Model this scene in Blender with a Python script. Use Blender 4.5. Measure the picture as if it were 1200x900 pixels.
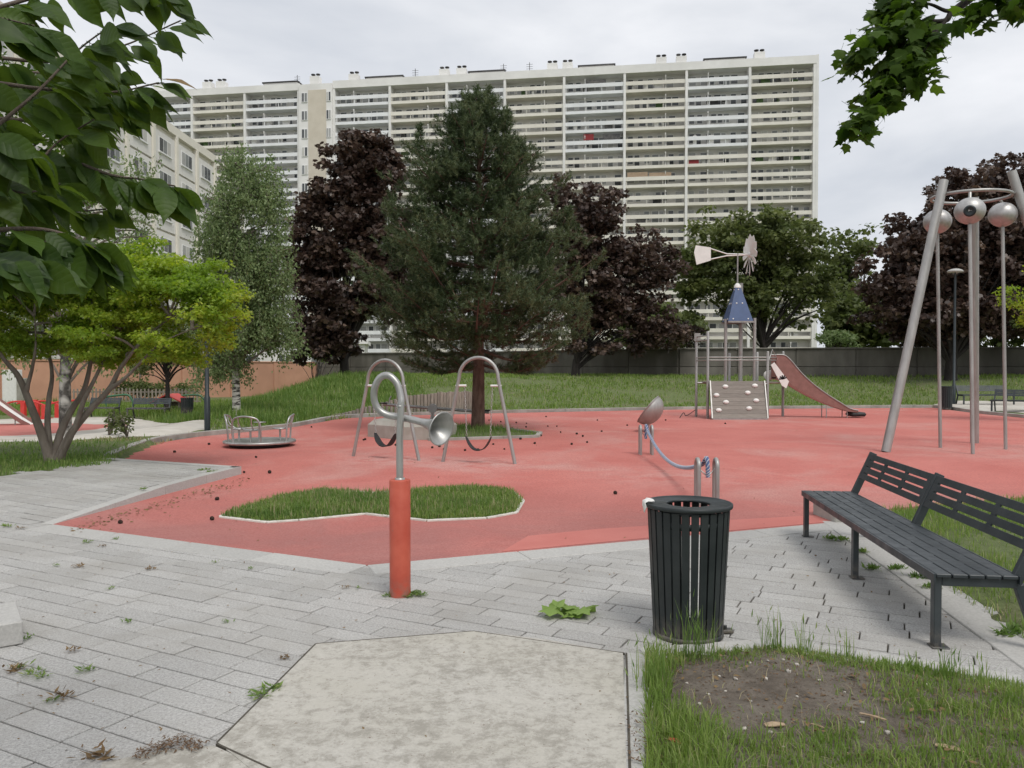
import bpy, bmesh, math, random
import numpy as np
from mathutils import Vector, Matrix

for o in list(bpy.data.objects):
    bpy.data.objects.remove(o, do_unlink=True)
SC = bpy.context.scene
COL = SC.collection
R = math.radians

# ---------------------------------------------------------------- camera
F_PX, HORIZON, CAM_Z = 920.0, 432.0, 1.65
PITCH = math.atan((450.0 - HORIZON) / F_PX)
cd = bpy.data.cameras.new("camera")
cd.sensor_width = 36.0
cd.lens = 36.0 * F_PX / 1200.0
cd.clip_start = 0.05
cd.clip_end = 1500.0
cam = bpy.data.objects.new("camera", cd)
cam.location = (0, 0, CAM_Z)
cam.rotation_euler = (R(90) - PITCH, 0, 0)
COL.objects.link(cam)
SC.camera = cam

# ---------------------------------------------------------------- overcast sky
SUN_EL, SUN_AZ = R(56), R(152)          # azimuth clockwise from +Y: behind the camera, to its right
w = bpy.data.worlds.new("World")
SC.world = w
w.use_nodes = True
wn, wl = w.node_tree.nodes, w.node_tree.links
wn.clear()
wo = wn.new("ShaderNodeOutputWorld")
bg = wn.new("ShaderNodeBackground")
bg.inputs["Strength"].default_value = 0.1
sky = wn.new("ShaderNodeTexSky")
sky.sky_type = 'NISHITA'
sky.sun_disc = False
sky.sun_elevation = SUN_EL
sky.sun_rotation = SUN_AZ
sky.dust_density = 3.0
tc = wn.new("ShaderNodeTexCoord")
mp = wn.new("ShaderNodeMapping")
mp.inputs["Scale"].default_value = (1.0, 1.0, 2.6)
mp.inputs["Location"].default_value = (3.4, 1.3, 0.2)
n1 = wn.new("ShaderNodeTexNoise")
n1.inputs["Scale"].default_value = 2.3
n1.inputs["Detail"].default_value = 7.0
n1.inputs["Roughness"].default_value = 0.52
n1.inputs["Distortion"].default_value = 0.35
rp = wn.new("ShaderNodeValToRGB")
rp.color_ramp.elements[0].position = 0.34
rp.color_ramp.elements[0].color = (0.47, 0.495, 0.54, 1)
rp.color_ramp.elements[1].position = 0.68
rp.color_ramp.elements[1].color = (0.74, 0.745, 0.765, 1)
e = rp.color_ramp.elements.new(0.5)
e.color = (0.60, 0.615, 0.645, 1)
sc10 = wn.new("ShaderNodeMix"); sc10.data_type = 'RGBA'; sc10.blend_type = 'MULTIPLY'
sc10.inputs[0].default_value = 1.0
sc10.inputs[7].default_value = (10, 10, 10, 1)
mx = wn.new("ShaderNodeMix"); mx.data_type = 'RGBA'
mx.inputs[0].default_value = 0.93
wl.new(tc.outputs["Generated"], mp.inputs["Vector"])
wl.new(mp.outputs["Vector"], n1.inputs["Vector"])
wl.new(n1.outputs["Fac"], rp.inputs["Fac"])
wl.new(rp.outputs["Color"], sc10.inputs[6])
wl.new(sky.outputs["Color"], mx.inputs[6])
wl.new(sc10.outputs[2], mx.inputs[7])
wl.new(mx.outputs[2], bg.inputs["Color"])
wl.new(bg.outputs["Background"], wo.inputs["Surface"])

sd = bpy.data.lights.new("sun", 'SUN')
sd.energy = 1.5
sd.angle = R(22)
sd.color = (1.0, 0.965, 0.91)
sun = bpy.data.objects.new("sun", sd)
sdir = Vector((math.sin(SUN_AZ) * math.cos(SUN_EL), math.cos(SUN_AZ) * math.cos(SUN_EL), math.sin(SUN_EL)))
sun.rotation_euler = sdir.to_track_quat('Z', 'Y').to_euler()
sun.location = (0, 0, 60)
COL.objects.link(sun)

vs = SC.view_settings
vs.view_transform = 'Standard'
vs.look = 'None'
vs.exposure = 0.45
vs.gamma = 1.0
vs.use_curve_mapping = False
SC.cycles.use_denoising = True
SC.cycles.max_bounces = 6
SC.cycles.transparent_max_bounces = 6
SC.cycles.use_adaptive_sampling = True
SC.cycles.adaptive_threshold = 0.02

# ---------------------------------------------------------------- pixel helpers (photo is 1200 x 900)
CP, SP = math.cos(PITCH), math.sin(PITCH)
def ray(px, py):
    x = (px - 600.0) / F_PX
    u = -(py - 450.0) / F_PX
    return (x, CP + u * SP, -SP + u * CP)
def gp(px, py, z=0.0):
    d = ray(px, py)
    t = (z - CAM_Z) / d[2]
    return (d[0] * t, d[1] * t, z)
def g2(px, py, z=0.0):
    p = gp(px, py, z)
    return (p[0], p[1])
def at(px, py, Y):
    d = ray(px, py)
    t = Y / d[1]
    return Vector((d[0] * t, Y, CAM_Z + d[2] * t))
def to_px(x, y, z):
    dx, dy, dz = x, y, z - CAM_Z
    f = dy * CP - dz * SP
    u = dy * SP + dz * CP
    return 600 + F_PX * dx / f, 450 - F_PX * u / f

# ---------------------------------------------------------------- object helpers
def link(name, data):
    o = bpy.data.objects.new(name, data)
    COL.objects.link(o)
    return o
def tag(o, label=None, cat=None, group=None, kind=None):
    if label: o["label"] = label
    if cat: o["category"] = cat
    if group: o["group"] = group
    if kind: o["kind"] = kind
    return o
def thing(name, label, cat, loc=(0, 0, 0), rz=0.0, group=None):
    o = link(name, None)
    o.empty_display_size = 0.2
    o.location = loc
    o.rotation_euler = (0, 0, rz)
    return tag(o, label, cat, group)
def copy_tree(o, parent=None):
    c = o.copy()
    COL.objects.link(c)
    c.parent = parent
    for ch in list(o.children):
        copy_tree(ch, c)
    return c

def chamfer_box(sx, sy, sz, c):
    """verts/faces of a box centred at the origin with chamfered edges"""
    hx, hy, hz = sx / 2, sy / 2, sz / 2
    c = min(c, hx * .9, hy * .9, hz * .9)
    V, idx = [], {}
    for X in (-1, 1):
        for Y in (-1, 1):
            for Z in (-1, 1):
                for ax in range(3):
                    p = [X * (hx - c), Y * (hy - c), Z * (hz - c)]
                    p[ax] = (X * hx, Y * hy, Z * hz)[ax]
                    idx[(X, Y, Z, ax)] = len(V)
                    V.append(tuple(p))
    Fc = []
    S = (-1, 1)
    for s in S:
        Fc.append([idx[(s, a, b, 0)] for a, b in ((-1, -1), (1, -1), (1, 1), (-1, 1))])
        Fc.append([idx[(a, s, b, 1)] for a, b in ((-1, -1), (1, -1), (1, 1), (-1, 1))])
        Fc.append([idx[(a, b, s, 2)] for a, b in ((-1, -1), (1, -1), (1, 1), (-1, 1))])
    for a in S:
        for b in S:
            Fc.append([idx[(-1, a, b, 1)], idx[(1, a, b, 1)], idx[(1, a, b, 2)], idx[(-1, a, b, 2)]])
            Fc.append([idx[(a, -1, b, 0)], idx[(a, 1, b, 0)], idx[(a, 1, b, 2)], idx[(a, -1, b, 2)]])
            Fc.append([idx[(a, b, -1, 0)], idx[(a, b, 1, 0)], idx[(a, b, 1, 1)], idx[(a, b, -1, 1)]])
            for d in S:
                Fc.append([idx[(a, b, d, 0)], idx[(a, b, d, 1)], idx[(a, b, d, 2)]])
    # orient outward
    out = []
    for f in Fc:
        p = [Vector(V[i]) for i in f]
        n = (p[1] - p[0]).cross(p[2] - p[0])
        cen = sum(p, Vector()) / len(p)
        out.append(f if n.dot(cen) > 0 else f[::-1])
    return V, out

class MB:
    """collects shapes and links them as one mesh object"""
    def __init__(s):
        s.v, s.f, s.sm = [], [], []
    def add(s, V, Fc, M=None, smooth=False):
        b = len(s.v)
        if M is None:
            s.v += [tuple(p) for p in V]
        else:
            s.v += [tuple(M @ Vector(p)) for p in V]
        for f in Fc:
            s.f.append([i + b for i in f])
            s.sm.append(smooth)
        return s
    def box(s, c, size, M=None, ch=0.0):
        if ch > 0:
            V, Fc = chamfer_box(size[0], size[1], size[2], ch)
        else:
            hx, hy, hz = size[0] / 2, size[1] / 2, size[2] / 2
            V = [(x, y, z) for x in (-hx, hx) for y in (-hy, hy) for z in (-hz, hz)]
            Fc = [(0, 1, 3, 2), (4, 6, 7, 5), (0, 4, 5, 1), (2, 3, 7, 6), (0, 2, 6, 4), (1, 5, 7, 3)]
        T = Matrix.Translation(Vector(c))
        return s.add(V, Fc, (T @ M) if M is not None else T)
    def bb(s, a, b, ch=0.0):
        """box from min corner a to max corner b"""
        return s.box([(a[i] + b[i]) / 2 for i in range(3)], [abs(b[i] - a[i]) for i in range(3)], None, ch)
    def bar(s, p0, p1, w_, h_, up=(0, 0, 1), ch=0.0):
        p0, p1 = Vector(p0), Vector(p1)
        d = p1 - p0
        L = d.length
        z = d.normalized()
        x = Vector(up).cross(z)
        if x.length < 1e-4:
            x = Vector((1, 0, 0)).cross(z)
        x.normalize()
        y = z.cross(x)
        M = Matrix((x, y, z)).transposed().to_4x4()
        return s.box((p0 + p1) / 2, (w_, h_, L), M, ch)
    def tube(s, pts, r, seg=10, caps=True, closed=False, flat=1.0):
        P = [Vector(p) for p in pts]
        n = len(P)
        rr = [r] * n if not hasattr(r, '__len__') else list(r)
        T = []
        for i in range(n):
            if closed:
                t = P[(i + 1) % n] - P[i - 1]
            else:
                t = P[min(i + 1, n - 1)] - P[max(i - 1, 0)]
            T.append(t.normalized())
        a = Vector((0, 0, 1)) if abs(T[0].z) < .9 else Vector((1, 0, 0))
        N = (a - T[0] * a.dot(T[0])).normalized()
        b0 = len(s.v)
        for i in range(n):
            N = (N - T[i] * N.dot(T[i])).normalized()
            B = T[i].cross(N)
            for k in range(seg):
                th = 2 * math.pi * k / seg
                s.v.append(tuple(P[i] + (N * math.cos(th) * flat + B * math.sin(th)) * rr[i]))
        m = n if closed else n - 1
        for i in range(m):
            for k in range(seg):
                k2 = (k + 1) % seg
                i2 = (i + 1) % n
                s.f.append([b0 + i * seg + k, b0 + i * seg + k2, b0 + i2 * seg + k2, b0 + i2 * seg + k])
                s.sm.append(True)
        if caps and not closed:
            for i, rev in ((0, True), (n - 1, False)):
                b = len(s.v)
                s.v += s.v[b0 + i * seg: b0 + (i + 1) * seg]
                f = list(range(b, b + seg))
                s.f.append(f[::-1] if rev else f)
                s.sm.append(False)
        return s
    def lathe(s, prof, seg=24, M=None, smooth=True, a0=0.0, a1=2 * math.pi):
        full = abs(a1 - a0 - 2 * math.pi) < 1e-6
        m = seg if full else seg + 1
        V = []
        for r, z in prof:
            for k in range(m):
                th = a0 + (a1 - a0) * k / seg
                V.append((r * math.cos(th), r * math.sin(th), z))
        Fc = []
        for i in range(len(prof) - 1):
            for k in range(seg):
                k2 = (k + 1) % m
                Fc.append([i * m + k, i * m + k2, (i + 1) * m + k2, (i + 1) * m + k])
        return s.add(V, Fc, M, smooth)
    def prism(s, poly, z0, z1, M=None, bottom=True):
        n = len(poly)
        ar = sum(poly[i][0] * poly[(i + 1) % n][1] - poly[(i + 1) % n][0] * poly[i][1] for i in range(n))
        if ar < 0: poly = poly[::-1]
        V = [(p[0], p[1], z0) for p in poly] + [(p[0], p[1], z1) for p in poly]
        Fc = [[i, (i + 1) % n, n + (i + 1) % n, n + i] for i in range(n)]
        Fc.append(list(range(n, 2 * n)))
        if bottom: Fc.append(list(range(n - 1, -1, -1)))
        return s.add(V, Fc, M)
    def mesh(s, name, mat=None):
        me = bpy.data.meshes.new(name)
        me.from_pydata(s.v, [], s.f)
        me.polygons.foreach_set("use_smooth", s.sm)
        if mat: me.materials.append(mat)
        me.update()
        return me
    def build(s, name, mat, parent=None, off=None):
        if off is not None:
            s.v = [(p[0] - off[0], p[1] - off[1], p[2] - off[2]) for p in s.v]
        o = link(name, s.mesh(name, mat))
        o.parent = parent
        return o

def big(name, V, Fc, mat, parent=None, smooth=False):
    """uniform n-gon mesh from numpy arrays"""
    V = np.asarray(V, dtype=np.float32).reshape(-1, 3)
    Fc = np.asarray(Fc, dtype=np.int32)
    m, k = Fc.shape
    me = bpy.data.meshes.new(name)
    me.vertices.add(len(V))
    me.vertices.foreach_set("co", V.ravel())
    me.loops.add(m * k)
    me.loops.foreach_set("vertex_index", Fc.ravel())
    me.polygons.add(m)
    me.polygons.foreach_set("loop_start", np.arange(0, m * k, k, dtype=np.int32))
    me.polygons.foreach_set("loop_total", np.full(m, k, dtype=np.int32))
    if smooth:
        me.polygons.foreach_set("use_smooth", np.ones(m, dtype=bool))
    me.update(calc_edges=True)
    if mat: me.materials.append(mat)
    o = link(name, me)
    o.parent = parent
    return o

def unit(a):
    return a / np.maximum(np.linalg.norm(a, axis=1, keepdims=True), 1e-9)
def scatter(shape, P, T, N, S, faces=None):
    """copies of a small shape: x across, y along T, z along N"""
    shape = np.asarray(shape, float)
    k, n = len(shape), len(P)
    T = unit(T)
    B = unit(np.cross(T, N))
    N2 = np.cross(B, T)
    S = np.broadcast_to(np.asarray(S, float).reshape(-1, 1) if np.ndim(S) < 2 else S, (n, 3) if np.ndim(S) == 2 else (n, 1))
    if S.shape[1] == 1: S = np.repeat(S, 3, 1)
    V = P[:, None, :] + shape[None, :, 0, None] * (B * S[:, :1])[:, None] + shape[None, :, 1, None] * (T * S[:, 1:2])[:, None] + shape[None, :, 2, None] * (N2 * S[:, 2:3])[:, None]
    if faces is None:
        Fc = np.arange(n * k).reshape(n, k)
    else:
        faces = np.asarray(faces)
        Fc = (np.arange(n) * k)[:, None, None] + faces[None]
        Fc = Fc.reshape(-1, faces.shape[1])
    return V.reshape(-1, 3), Fc

def inside(poly, X, Y):
    X, Y = np.asarray(X, float), np.asarray(Y, float)
    c = np.zeros(X.shape, bool)
    n = len(poly)
    for i in range(n):
        x0, y0 = poly[i][:2]
        x1, y1 = poly[(i + 1) % n][:2]
        if y0 == y1: continue
        k = (y0 > Y) != (y1 > Y)
        c ^= k & (X < (x1 - x0) * (Y - y0) / (y1 - y0) + x0)
    return c
def edge_dist(poly, X, Y, closed=True):
    X, Y = np.asarray(X, float), np.asarray(Y, float)
    d = np.full(X.shape, 1e9)
    n = len(poly)
    for i in range(n if closed else n - 1):
        x0, y0 = poly[i][:2]
        x1, y1 = poly[(i + 1) % n][:2]
        L2 = (x1 - x0) ** 2 + (y1 - y0) ** 2 + 1e-12
        t = np.clip(((X - x0) * (x1 - x0) + (Y - y0) * (y1 - y0)) / L2, 0, 1)
        d = np.minimum(d, np.hypot(X - x0 - t * (x1 - x0), Y - y0 - t * (y1 - y0)))
    return d
def ss(x, a, b):
    t = np.clip((np.asarray(x, float) - a) / (b - a), 0, 1)
    return t * t * (3 - 2 * t)
def smooth_noise(X, Y, seed=0, f=1.0):
    r = np.random.RandomState(seed)
    z = 0
    for i in range(6):
        a = r.uniform(0, 2 * np.pi)
        k = f * r.uniform(.6, 1.8)
        z = z + np.sin((X * np.cos(a) + Y * np.sin(a)) * k + r.uniform(0, 7)) / 6
    return z
def spline(pts, n=8):
    """Catmull-Rom through points"""
    P = [Vector(p) for p in pts]
    if len(P) < 3:
        return [P[0].lerp(P[-1], i / n) for i in range(n + 1)]
    Q = [P[0] * 2 - P[1]] + P + [P[-1] * 2 - P[-2]]
    out = []
    for i in range(1, len(Q) - 2):
        a, b, c, d = Q[i - 1], Q[i], Q[i + 1], Q[i + 2]
        for j in range(n):
            t = j / n
            out.append(.5 * ((2 * b) + (c - a) * t + (2 * a - 5 * b + 4 * c - d) * t * t + (3 * b - a - 3 * c + d) * t ** 3))
    out.append(P[-1])
    return out

# ---------------------------------------------------------------- materials
MATS = {}
def nodes(name):
    m = bpy.data.materials.new(name)
    m.use_nodes = True
    nt = m.node_tree
    b = nt.nodes.get("Principled BSDF")
    MATS[name] = m
    return m, nt, b
def mixrgb(nt, fac, a, b, mode='MIX'):
    x = nt.nodes.new("ShaderNodeMix"); x.data_type = 'RGBA'; x.blend_type = mode
    for i, v in ((0, fac), (6, a), (7, b)):
        if isinstance(v, (int, float)):
            x.inputs[i].default_value = v
        elif isinstance(v, tuple):
            x.inputs[i].default_value = v if len(v) == 4 else (*v, 1)
        else:
            nt.links.new(v, x.inputs[i])
    return x.outputs[2]
def noise(nt, scale, detail=4, rough=.55, vec=None, dist=0.0):
    n = nt.nodes.new("ShaderNodeTexNoise")
    n.inputs["Scale"].default_value = scale
    n.inputs["Detail"].default_value = detail
    n.inputs["Roughness"].default_value = rough
    n.inputs["Distortion"].default_value = dist
    if vec is not None: nt.links.new(vec, n.inputs["Vector"])
    return n.outputs["Fac"]
def ramp(nt, fac, a, b, ca=(0, 0, 0), cb=(1, 1, 1)):
    r = nt.nodes.new("ShaderNodeValToRGB")
    r.color_ramp.elements[0].position = a
    r.color_ramp.elements[1].position = b
    r.color_ramp.elements[0].color = (*ca, 1)
    r.color_ramp.elements[1].color = (*cb, 1)
    nt.links.new(fac, r.inputs["Fac"])
    return r.outputs["Color"]
def worldpos(nt, scale=None):
    g = nt.nodes.new("ShaderNodeNewGeometry")
    v = g.outputs["Position"]
    if scale:
        m = nt.nodes.new("ShaderNodeMapping")
        m.inputs["Scale"].default_value = scale
        nt.links.new(v, m.inputs["Vector"])
        v = m.outputs["Vector"]
    return v
def bump(nt, b, h, strength=.3, dist=.01):
    n = nt.nodes.new("ShaderNodeBump")
    n.inputs["Strength"].default_value = strength
    n.inputs["Distance"].default_value = dist
    nt.links.new(h, n.inputs["Height"])
    nt.links.new(n.outputs["Normal"], b.inputs["Normal"])
def surf(name, c1, c2=None, scale=4.0, rough=.8, metal=0.0, bs=60.0, bstr=.25, bd=.004, c3=None, s3=.6, a=.35, b_=.65, stretch=None, rand=0.0, spec=None):
    """two-tone noisy surface in world coordinates, optional third large-scale tone and per-object variation"""
    m, nt, b = nodes(name)
    v = worldpos(nt, stretch)
    c = None
    if c2 is None:
        b.inputs["Base Color"].default_value = (*c1, 1)
    else:
        c = mixrgb(nt, ramp(nt, noise(nt, scale, 6, .6, v), a, b_), c1, c2)
        if c3 is not None:
            c = mixrgb(nt, ramp(nt, noise(nt, s3, 3, .5, v, .4), .45, .7), c, c3)
    if rand > 0:
        oi = nt.nodes.new("ShaderNodeObjectInfo")
        hv = nt.nodes.new("ShaderNodeHueSaturation")
        mr = nt.nodes.new("ShaderNodeMapRange")
        mr.inputs["To Min"].default_value = 1 - rand
        mr.inputs["To Max"].default_value = 1 + rand
        nt.links.new(oi.outputs["Random"], mr.inputs["Value"])
        nt.links.new(mr.outputs["Result"], hv.inputs["Value"])
        if c is None: hv.inputs["Color"].default_value = (*c1, 1)
        else: nt.links.new(c, hv.inputs["Color"])
        c = hv.outputs["Color"]
    if c is not None: nt.links.new(c, b.inputs["Base Color"])
    b.inputs["Roughness"].default_value = rough
    b.inputs["Metallic"].default_value = metal
    if spec is not None: b.inputs["Specular IOR Level"].default_value = spec
    if bstr > 0: bump(nt, b, noise(nt, bs, 5, .65, v), bstr, bd)
    return m
def leafmat(name, cols, trans=.35, rough=.55, clump=1.2, clumpc=None, spec=.3):
    """foliage: colour by leaf (mesh island) and by clump, some light passing through"""
    m, nt, b = nodes(name)
    g = nt.nodes.new("ShaderNodeNewGeometry")
    r = nt.nodes.new("ShaderNodeValToRGB")
    els = r.color_ramp.elements
    els[0].color = (*cols[0], 1)
    els[1].color = (*cols[-1], 1)
    for i, c in enumerate(cols[1:-1]):
        els.new((i + 1) / (len(cols) - 1)).color = (*c, 1)
    nt.links.new(g.outputs["Random Per Island"], r.inputs["Fac"])
    c = r.outputs["Color"]
    if clumpc is not None:
        c = mixrgb(nt, ramp(nt, noise(nt, clump, 2, .5, g.outputs["Position"]), .42, .62), c, clumpc)
    nt.links.new(c, b.inputs["Base Color"])
    b.inputs["Roughness"].default_value = rough
    b.inputs["Specular IOR Level"].default_value = spec
    t = nt.nodes.new("ShaderNodeBsdfTranslucent")
    hs = nt.nodes.new("ShaderNodeHueSaturation")
    hs.inputs["Value"].default_value = 1.5
    hs.inputs["Saturation"].default_value = 1.1
    nt.links.new(c, hs.inputs["Color"])
    nt.links.new(hs.outputs["Color"], t.inputs["Color"])
    mixn = nt.nodes.new("ShaderNodeMixShader")
    mixn.inputs[0].default_value = trans
    nt.links.new(b.outputs["BSDF"], mixn.inputs[1])
    nt.links.new(t.outputs["BSDF"], mixn.inputs[2])
    nt.links.new(mixn.outputs[0], nt.nodes["Material Output"].inputs["Surface"])
    return m

surf("steel", (.36, .36, .345), (.47, .465, .45), 9, .42, .75, 160, .06, .002, stretch=(1, 1, .25))
surf("steel_warm", (.31, .305, .29), (.40, .395, .38), 8, .45, .55, 140, .06, .002, stretch=(1, 1, .25))
surf("ball_steel", (.38, .375, .365), (.48, .47, .46), 14, .46, .65, 200, .08, .002)
def worn_paint(name, c1, c2, chip, rough, scale):
    m, nt, b = nodes(name)
    v = worldpos(nt)
    c = mixrgb(nt, ramp(nt, noise(nt, 5, 6, .6, v), .35, .65), c1, c2)
    c = mixrgb(nt, ramp(nt, noise(nt, scale, 8, .75, v, .2), .66, .70), c, chip)
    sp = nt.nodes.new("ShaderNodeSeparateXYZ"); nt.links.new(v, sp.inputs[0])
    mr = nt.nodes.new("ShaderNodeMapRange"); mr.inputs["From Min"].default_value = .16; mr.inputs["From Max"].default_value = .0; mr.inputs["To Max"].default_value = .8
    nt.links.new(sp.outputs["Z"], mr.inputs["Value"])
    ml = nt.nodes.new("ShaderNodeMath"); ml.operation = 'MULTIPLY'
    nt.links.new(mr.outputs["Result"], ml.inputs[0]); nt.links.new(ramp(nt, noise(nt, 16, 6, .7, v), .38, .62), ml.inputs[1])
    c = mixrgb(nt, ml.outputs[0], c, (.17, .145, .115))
    nt.links.new(c, b.inputs["Base Color"])
    b.inputs["Roughness"].default_value = rough
    nt.links.new(ramp(nt, noise(nt, 7, 6, .7, v), .3, .7, (rough - .12,) * 3, (rough + .2,) * 3), b.inputs["Roughness"])
    bump(nt, b, noise(nt, 110, 4, .6, v), .08, .002)
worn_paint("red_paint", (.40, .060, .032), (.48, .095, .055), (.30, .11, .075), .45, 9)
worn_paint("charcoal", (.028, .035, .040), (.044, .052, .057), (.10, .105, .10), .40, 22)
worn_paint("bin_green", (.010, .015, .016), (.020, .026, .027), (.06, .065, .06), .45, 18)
surf("black_rubber", (.012, .012, .013), (.022, .022, .022), 20, .6)
surf("slide_red_dark", (.22, .075, .065), (.30, .11, .095), 8, .9)
surf("white_paint", (.70, .69, .66), (.78, .77, .74), 7, .5, 0, 60, .05)
surf("blue_panel", (.030, .065, .16), (.040, .08, .19), 5, .4, 0, 80, .04)
surf("rope", (.34, .36, .40), (.46, .47, .50), 60, .8)
surf("rope_blue", (.05, .09, .20), (.08, .13, .27), 60, .8)
surf("wood_grey", (.16, .135, .11), (.27, .235, .195), 9, .85, 0, 40, .4, .006, stretch=(3, 3, .4), rand=.18)
surf("board_grey", (.185, .165, .142), (.245, .222, .195), 9, .8, 0, 40, .35, .004, stretch=(.5, 3, 6), rand=.12)
surf("cone_brown", (.022, .014, .010), (.05, .03, .02), 60, .9, 0, 90, .6, .006)
surf("stone_light", (.355, .348, .33), (.445, .437, .415), 60, .85, 0, 110, .3, .003, rand=.07)
surf("stone_white", (.52, .50, .45), (.62, .60, .55), 8, .85, 0, 90, .3, .003, rand=.08)
surf("kerb_stone", (.30, .29, .265), (.40, .385, .355), 5, .9, 0, 80, .35, .004, c3=(.24, .225, .195), s3=1.1, rand=.1)
surf("concrete_block", (.30, .285, .25), (.38, .365, .325), 3, .9, 0, 50, .35, .006, c3=(.25, .23, .19), s3=1.4)
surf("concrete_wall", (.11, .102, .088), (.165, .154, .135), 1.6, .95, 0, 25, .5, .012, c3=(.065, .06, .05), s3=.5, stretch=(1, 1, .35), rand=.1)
surf("peach_wall", (.46, .25, .165), (.52, .29, .195), 1.2, .9, 0, 20, .2, .01, c3=(.42, .23, .155), s3=.4, rand=.05)
surf("bark", (.075, .055, .042), (.14, .11, .09), 14, .95, 0, 30, .9, .02, stretch=(1, 1, .25))
surf("bark_grey", (.13, .105, .085), (.21, .18, .15), 9, .92, 0, 40, .5, .008, stretch=(1, 1, .3))
surf("bark_dark", (.018, .015, .013), (.04, .033, .03), 10, .95, 0, 30, .7, .015, stretch=(1, 1, .25))
surf("bark_pine", (.085, .045, .032), (.16, .10, .075), 11, .95, 0, 24, 1.0, .03, stretch=(1, 1, .35))
surf("soil", (.085, .068, .052), (.15, .125, .10), 14, 1.0, 0, 45, 1.0, .02, c3=(.19, .165, .135), s3=2.5)
surf("pebble", (.34, .31, .27), (.48, .45, .41), 20, .9, 0, 60, .2, .003, rand=.2)
surf("chip_wood", (.24, .17, .105), (.36, .27, .18), 14, .9, 0, 60, .4, .004, stretch=(1, 4, 1), rand=.25)
surf("debris", (.085, .050, .028), (.17, .105, .06), 30, 1.0, 0, 90, .6, .006)
surf("mortar", (.048, .042, .032), (.085, .075, .058), 8, 1.0, 0, 120, .5, .004)
surf("path_pale", (.46, .43, .38), (.55, .52, .47), 2.2, .95, 0, 60, .3, .004, c3=(.40, .37, .32), s3=.5)
surf("lamp_green", (.018, .026, .030), (.026, .034, .038), 9, .45, .2, 100, .05)
surf("green_paint", (.035, .12, .06), (.05, .15, .075), 6, .5)
surf("red_gloss", (.50, .03, .025), (.56, .045, .035), 6, .4)
surf("facade_white", (.68, .67, .65), (.75, .74, .72), .6, .75, 0, 10, .1, .01, c3=(.62, .61, .59), s3=.15)
surf("facade_cream", (.66, .635, .565), (.72, .69, .62), .7, .75, 0, 10, .1, .01, c3=(.62, .59, .52), s3=.2, rand=.04)
surf("facade_parapet_white", (.68, .69, .70), (.74, .75, .76), .7, .7, 0, 10, .1, .01, rand=.04)
surf("facade_wall", (.56, .545, .52), (.62, .605, .58), .8, .85, 0, 10, .1, .01, rand=.06)
surf("facade_panel", (.52, .47, .39), (.57, .52, .44), .7, .85, 0, 10, .1, .01)
surf("school_panel", (.62, .605, .57), (.67, .655, .62), .9, .85, 0, 10, .15, .01, rand=.04)
surf("school_cream", (.66, .63, .55), (.71, .675, .595), .9, .85, 0, 10, .1, .01)
surf("frame_white", (.70, .70, .69), (.76, .76, .75), 2, .5)
surf("clutter_dark", (.03, .03, .035), (.09, .085, .08), 2, .8, rand=.6)
surf("clutter_red", (.20, .018, .022), (.24, .025, .028), 2, .8)
surf("clutter_pale", (.55, .54, .52), (.66, .65, .63), 2, .8, rand=.3)
surf("clutter_green", (.03, .06, .02), (.07, .12, .035), 3, .8, rand=.3)
surf("clutter_blue", (.10, .14, .22), (.16, .20, .28), 2, .8, rand=.4)
surf("clutter_tan", (.30, .215, .145), (.36, .265, .185), 2, .8)

def window_glass():
    m, nt, b = nodes("window_glass")
    g = nt.nodes.new("ShaderNodeNewGeometry")
    oi = nt.nodes.new("ShaderNodeObjectInfo")
    ad = nt.nodes.new("ShaderNodeMath"); ad.operation = 'ADD'
    fr = nt.nodes.new("ShaderNodeMath"); fr.operation = 'FRACT'
    nt.links.new(g.outputs["Random Per Island"], ad.inputs[0])
    nt.links.new(oi.outputs["Random"], ad.inputs[1])
    nt.links.new(ad.outputs[0], fr.inputs[0])
    r = nt.nodes.new("ShaderNodeValToRGB")
    r.color_ramp.interpolation = 'CONSTANT'
    els = r.color_ramp.elements
    els[0].color = (.06, .065, .07, 1)
    els[1].position = .3; els[1].color = (.20, .21, .21, 1)
    els.new(.55).color = (.34, .34, .33, 1)
    els.new(.78).color = (.12, .12, .125, 1)
    els.new(.9).color = (.48, .47, .44, 1)
    nt.links.new(fr.outputs[0], r.inputs["Fac"])
    nt.links.new(r.outputs["Color"], b.inputs["Base Color"])
    b.inputs["Roughness"].default_value = .12
window_glass()

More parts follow.
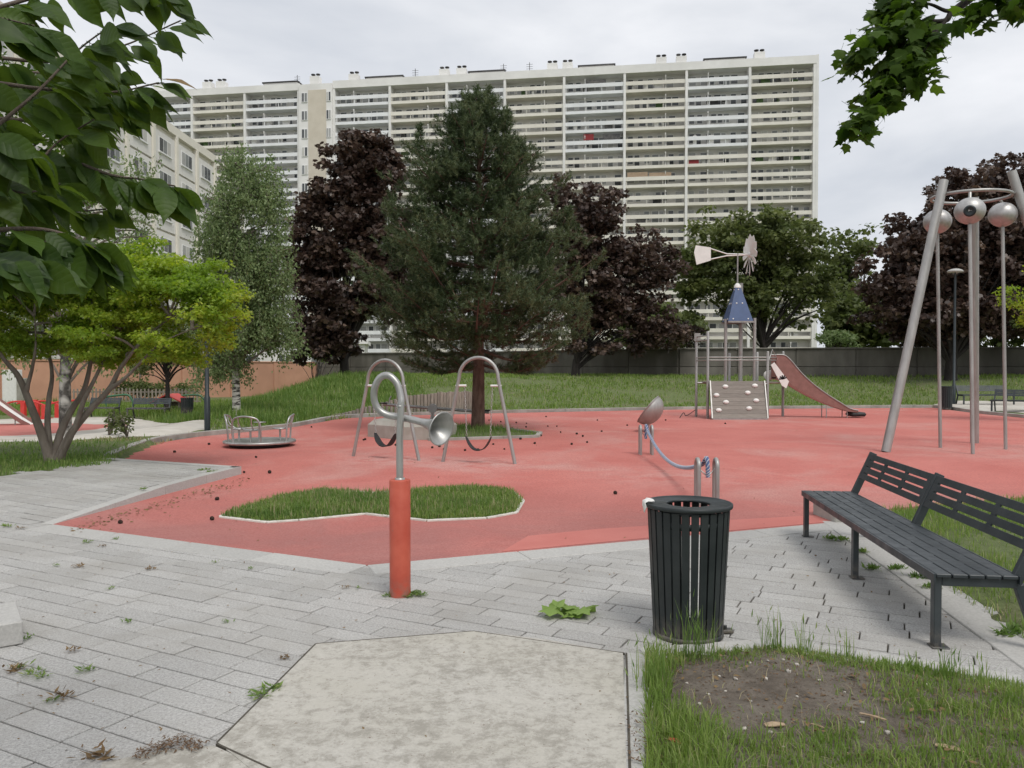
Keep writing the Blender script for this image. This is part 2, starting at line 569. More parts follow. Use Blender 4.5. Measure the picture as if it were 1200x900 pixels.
def red_surface():
    m, nt, b = nodes("red_rubber")
    v = worldpos(nt)
    base = mixrgb(nt, ramp(nt, noise(nt, .55, 5, .6, v, .6), .36, .66), (.50, .155, .130), (.58, .21, .178))
    # worn, pale foot-tracks
    base = mixrgb(nt, ramp(nt, noise(nt, .32, 6, .62, v, 1.2), .50, .72, (0, 0, 0), (.85, .85, .85)), base, (.56, .33, .29))
    # dirt and scuffing towards rough patches
    base = mixrgb(nt, ramp(nt, noise(nt, 1.7, 8, .7, v), .56, .8, (0, 0, 0), (.55, .55, .55)), base, (.34, .105, .085))
    # the much-trodden strip along the walkway is greyer and dirtier
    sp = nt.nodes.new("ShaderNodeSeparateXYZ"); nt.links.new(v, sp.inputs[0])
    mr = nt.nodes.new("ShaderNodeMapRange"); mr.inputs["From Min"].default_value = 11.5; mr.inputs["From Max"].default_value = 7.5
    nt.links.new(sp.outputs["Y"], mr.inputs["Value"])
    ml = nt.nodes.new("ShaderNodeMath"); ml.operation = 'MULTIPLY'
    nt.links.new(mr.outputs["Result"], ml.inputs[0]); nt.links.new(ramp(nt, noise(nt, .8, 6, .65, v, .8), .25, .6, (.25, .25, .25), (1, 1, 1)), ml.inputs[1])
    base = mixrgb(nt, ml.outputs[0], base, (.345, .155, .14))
    # scuffed, paler rubber under the swings and at the roundabout, darker grime at footings
    for (qx, qy, rad_, col_, amt) in ((-2.25, 14.2, 1.5, (.60, .40, .36), .75), (-.6, 13.6, 1.6, (.60, .40, .36), .8), (-5.2, 15.4, 1.6, (.36, .17, .15), .6), (7.4, 25.6, 2.2, (.58, .36, .32), .6), (9.4, 15.6, 2.6, (.55, .34, .30), .5), (2.4, 12.0, 1.8, (.60, .40, .36), .55)):
        dn = nt.nodes.new("ShaderNodeVectorMath"); dn.operation = 'DISTANCE'
        nt.links.new(v, dn.inputs[0]); dn.inputs[1].default_value = (qx, qy, 0)
        m1 = nt.nodes.new("ShaderNodeMapRange"); m1.inputs["From Min"].default_value = rad_; m1.inputs["From Max"].default_value = rad_ * .2
        m1.inputs["To Max"].default_value = amt
        nt.links.new(dn.outputs["Value"], m1.inputs["Value"])
        m2_ = nt.nodes.new("ShaderNodeMath"); m2_.operation = 'MULTIPLY'
        nt.links.new(m1.outputs["Result"], m2_.inputs[0]); nt.links.new(ramp(nt, noise(nt, 2.6, 7, .7, v, .6), .36, .62), m2_.inputs[1])
        base = mixrgb(nt, m2_.outputs[0], base, col_)
    # small dark stains
    base = mixrgb(nt, ramp(nt, noise(nt, 4.5, 8, .75, v, .3), .64, .72, (0, 0, 0), (.55, .55, .55)), base, (.23, .10, .09))
    # crumb grain
    base = mixrgb(nt, ramp(nt, noise(nt, 45, 4, .85, v), .38, .60), mixrgb(nt, .65, base, (.28, .09, .08)), base)
    base = mixrgb(nt, ramp(nt, noise(nt, 30, 3, .7, v), .62, .72, (0, 0, 0), (.55, .55, .55)), base, (.20, .085, .075))
    base = mixrgb(nt, ramp(nt, noise(nt, 38, 3, .7, v), .66, .76, (0, 0, 0), (.6, .6, .6)), base, (.62, .40, .35))
    nt.links.new(base, b.inputs["Base Color"])
    b.inputs["Roughness"].default_value = .9
    b.inputs["Specular IOR Level"].default_value = .25
    bump(nt, b, noise(nt, 120, 4, .7, v), .5, .004)
    m2 = m.copy(); m2.name = "red_rubber_worn"; MATS["red_rubber_worn"] = m2
    m3, nt, b = nodes("red_rubber_new")
    v = worldpos(nt)
    base = mixrgb(nt, ramp(nt, noise(nt, 1.2, 5, .6, v, .6), .36, .66), (.475, .155, .130), (.535, .195, .165))
    base = mixrgb(nt, ramp(nt, noise(nt, 130, 3, .7, v), .3, .75), mixrgb(nt, .3, base, (.30, .06, .05)), base)
    nt.links.new(base, b.inputs["Base Color"])
    b.inputs["Roughness"].default_value = .9
    bump(nt, b, noise(nt, 120, 4, .7, v), .5, .004)
red_surface()

def paver_mat():
    m, nt, b = nodes("paver")
    v = worldpos(nt)
    c = mixrgb(nt, ramp(nt, noise(nt, 70, 3, .8, v), .36, .64), (.285, .278, .265), (.475, .468, .45))
    c = mixrgb(nt, ramp(nt, noise(nt, 1.3, 5, .6, v, .5), .45, .75), c, (.315, .303, .28))
    c = mixrgb(nt, ramp(nt, noise(nt, 120, 2, .6, v), .60, .68, (0, 0, 0), (.75, .75, .75)), c, (.185, .18, .172))
    c = mixrgb(nt, ramp(nt, noise(nt, 105, 2, .6, v), .63, .70, (0, 0, 0), (.7, .7, .7)), c, (.58, .57, .55))
    c = mixrgb(nt, ramp(nt, noise(nt, 5, 7, .7, v), .62, .78, (0, 0, 0), (.5, .5, .5)), c, (.17, .155, .13))
    oi = nt.nodes.new("ShaderNodeObjectInfo")
    g = nt.nodes.new("ShaderNodeNewGeometry")
    ad = nt.nodes.new("ShaderNodeMath"); ad.operation = 'ADD'
    fr = nt.nodes.new("ShaderNodeMath"); fr.operation = 'FRACT'
    nt.links.new(oi.outputs["Random"], ad.inputs[0]); nt.links.new(g.outputs["Random Per Island"], ad.inputs[1])
    nt.links.new(ad.outputs[0], fr.inputs[0])
    hv = nt.nodes.new("ShaderNodeHueSaturation")
    mr = nt.nodes.new("ShaderNodeMapRange")
    mr.inputs["To Min"].default_value = .92; mr.inputs["To Max"].default_value = 1.07
    nt.links.new(fr.outputs[0], mr.inputs["Value"]); nt.links.new(mr.outputs["Result"], hv.inputs["Value"])
    nt.links.new(c, hv.inputs["Color"]); nt.links.new(hv.outputs["Color"], b.inputs["Base Color"])
    b.inputs["Roughness"].default_value = .85
    b.inputs["Specular IOR Level"].default_value = .3
    bump(nt, b, noise(nt, 130, 5, .75, v), .55, .004)
paver_mat()

def pad_mat():
    m, nt, b = nodes("pad_concrete")
    v = worldpos(nt)
    c = mixrgb(nt, ramp(nt, noise(nt, 45, 6, .8, v), .36, .64), (.40, .382, .342), (.49, .472, .43))
    c = mixrgb(nt, ramp(nt, noise(nt, 1.4, 4, .5, v), .4, .7), c, (.43, .41, .36))
    # blotchy grey lichen flakes
    fl = noise(nt, 13, 12, .80, worldpos(nt, (1, 1.0, 1)), .25)
    mk = noise(nt, 1.1, 3, .5, v)
    mm = nt.nodes.new("ShaderNodeMath"); mm.operation = 'MULTIPLY_ADD'
    nt.links.new(mk, mm.inputs[0]); mm.inputs[1].default_value = .35; nt.links.new(fl, mm.inputs[2])
    c = mixrgb(nt, ramp(nt, mm.outputs[0], .63, .78, (0, 0, 0), (.8, .8, .8)), c, (.26, .245, .212))
    c = mixrgb(nt, ramp(nt, noise(nt, 50, 3, .6, v), .66, .72, (0, 0, 0), (.7, .7, .7)), c, (.15, .105, .085))
    nt.links.new(c, b.inputs["Base Color"])
    b.inputs["Roughness"].default_value = .93
    b.inputs["Specular IOR Level"].default_value = .2
    bump(nt, b, noise(nt, 60, 7, .75, v), .5, .006)
pad_mat()

def ground_mat():
    m, nt, b = nodes("ground_grass")
    v = worldpos(nt)
    c = mixrgb(nt, ramp(nt, noise(nt, 9, 8, .75, v), .32, .68), (.075, .105, .032), (.16, .195, .07))
    c = mixrgb(nt, ramp(nt, noise(nt, .9, 6, .65, v, .5), .52, .72, (0, 0, 0), (.7, .7, .7)), c, (.17, .145, .085))
    nt.links.new(c, b.inputs["Base Color"])
    b.inputs["Roughness"].default_value = 1.0
    bump(nt, b, noise(nt, 14, 6, .75, v), .8, .06)
ground_mat()

def birch_bark():
    m, nt, b = nodes("bark_birch")
    v = worldpos(nt, (2.5, 2.5, 11))
    c = mixrgb(nt, ramp(nt, noise(nt, 1.6, 5, .6, v, .3), .50, .58), (.50, .48, .44), (.045, .04, .036))
    nt.links.new(c, b.inputs["Base Color"])
    b.inputs["Roughness"].default_value = .8
birch_bark()
surf("bark_birch_old", (.03, .027, .024), (.10, .09, .08), 7, .9, 0, 30, .8, .02, c3=(.42, .40, .37), s3=3.5)

def cherry_leaf_mat():
    for nm, c1, c2, val in (("cherry_leaf", (.020, .050, .008), (.058, .112, .013), 1), ("cherry_leaf_deep", (.012, .032, .008), (.028, .062, .010), 1)):
        m, nt, b = nodes(nm)
        t = nt.nodes.new("ShaderNodeTexCoord")
        sp = nt.nodes.new("ShaderNodeSeparateXYZ")
        nt.links.new(t.outputs["Object"], sp.inputs[0])
        ab = nt.nodes.new("ShaderNodeMath"); ab.operation = 'ABSOLUTE'
        nt.links.new(sp.outputs["X"], ab.inputs[0])
        ma = nt.nodes.new("ShaderNodeMath"); ma.operation = 'MULTIPLY_ADD'
        nt.links.new(ab.outputs[0], ma.inputs[0]); ma.inputs[1].default_value = -.75
        nt.links.new(sp.outputs["Y"], ma.inputs[2])
        mu = nt.nodes.new("ShaderNodeMath"); mu.operation = 'MULTIPLY'
        nt.links.new(ma.outputs[0], mu.inputs[0]); mu.inputs[1].default_value = 26.0
        sn = nt.nodes.new("ShaderNodeMath"); sn.operation = 'SINE'
        nt.links.new(mu.outputs[0], sn.inputs[0])
        pw = nt.nodes.new("ShaderNodeMath"); pw.operation = 'POWER'
        a2 = nt.nodes.new("ShaderNodeMath"); a2.operation = 'ABSOLUTE'
        nt.links.new(sn.outputs[0], a2.inputs[0]); nt.links.new(a2.outputs[0], pw.inputs[0]); pw.inputs[1].default_value = .45
        oi = nt.nodes.new("ShaderNodeObjectInfo")
        c = mixrgb(nt, oi.outputs["Random"], c1, c2)
        c = mixrgb(nt, ramp(nt, noise(nt, 18, 3, .5, worldpos(nt)), .4, .75, (0, 0, 0), (.5, .5, .5)), c, (.075, .135, .016))
        c = mixrgb(nt, pw.outputs[0], mixrgb(nt, .22, c, (.10, .15, .05)), c)
        nt.links.new(c, b.inputs["Base Color"])
        b.inputs["Roughness"].default_value = .5
        b.inputs["Specular IOR Level"].default_value = .3
        bump(nt, b, pw.outputs[0], .3, .003)
        tr = nt.nodes.new("ShaderNodeBsdfTranslucent")
        nt.links.new(mixrgb(nt, .6, c, (.20, .31, .025)), tr.inputs["Color"])
        mixn = nt.nodes.new("ShaderNodeMixShader"); mixn.inputs[0].default_value = .42
        nt.links.new(b.outputs["BSDF"], mixn.inputs[1]); nt.links.new(tr.outputs["BSDF"], mixn.inputs[2])
        nt.links.new(mixn.outputs[0], nt.nodes["Material Output"].inputs["Surface"])
cherry_leaf_mat()

leafmat("leaf_purple", [(.036, .022, .018), (.078, .050, .039), (.16, .112, .084), (.055, .034, .028)], .22, .45, .5, (.056, .035, .028), .45)
leafmat("leaf_green", [(.080, .105, .034), (.125, .150, .050), (.19, .215, .080), (.10, .128, .042)], .4, .55, .6, (.085, .112, .036))
leafmat("leaf_birch", [(.11, .165, .062), (.16, .22, .09), (.23, .29, .135), (.13, .19, .075)], .35, .5, .8, None)
leafmat("leaf_yellow", [(.26, .36, .045), (.35, .43, .055), (.20, .30, .04), (.44, .47, .08)], .48, .5, 1.4, (.19, .29, .04))
leafmat("leaf_maple_near", [(.032, .066, .010), (.058, .105, .016), (.085, .14, .022)], .45, .6, 2.0, None, .15)
leafmat("leaf_bright", [(.16, .25, .05), (.22, .32, .08), (.12, .21, .04)], .3, .5)
leafmat("leaf_tan", [(.16, .10, .05), (.22, .15, .07), (.11, .07, .04)], .2, .7)
leafmat("needle", [(.042, .068, .026), (.062, .092, .037), (.088, .120, .052), (.052, .080, .031)], .15, .5, 1.1, (.042, .066, .026))
leafmat("needle_young", [(.075, .105, .045), (.105, .135, .062), (.135, .165, .08)], .2, .5)
leafmat("needle_dry", [(.075, .045, .025), (.10, .065, .04)], .1, .7)
leafmat("candle", [(.19, .215, .13), (.24, .26, .17)], .1, .7)
leafmat("grass", [(.13, .20, .045), (.20, .28, .065), (.26, .34, .095), (.15, .235, .05), (.36, .36, .17)], .45, .5, 3.0, (.15, .23, .05))
leafmat("grass_deep", [(.10, .175, .040), (.15, .235, .056), (.21, .30, .085), (.30, .335, .13)], .45, .5, 2.0, (.12, .20, .048))
leafmat("grass_dry", [(.30, .26, .15), (.38, .33, .20), (.22, .22, .09)], .25, .7)
M = MATS
RNG = np.random.RandomState(7)
rnd = random.Random(11)

# ================================================================ outlines on the ground (metres)
back_kerb_px = [(1500, 516), (1330, 503), (1200, 490), (1140, 484), (1093, 478), (1000, 478.5), (800, 480), (600, 484), (480, 487), (400, 490.5), (343, 501), (233, 512), (180, 520), (127, 541)]
BACK_KERB = [g2(*p) for p in back_kerb_px]
PLAT_A, PLAT_B, PLAT_C = g2(62, 615), g2(283, 556), g2(127, 545)      # edge of the raised paving
RED_FRONT = [PLAT_A, g2(78, 619), g2(430, 663), g2(760, 633), g2(985, 613)]
RED_RIGHT = [g2(1040, 597), g2(1200, 583), g2(1500, 562)]
RED = RED_FRONT + RED_RIGHT + BACK_KERB + [PLAT_C, PLAT_B]

def lift(x, y):
    """the paving left of the play surface climbs to a low step"""
    ax, ay = PLAT_A; bx, by = PLAT_B
    L2 = (bx - ax) ** 2 + (by - ay) ** 2
    t = ((np.asarray(x) - ax) * (bx - ax) + (np.asarray(y) - ay) * (by - ay)) / L2
    side = (bx - ax) * (np.asarray(y) - ay) - (by - ay) * (np.asarray(x) - ax)
    return 0.12 * np.clip(np.asarray(t) / .55, 0, 1) * (side > -1e-3)

def terrain(x, y):
    x, y = np.asarray(x, float), np.asarray(y, float)
    d = edge_dist(RED, x, y)
    ins = inside(RED, x, y)
    z = 0.06 * ss(d, .3, 1.5)
    z = z - 0.45 * (1 - ss(x, -12.5, -8.6)) * ss(y, 15, 25)
    m = 1.15 * ss(d, .2, 14) * ss(y, 22, 30) * ss(x, -13.2, -8.4)
    m = m * (1 - ss(x, 13, 17) * (1 - ss(y, 34, 42)))
    z = z + m + 0.05 * smooth_noise(x, y, 3, 1.1) * ss(d, 1, 4)
    z = z - 1.2 * ss(y, 60, 110)
    return np.where(ins, 0.0, z)
def tp(px, py):
    """point of the terrain seen at a photo pixel"""
    d = ray(px, py)
    lo = 2.0
    for i in range(4000):
        t = 2.0 + i * .05
        if CAM_Z + d[2] * t < float(terrain(d[0] * t, d[1] * t)):
            return Vector((d[0] * t, d[1] * t, float(terrain(d[0] * t, d[1] * t))))
    return at(px, py, 60)
def on_ground(px, Y):
    """terrain point at distance Y in the direction of photo column px"""
    x = (px - 600) / F_PX * Y
    return Vector((x, Y, float(terrain(x, Y))))

# ================================================================ ground sheet
xs = np.concatenate([np.linspace(-700, -60, 14)[:-1], np.arange(-60, 60, .6), np.linspace(60, 700, 14)])
ys = np.concatenate([np.linspace(-300, -12, 8)[:-1], np.arange(-12, 66, .6), np.linspace(66, 900, 16)])
GX, GY = np.meshgrid(xs, ys)
GZ = terrain(GX, GY)
near = inside(RED, GX, GY) | (edge_dist(RED, GX, GY) < .75) & (GY < 60)
GZ = np.where(near, np.minimum(GZ, -.07), GZ)
GZ = np.where((GY < 16) & (np.abs(GX) < 30), -.07, GZ)
nx, ny = len(xs), len(ys)
I = np.arange(nx * ny).reshape(ny, nx)
GF = np.stack([I[:-1, :-1], I[:-1, 1:], I[1:, 1:], I[1:, :-1]], -1).reshape(-1, 4)
g = big("ground", np.stack([GX, GY, GZ], -1).reshape(-1, 3), GF, M["ground_grass"], None, True)
tag(g, "rough grass ground with a low bank rising behind the play surface", "ground", kind="structure")

# ================================================================ red rubber play surface
mb = MB(); mb.prism(RED, -.05, .006)
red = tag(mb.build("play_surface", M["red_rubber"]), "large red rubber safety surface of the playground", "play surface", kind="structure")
mb = MB(); mb.prism([g2(588, 647.5), g2(619, 629), g2(700, 621), g2(860, 610), g2(968, 604), g2(982, 611.5), g2(760, 631.2)], .007, .010)
mb.build("repair_patch", M["red_rubber_new"], red)

# ================================================================ paving
PAD = [g2(370, 757), g2(480, 747.5), g2(555, 742), g2(640, 752), g2(730, 768), g2(738, 1050), g2(470, 1050), g2(255, 873)]
PAD2 = [g2(251, 877), g2(310, 904), g2(420, 1050), g2(60, 1050), g2(120, 897), g2(190, 882)]
PLANTER = [g2(757, 770), g2(905, 759), g2(1000, 771), g2(1200, 803), g2(1420, 845), g2(1420, 1100), g2(800, 1100), g2(757, 940), g2(756, 860)]
LAWN_R = [g2(997, 612), g2(1040, 598), g2(1200, 584), g2(1500, 563), g2(1500, 900), g2(1330, 838), g2(1200, 751), g2(1100, 684)]
LAWN_L = [g2(127, 545, .11), g2(60, 551, .11), g2(-20, 559, .11), g2(-300, 590, .11), g2(-400, 530, .05), g2(-150, 517, .05), g2(60, 521, .05), g2(180, 518, .05), g2(150, 531, .05)]
WALK = [(-9, 2.0), (5.5, 2.0), (5.5, 4.2), g2(1200, 751), g2(990, 611), g2(760, 633), g2(430, 663), PLAT_A, PLAT_B, PLAT_C, g2(60, 551, .11), g2(-60, 563, .11), (-11, 12.5)]
mb = MB()
walk_sheet = [(-11, 1.5), (6, 1.5), (6, 4.2), g2(1200, 751), g2(990, 611), g2(760, 633), g2(430, 663), PLAT_A, (-11, PLAT_A[1])]
mb.prism(walk_sheet, -.06, -.013)
walk = tag(mb.build("walkway", M["mortar"]), "grey paved walkway round the play surface", "walkway", kind="structure")

ANG = R(-27)
e1 = Vector((math.cos(ANG), math.sin(ANG))); e2 = Vector((-math.sin(ANG), math.cos(ANG)))
LENS, ROWH, GAP = (.36, .44, .52, .60), .160, .0095
pav_mesh = []
for L in LENS:
    row = []
    for k in range(2):
        b_ = MB()
        V, Fc = chamfer_box(L - GAP, ROWH - GAP, .06, .0035)
        r_ = random.Random(k * 7 + int(L * 100))
        V = [(x + r_.uniform(-.0012, .0012), y + r_.uniform(-.0012, .0012), z) for x, y, z in V]
        b_.add(V, Fc, Matrix.Translation((0, 0, -.03)))
        row.append(b_.mesh("paving_stone", M["paver"]))
    pav_mesh.append(row)
cands = []
for j in range(-70, 70):
    u = -12 + rnd.uniform(0, .5)
    prev = None
    while u < 12:
        k = rnd.choice([0, 1, 1, 2, 2, 2, 3])
        L = LENS[k]
        c = e1 * (u + L / 2) + e2 * (j * ROWH)
        u += L
        if c.y < 2.3 or c.y > 16 or abs(c.x) > 1.0 + c.y * .75: continue
        cands.append((c.x, c.y, k))
CX = np.array([c[0] for c in cands]); CY = np.array([c[1] for c in cands])
def dropped(poly, margin):
    return inside(poly, CX, CY) & (edge_dist(poly, CX, CY) > margin)
keep = inside(WALK, CX, CY) | (edge_dist(WALK, CX, CY) < .3)
plat = lift(CX, CY) > 0.0005
keep &= ~dropped(RED, .38) & ~dropped(PAD, .34) & ~dropped(PLANTER, .34) & ~dropped(LAWN_R, .34) & ~dropped(LAWN_L, .3) & ~dropped(PAD2, .34)
PL = inside([PLAT_A, PLAT_B, PLAT_C, g2(60, 551, .11), g2(-60, 563, .11), (-11, 12.5), (-11, 0)], CX, CY)
# on the raised part only whole stones inside the step
edge_near = edge_dist([PLAT_A, PLAT_B, PLAT_C], CX, CY, False) < .1
keep &= ~(plat & ~PL)
keep &= ~(inside(RED, CX, CY) & (CX < -2.2) & (CY > 8.2))
sel = [(CX[i], CY[i], cands[i][2], bool(plat[i])) for i in np.nonzero(keep)[0]]
sel.sort(key=lambda s: s[1] + .25 * abs(s[0]))
def half_clip(P, A, B, off):
    """part of polygon P to the left of line A-B shifted left by off"""
    dx, dy = B[0] - A[0], B[1] - A[1]; L = math.hypot(dx, dy)
    f = lambda p: (dx * (p[1] - A[1]) - dy * (p[0] - A[0])) / L - off
    out = []
    for i in range(len(P)):
        p, q = P[i], P[(i + 1) % len(P)]; fp, fq = f(p), f(q)
        if fp >= 0: out.append(p)
        if fp * fq < 0:
            t = fp / (fp - fq); out.append((p[0] + (q[0] - p[0]) * t, p[1] + (q[1] - p[1]) * t))
    return out
n_obj, rest = 0, MB()
for x, y, k, up_ in sel:
    px, py = to_px(x, y, 0)
    vis = -40 < px < 1240 and py < 925
    yaw = ANG + rnd.gauss(0, .0035)
    z = rnd.uniform(-.0018, .0018)
    if vis and not up_ and n_obj < 300:
        o = link("paving_stone", pav_mesh[k][rnd.randint(0, 1)])
        o.parent = walk
        o.location = (x, y, z)
        o.rotation_euler = (rnd.gauss(0, .003), rnd.gauss(0, .002), yaw)
        n_obj += 1
    else:
        V, Fc = chamfer_box(LENS[k] - GAP, ROWH - GAP, .06, .0035)
        ca, sa = math.cos(yaw), math.sin(yaw)
        if up_ and float(edge_dist([PLAT_A, PLAT_B, PLAT_C], np.array([x]), np.array([y]), False)[0]) < .55:
            hx_, hy_ = (LENS[k] - GAP) / 2, (ROWH - GAP) / 2
            pl_ = [(x + a_ * ca - b2 * sa, y + a_ * sa + b2 * ca) for a_, b2 in ((-hx_, -hy_), (hx_, -hy_), (hx_, hy_), (-hx_, hy_))]
            pl_ = half_clip(half_clip(pl_, PLAT_A, PLAT_B, .152), PLAT_B, PLAT_C, .152)
            if len(pl_) >= 3:
                nn_ = len(pl_)
                W = [(p[0], p[1], z + float(lift(*p))) for p in pl_] + [(p[0], p[1], -.04 + float(lift(*p))) for p in pl_]
                rest.add(W, [list(range(nn_))] + [[i_, nn_ + i_, nn_ + (i_ + 1) % nn_, (i_ + 1) % nn_] for i_ in range(nn_)])
            continue
        W = []
        for a, b_, c in V:
            wx, wy = x + a * ca - b_ * sa, y + a * sa + b_ * ca
            W.append((wx, wy, c - .03 + z + (float(lift(wx, wy)) if up_ else 0)))
        rest.add(W, Fc)
tag(rest.build("paving_field", M["paver"], walk), kind="stuff")

# ---- raised step: base body with vertical kerb stones
mb = MB()
poly = [PLAT_A, PLAT_B, PLAT_C, g2(60, 551, .11), g2(-60, 563, .11), (-11, 12.5), (-11, PLAT_A[1])]
def lifted_sheet(poly, dz, zb):
    n = len(poly)
    X = []
    for i in range(n):
        a, b_ = poly[i], poly[(i + 1) % n]
        for s in range(6):
            t = s / 6
            X.append((a[0] + (b_[0] - a[0]) * t, a[1] + (b_[1] - a[1]) * t))
    return X
ctr = Vector((-6.0, 9.0))
poly = [tuple(Vector(p) + (ctr - Vector(p)).normalized() * .07) if p in (PLAT_A, PLAT_B, PLAT_C) else p for p in poly]
P_ = lifted_sheet(poly, 0, 0)
n = len(P_)
mb.v = [(p[0], p[1], float(lift(p[0], p[1])) - .024) for p in P_] + [(p[0], p[1], -.06) for p in P_]
mb.f = [list(range(n))] + [[(i + 1) % n, i, n + i, n + (i + 1) % n] for i in range(n)]
mb.sm = [False] * len(mb.f)
mb.build("step_base", M["mortar"], walk)

def stones_along(pts, width, length, z_top, z_bot, name, mat, parent, side=0.0, gap=.006, zf=None, ch=.006, rr=rnd):
    """row of stones butted end to end along a polyline; side shifts the row to its left"""
    for i in range(len(pts) - 1):
        a, b_ = Vector(pts[i][:2]), Vector(pts[i + 1][:2])
        d = b_ - a
        L = d.length
        nst = max(1, round(L / length))
        d.normalize()
        nrm = Vector((-d.y, d.x))
        for s in range(nst):
            p = a + d * (L * (s + .5) / nst) + nrm * side
            sz = L / nst - gap
            zt = z_top + (zf(p.x, p.y) if zf else 0)
            b2 = MB()
            b2.box((0, 0, 0), (sz, width, zt - z_bot), None, ch)
            o = b2.build(name, mat, parent)
            o.location = (p.x, p.y, (zt + z_bot) / 2 + rr.uniform(-.0015, .0015))
            o.rotation_euler = (0, 0, math.atan2(d.y, d.x) + rr.gauss(0, .002))

# step kerbs
zl = lambda x, y: float(lift(x, y))
def inset(p, q, k):
    return (p[0] + (q[0] - p[0]) * k, p[1] + (q[1] - p[1]) * k)
def step_kerb(A, B, w_):
    A, B = Vector(A), Vector(B)
    d = B - A; L = d.length; d.normalize(); nr = Vector((-d.y, d.x))
    n = max(1, round(L / 1.0))
    for k in range(n):
        p, q = A + d * (L * k / n + .003), A + d * (L * (k + 1) / n - .003)
        V = []
        for c_ in (p, q, q + nr * w_, p + nr * w_):
            i_ = c_ + nr * .02
            V.append((c_.x, c_.y, float(lift(*(c_ + nr * .01))) + .006))
        V = V + [(x, y, -.05) for x, y, z in V]
        c2 = MB(); c2.add(V, [(0, 1, 2, 3), (7, 6, 5, 4), (0, 4, 5, 1), (1, 5, 6, 2), (2, 6, 7, 3), (3, 7, 4, 0)]); c2.build("kerb_stone", M["stone_light"], walk)
step_kerb(PLAT_A, PLAT_B, .15)
step_kerb(PLAT_B, PLAT_C, .15)
# flush border between paving and rubber
stones_along([PLAT_A, g2(430, 663)], .30, 1.0, .0075, -.05, "border_stone", M["stone_light"], walk, -.15)
stones_along([g2(430, 663), g2(760, 633), g2(990, 611.5)], .30, 1.1, .0085, -.05, "border_stone", M["stone_light"], walk, -.15)
# border by the lawn behind the bench
stones_along([g2(990, 612), g2(1200, 751), g2(1330, 838)], .24, 1.0, .0095, -.05, "border_stone", M["stone_light"], walk, -.12)
# border round the planted bed
stones_along([g2(757, 770), g2(905, 759), g2(1000, 771), g2(1200, 803), g2(1420, 845)], .13, .9, .012, -.05, "border_stone", M["stone_light"], walk, .065)
stones_along([g2(757, 1000), g2(757, 768)], .115, .9, .0115, -.05, "border_stone", M["stone_light"], walk, .06)

mb = MB(); mb.prism(PAD, -.05, .014)
pad = tag(mb.build("concrete_pad", M["pad_concrete"]), "pale blotchy concrete pad cast into the paving", "concrete pad", kind="structure")
mb = MB(); mb.prism(PAD2, -.05, .012)
tag(mb.build("concrete_pad", M["pad_concrete"]), "second concrete slab beyond a debris-filled joint", "concrete pad", kind="structure")

jb = MB()
def joint(a, b_, w_=.010, z=.0150):
    a, b_ = Vector((*a, z - .01)), Vector((*b_, z - .01))
    jb.bar(a, b_, w_, .02, (0, 0, 1))
joint(g2(370, 757), g2(255, 873)); joint(g2(254, 875), g2(318, 905)); joint(g2(318, 905), g2(470, 1040)); joint(g2(734, 768), g2(741, 1000), .011); joint(g2(555, 742), g2(370, 757), .008); joint(g2(555, 742), g2(732, 768), .006)
jb.build("dirt_joint", M["mortar"], pad)
# kerb round the back of the play surface
kerb = MB(); kerb.box((BACK_KERB[5][0], BACK_KERB[5][1] + .06, -.03), (.5, .1, .05))
kerb = tag(kerb.build("kerb", M["kerb_stone"]), "low stone kerb edging the back of the play surface", "kerb", kind="structure")
kpts = []
for i in range(len(BACK_KERB) - 1):
    kpts.append(BACK_KERB[i])
kpts.append(BACK_KERB[-1])
sm = [(p.x, p.y) for p in spline([(p[0], p[1], 0) for p in BACK_KERB], 3)]
stones_along(sm, .16, 1.0, .115, -.06, "kerb_stone", M["kerb_stone"], kerb, -.08)

# ================================================================ lawns, bed and grass island
def sheet(name, poly, zf, mat, step=.12):
    P = np.array([p[:2] for p in poly])
    x0, y0 = P.min(0); x1, y1 = P.max(0)
    X, Y = np.meshgrid(np.arange(x0 - step, x1 + step * 2, step), np.arange(y0 - step, y1 + step * 2, step))
    ok = inside(poly, X, Y)
    d = edge_dist(poly, X, Y)
    Z = zf(X, Y, d)
    Z = np.where(ok, Z, -.06)
    ny_, nx_ = X.shape
    I_ = np.arange(nx_ * ny_).reshape(ny_, nx_)
    F_ = np.stack([I_[:-1, :-1], I_[:-1, 1:], I_[1:, 1:], I_[1:, :-1]], -1).reshape(-1, 4)
    okf = (ok | (d < step * 1.5))[:-1, :-1].ravel()
    return big(name, np.stack([X, Y, Z], -1).reshape(-1, 3), F_[okf], mat, None, True)
bed_z = lambda X, Y, d: .004 + .035 * ss(d, .0, .35) + .012 * smooth_noise(X, Y, 5, 9) + .006 * smooth_noise(X, Y, 6, 30)
tag(sheet("soil_bed", PLANTER, bed_z, M["soil"], .05), "bare brown soil bed edged with stone beside the bin", "soil", kind="structure")
lawn_z = lambda X, Y, d: .0 + .04 * ss(d, .05, .5) + .012 * smooth_noise(X, Y, 8, 4)
tag(sheet("lawn", LAWN_R, lawn_z, M["ground_grass"], .1), "grass lawn behind the slatted metal bench", "lawn", kind="structure")
lawnl_z = lambda X, Y, d: .10 + .05 * ss(d, .2, 1.5) + .012 * smooth_noise(X, Y, 9, 3)
tag(sheet("lawn", LAWN_L, lawnl_z, M["ground_grass"], .15), "worn lawn under the yellow-green maple", "lawn", kind="structure")

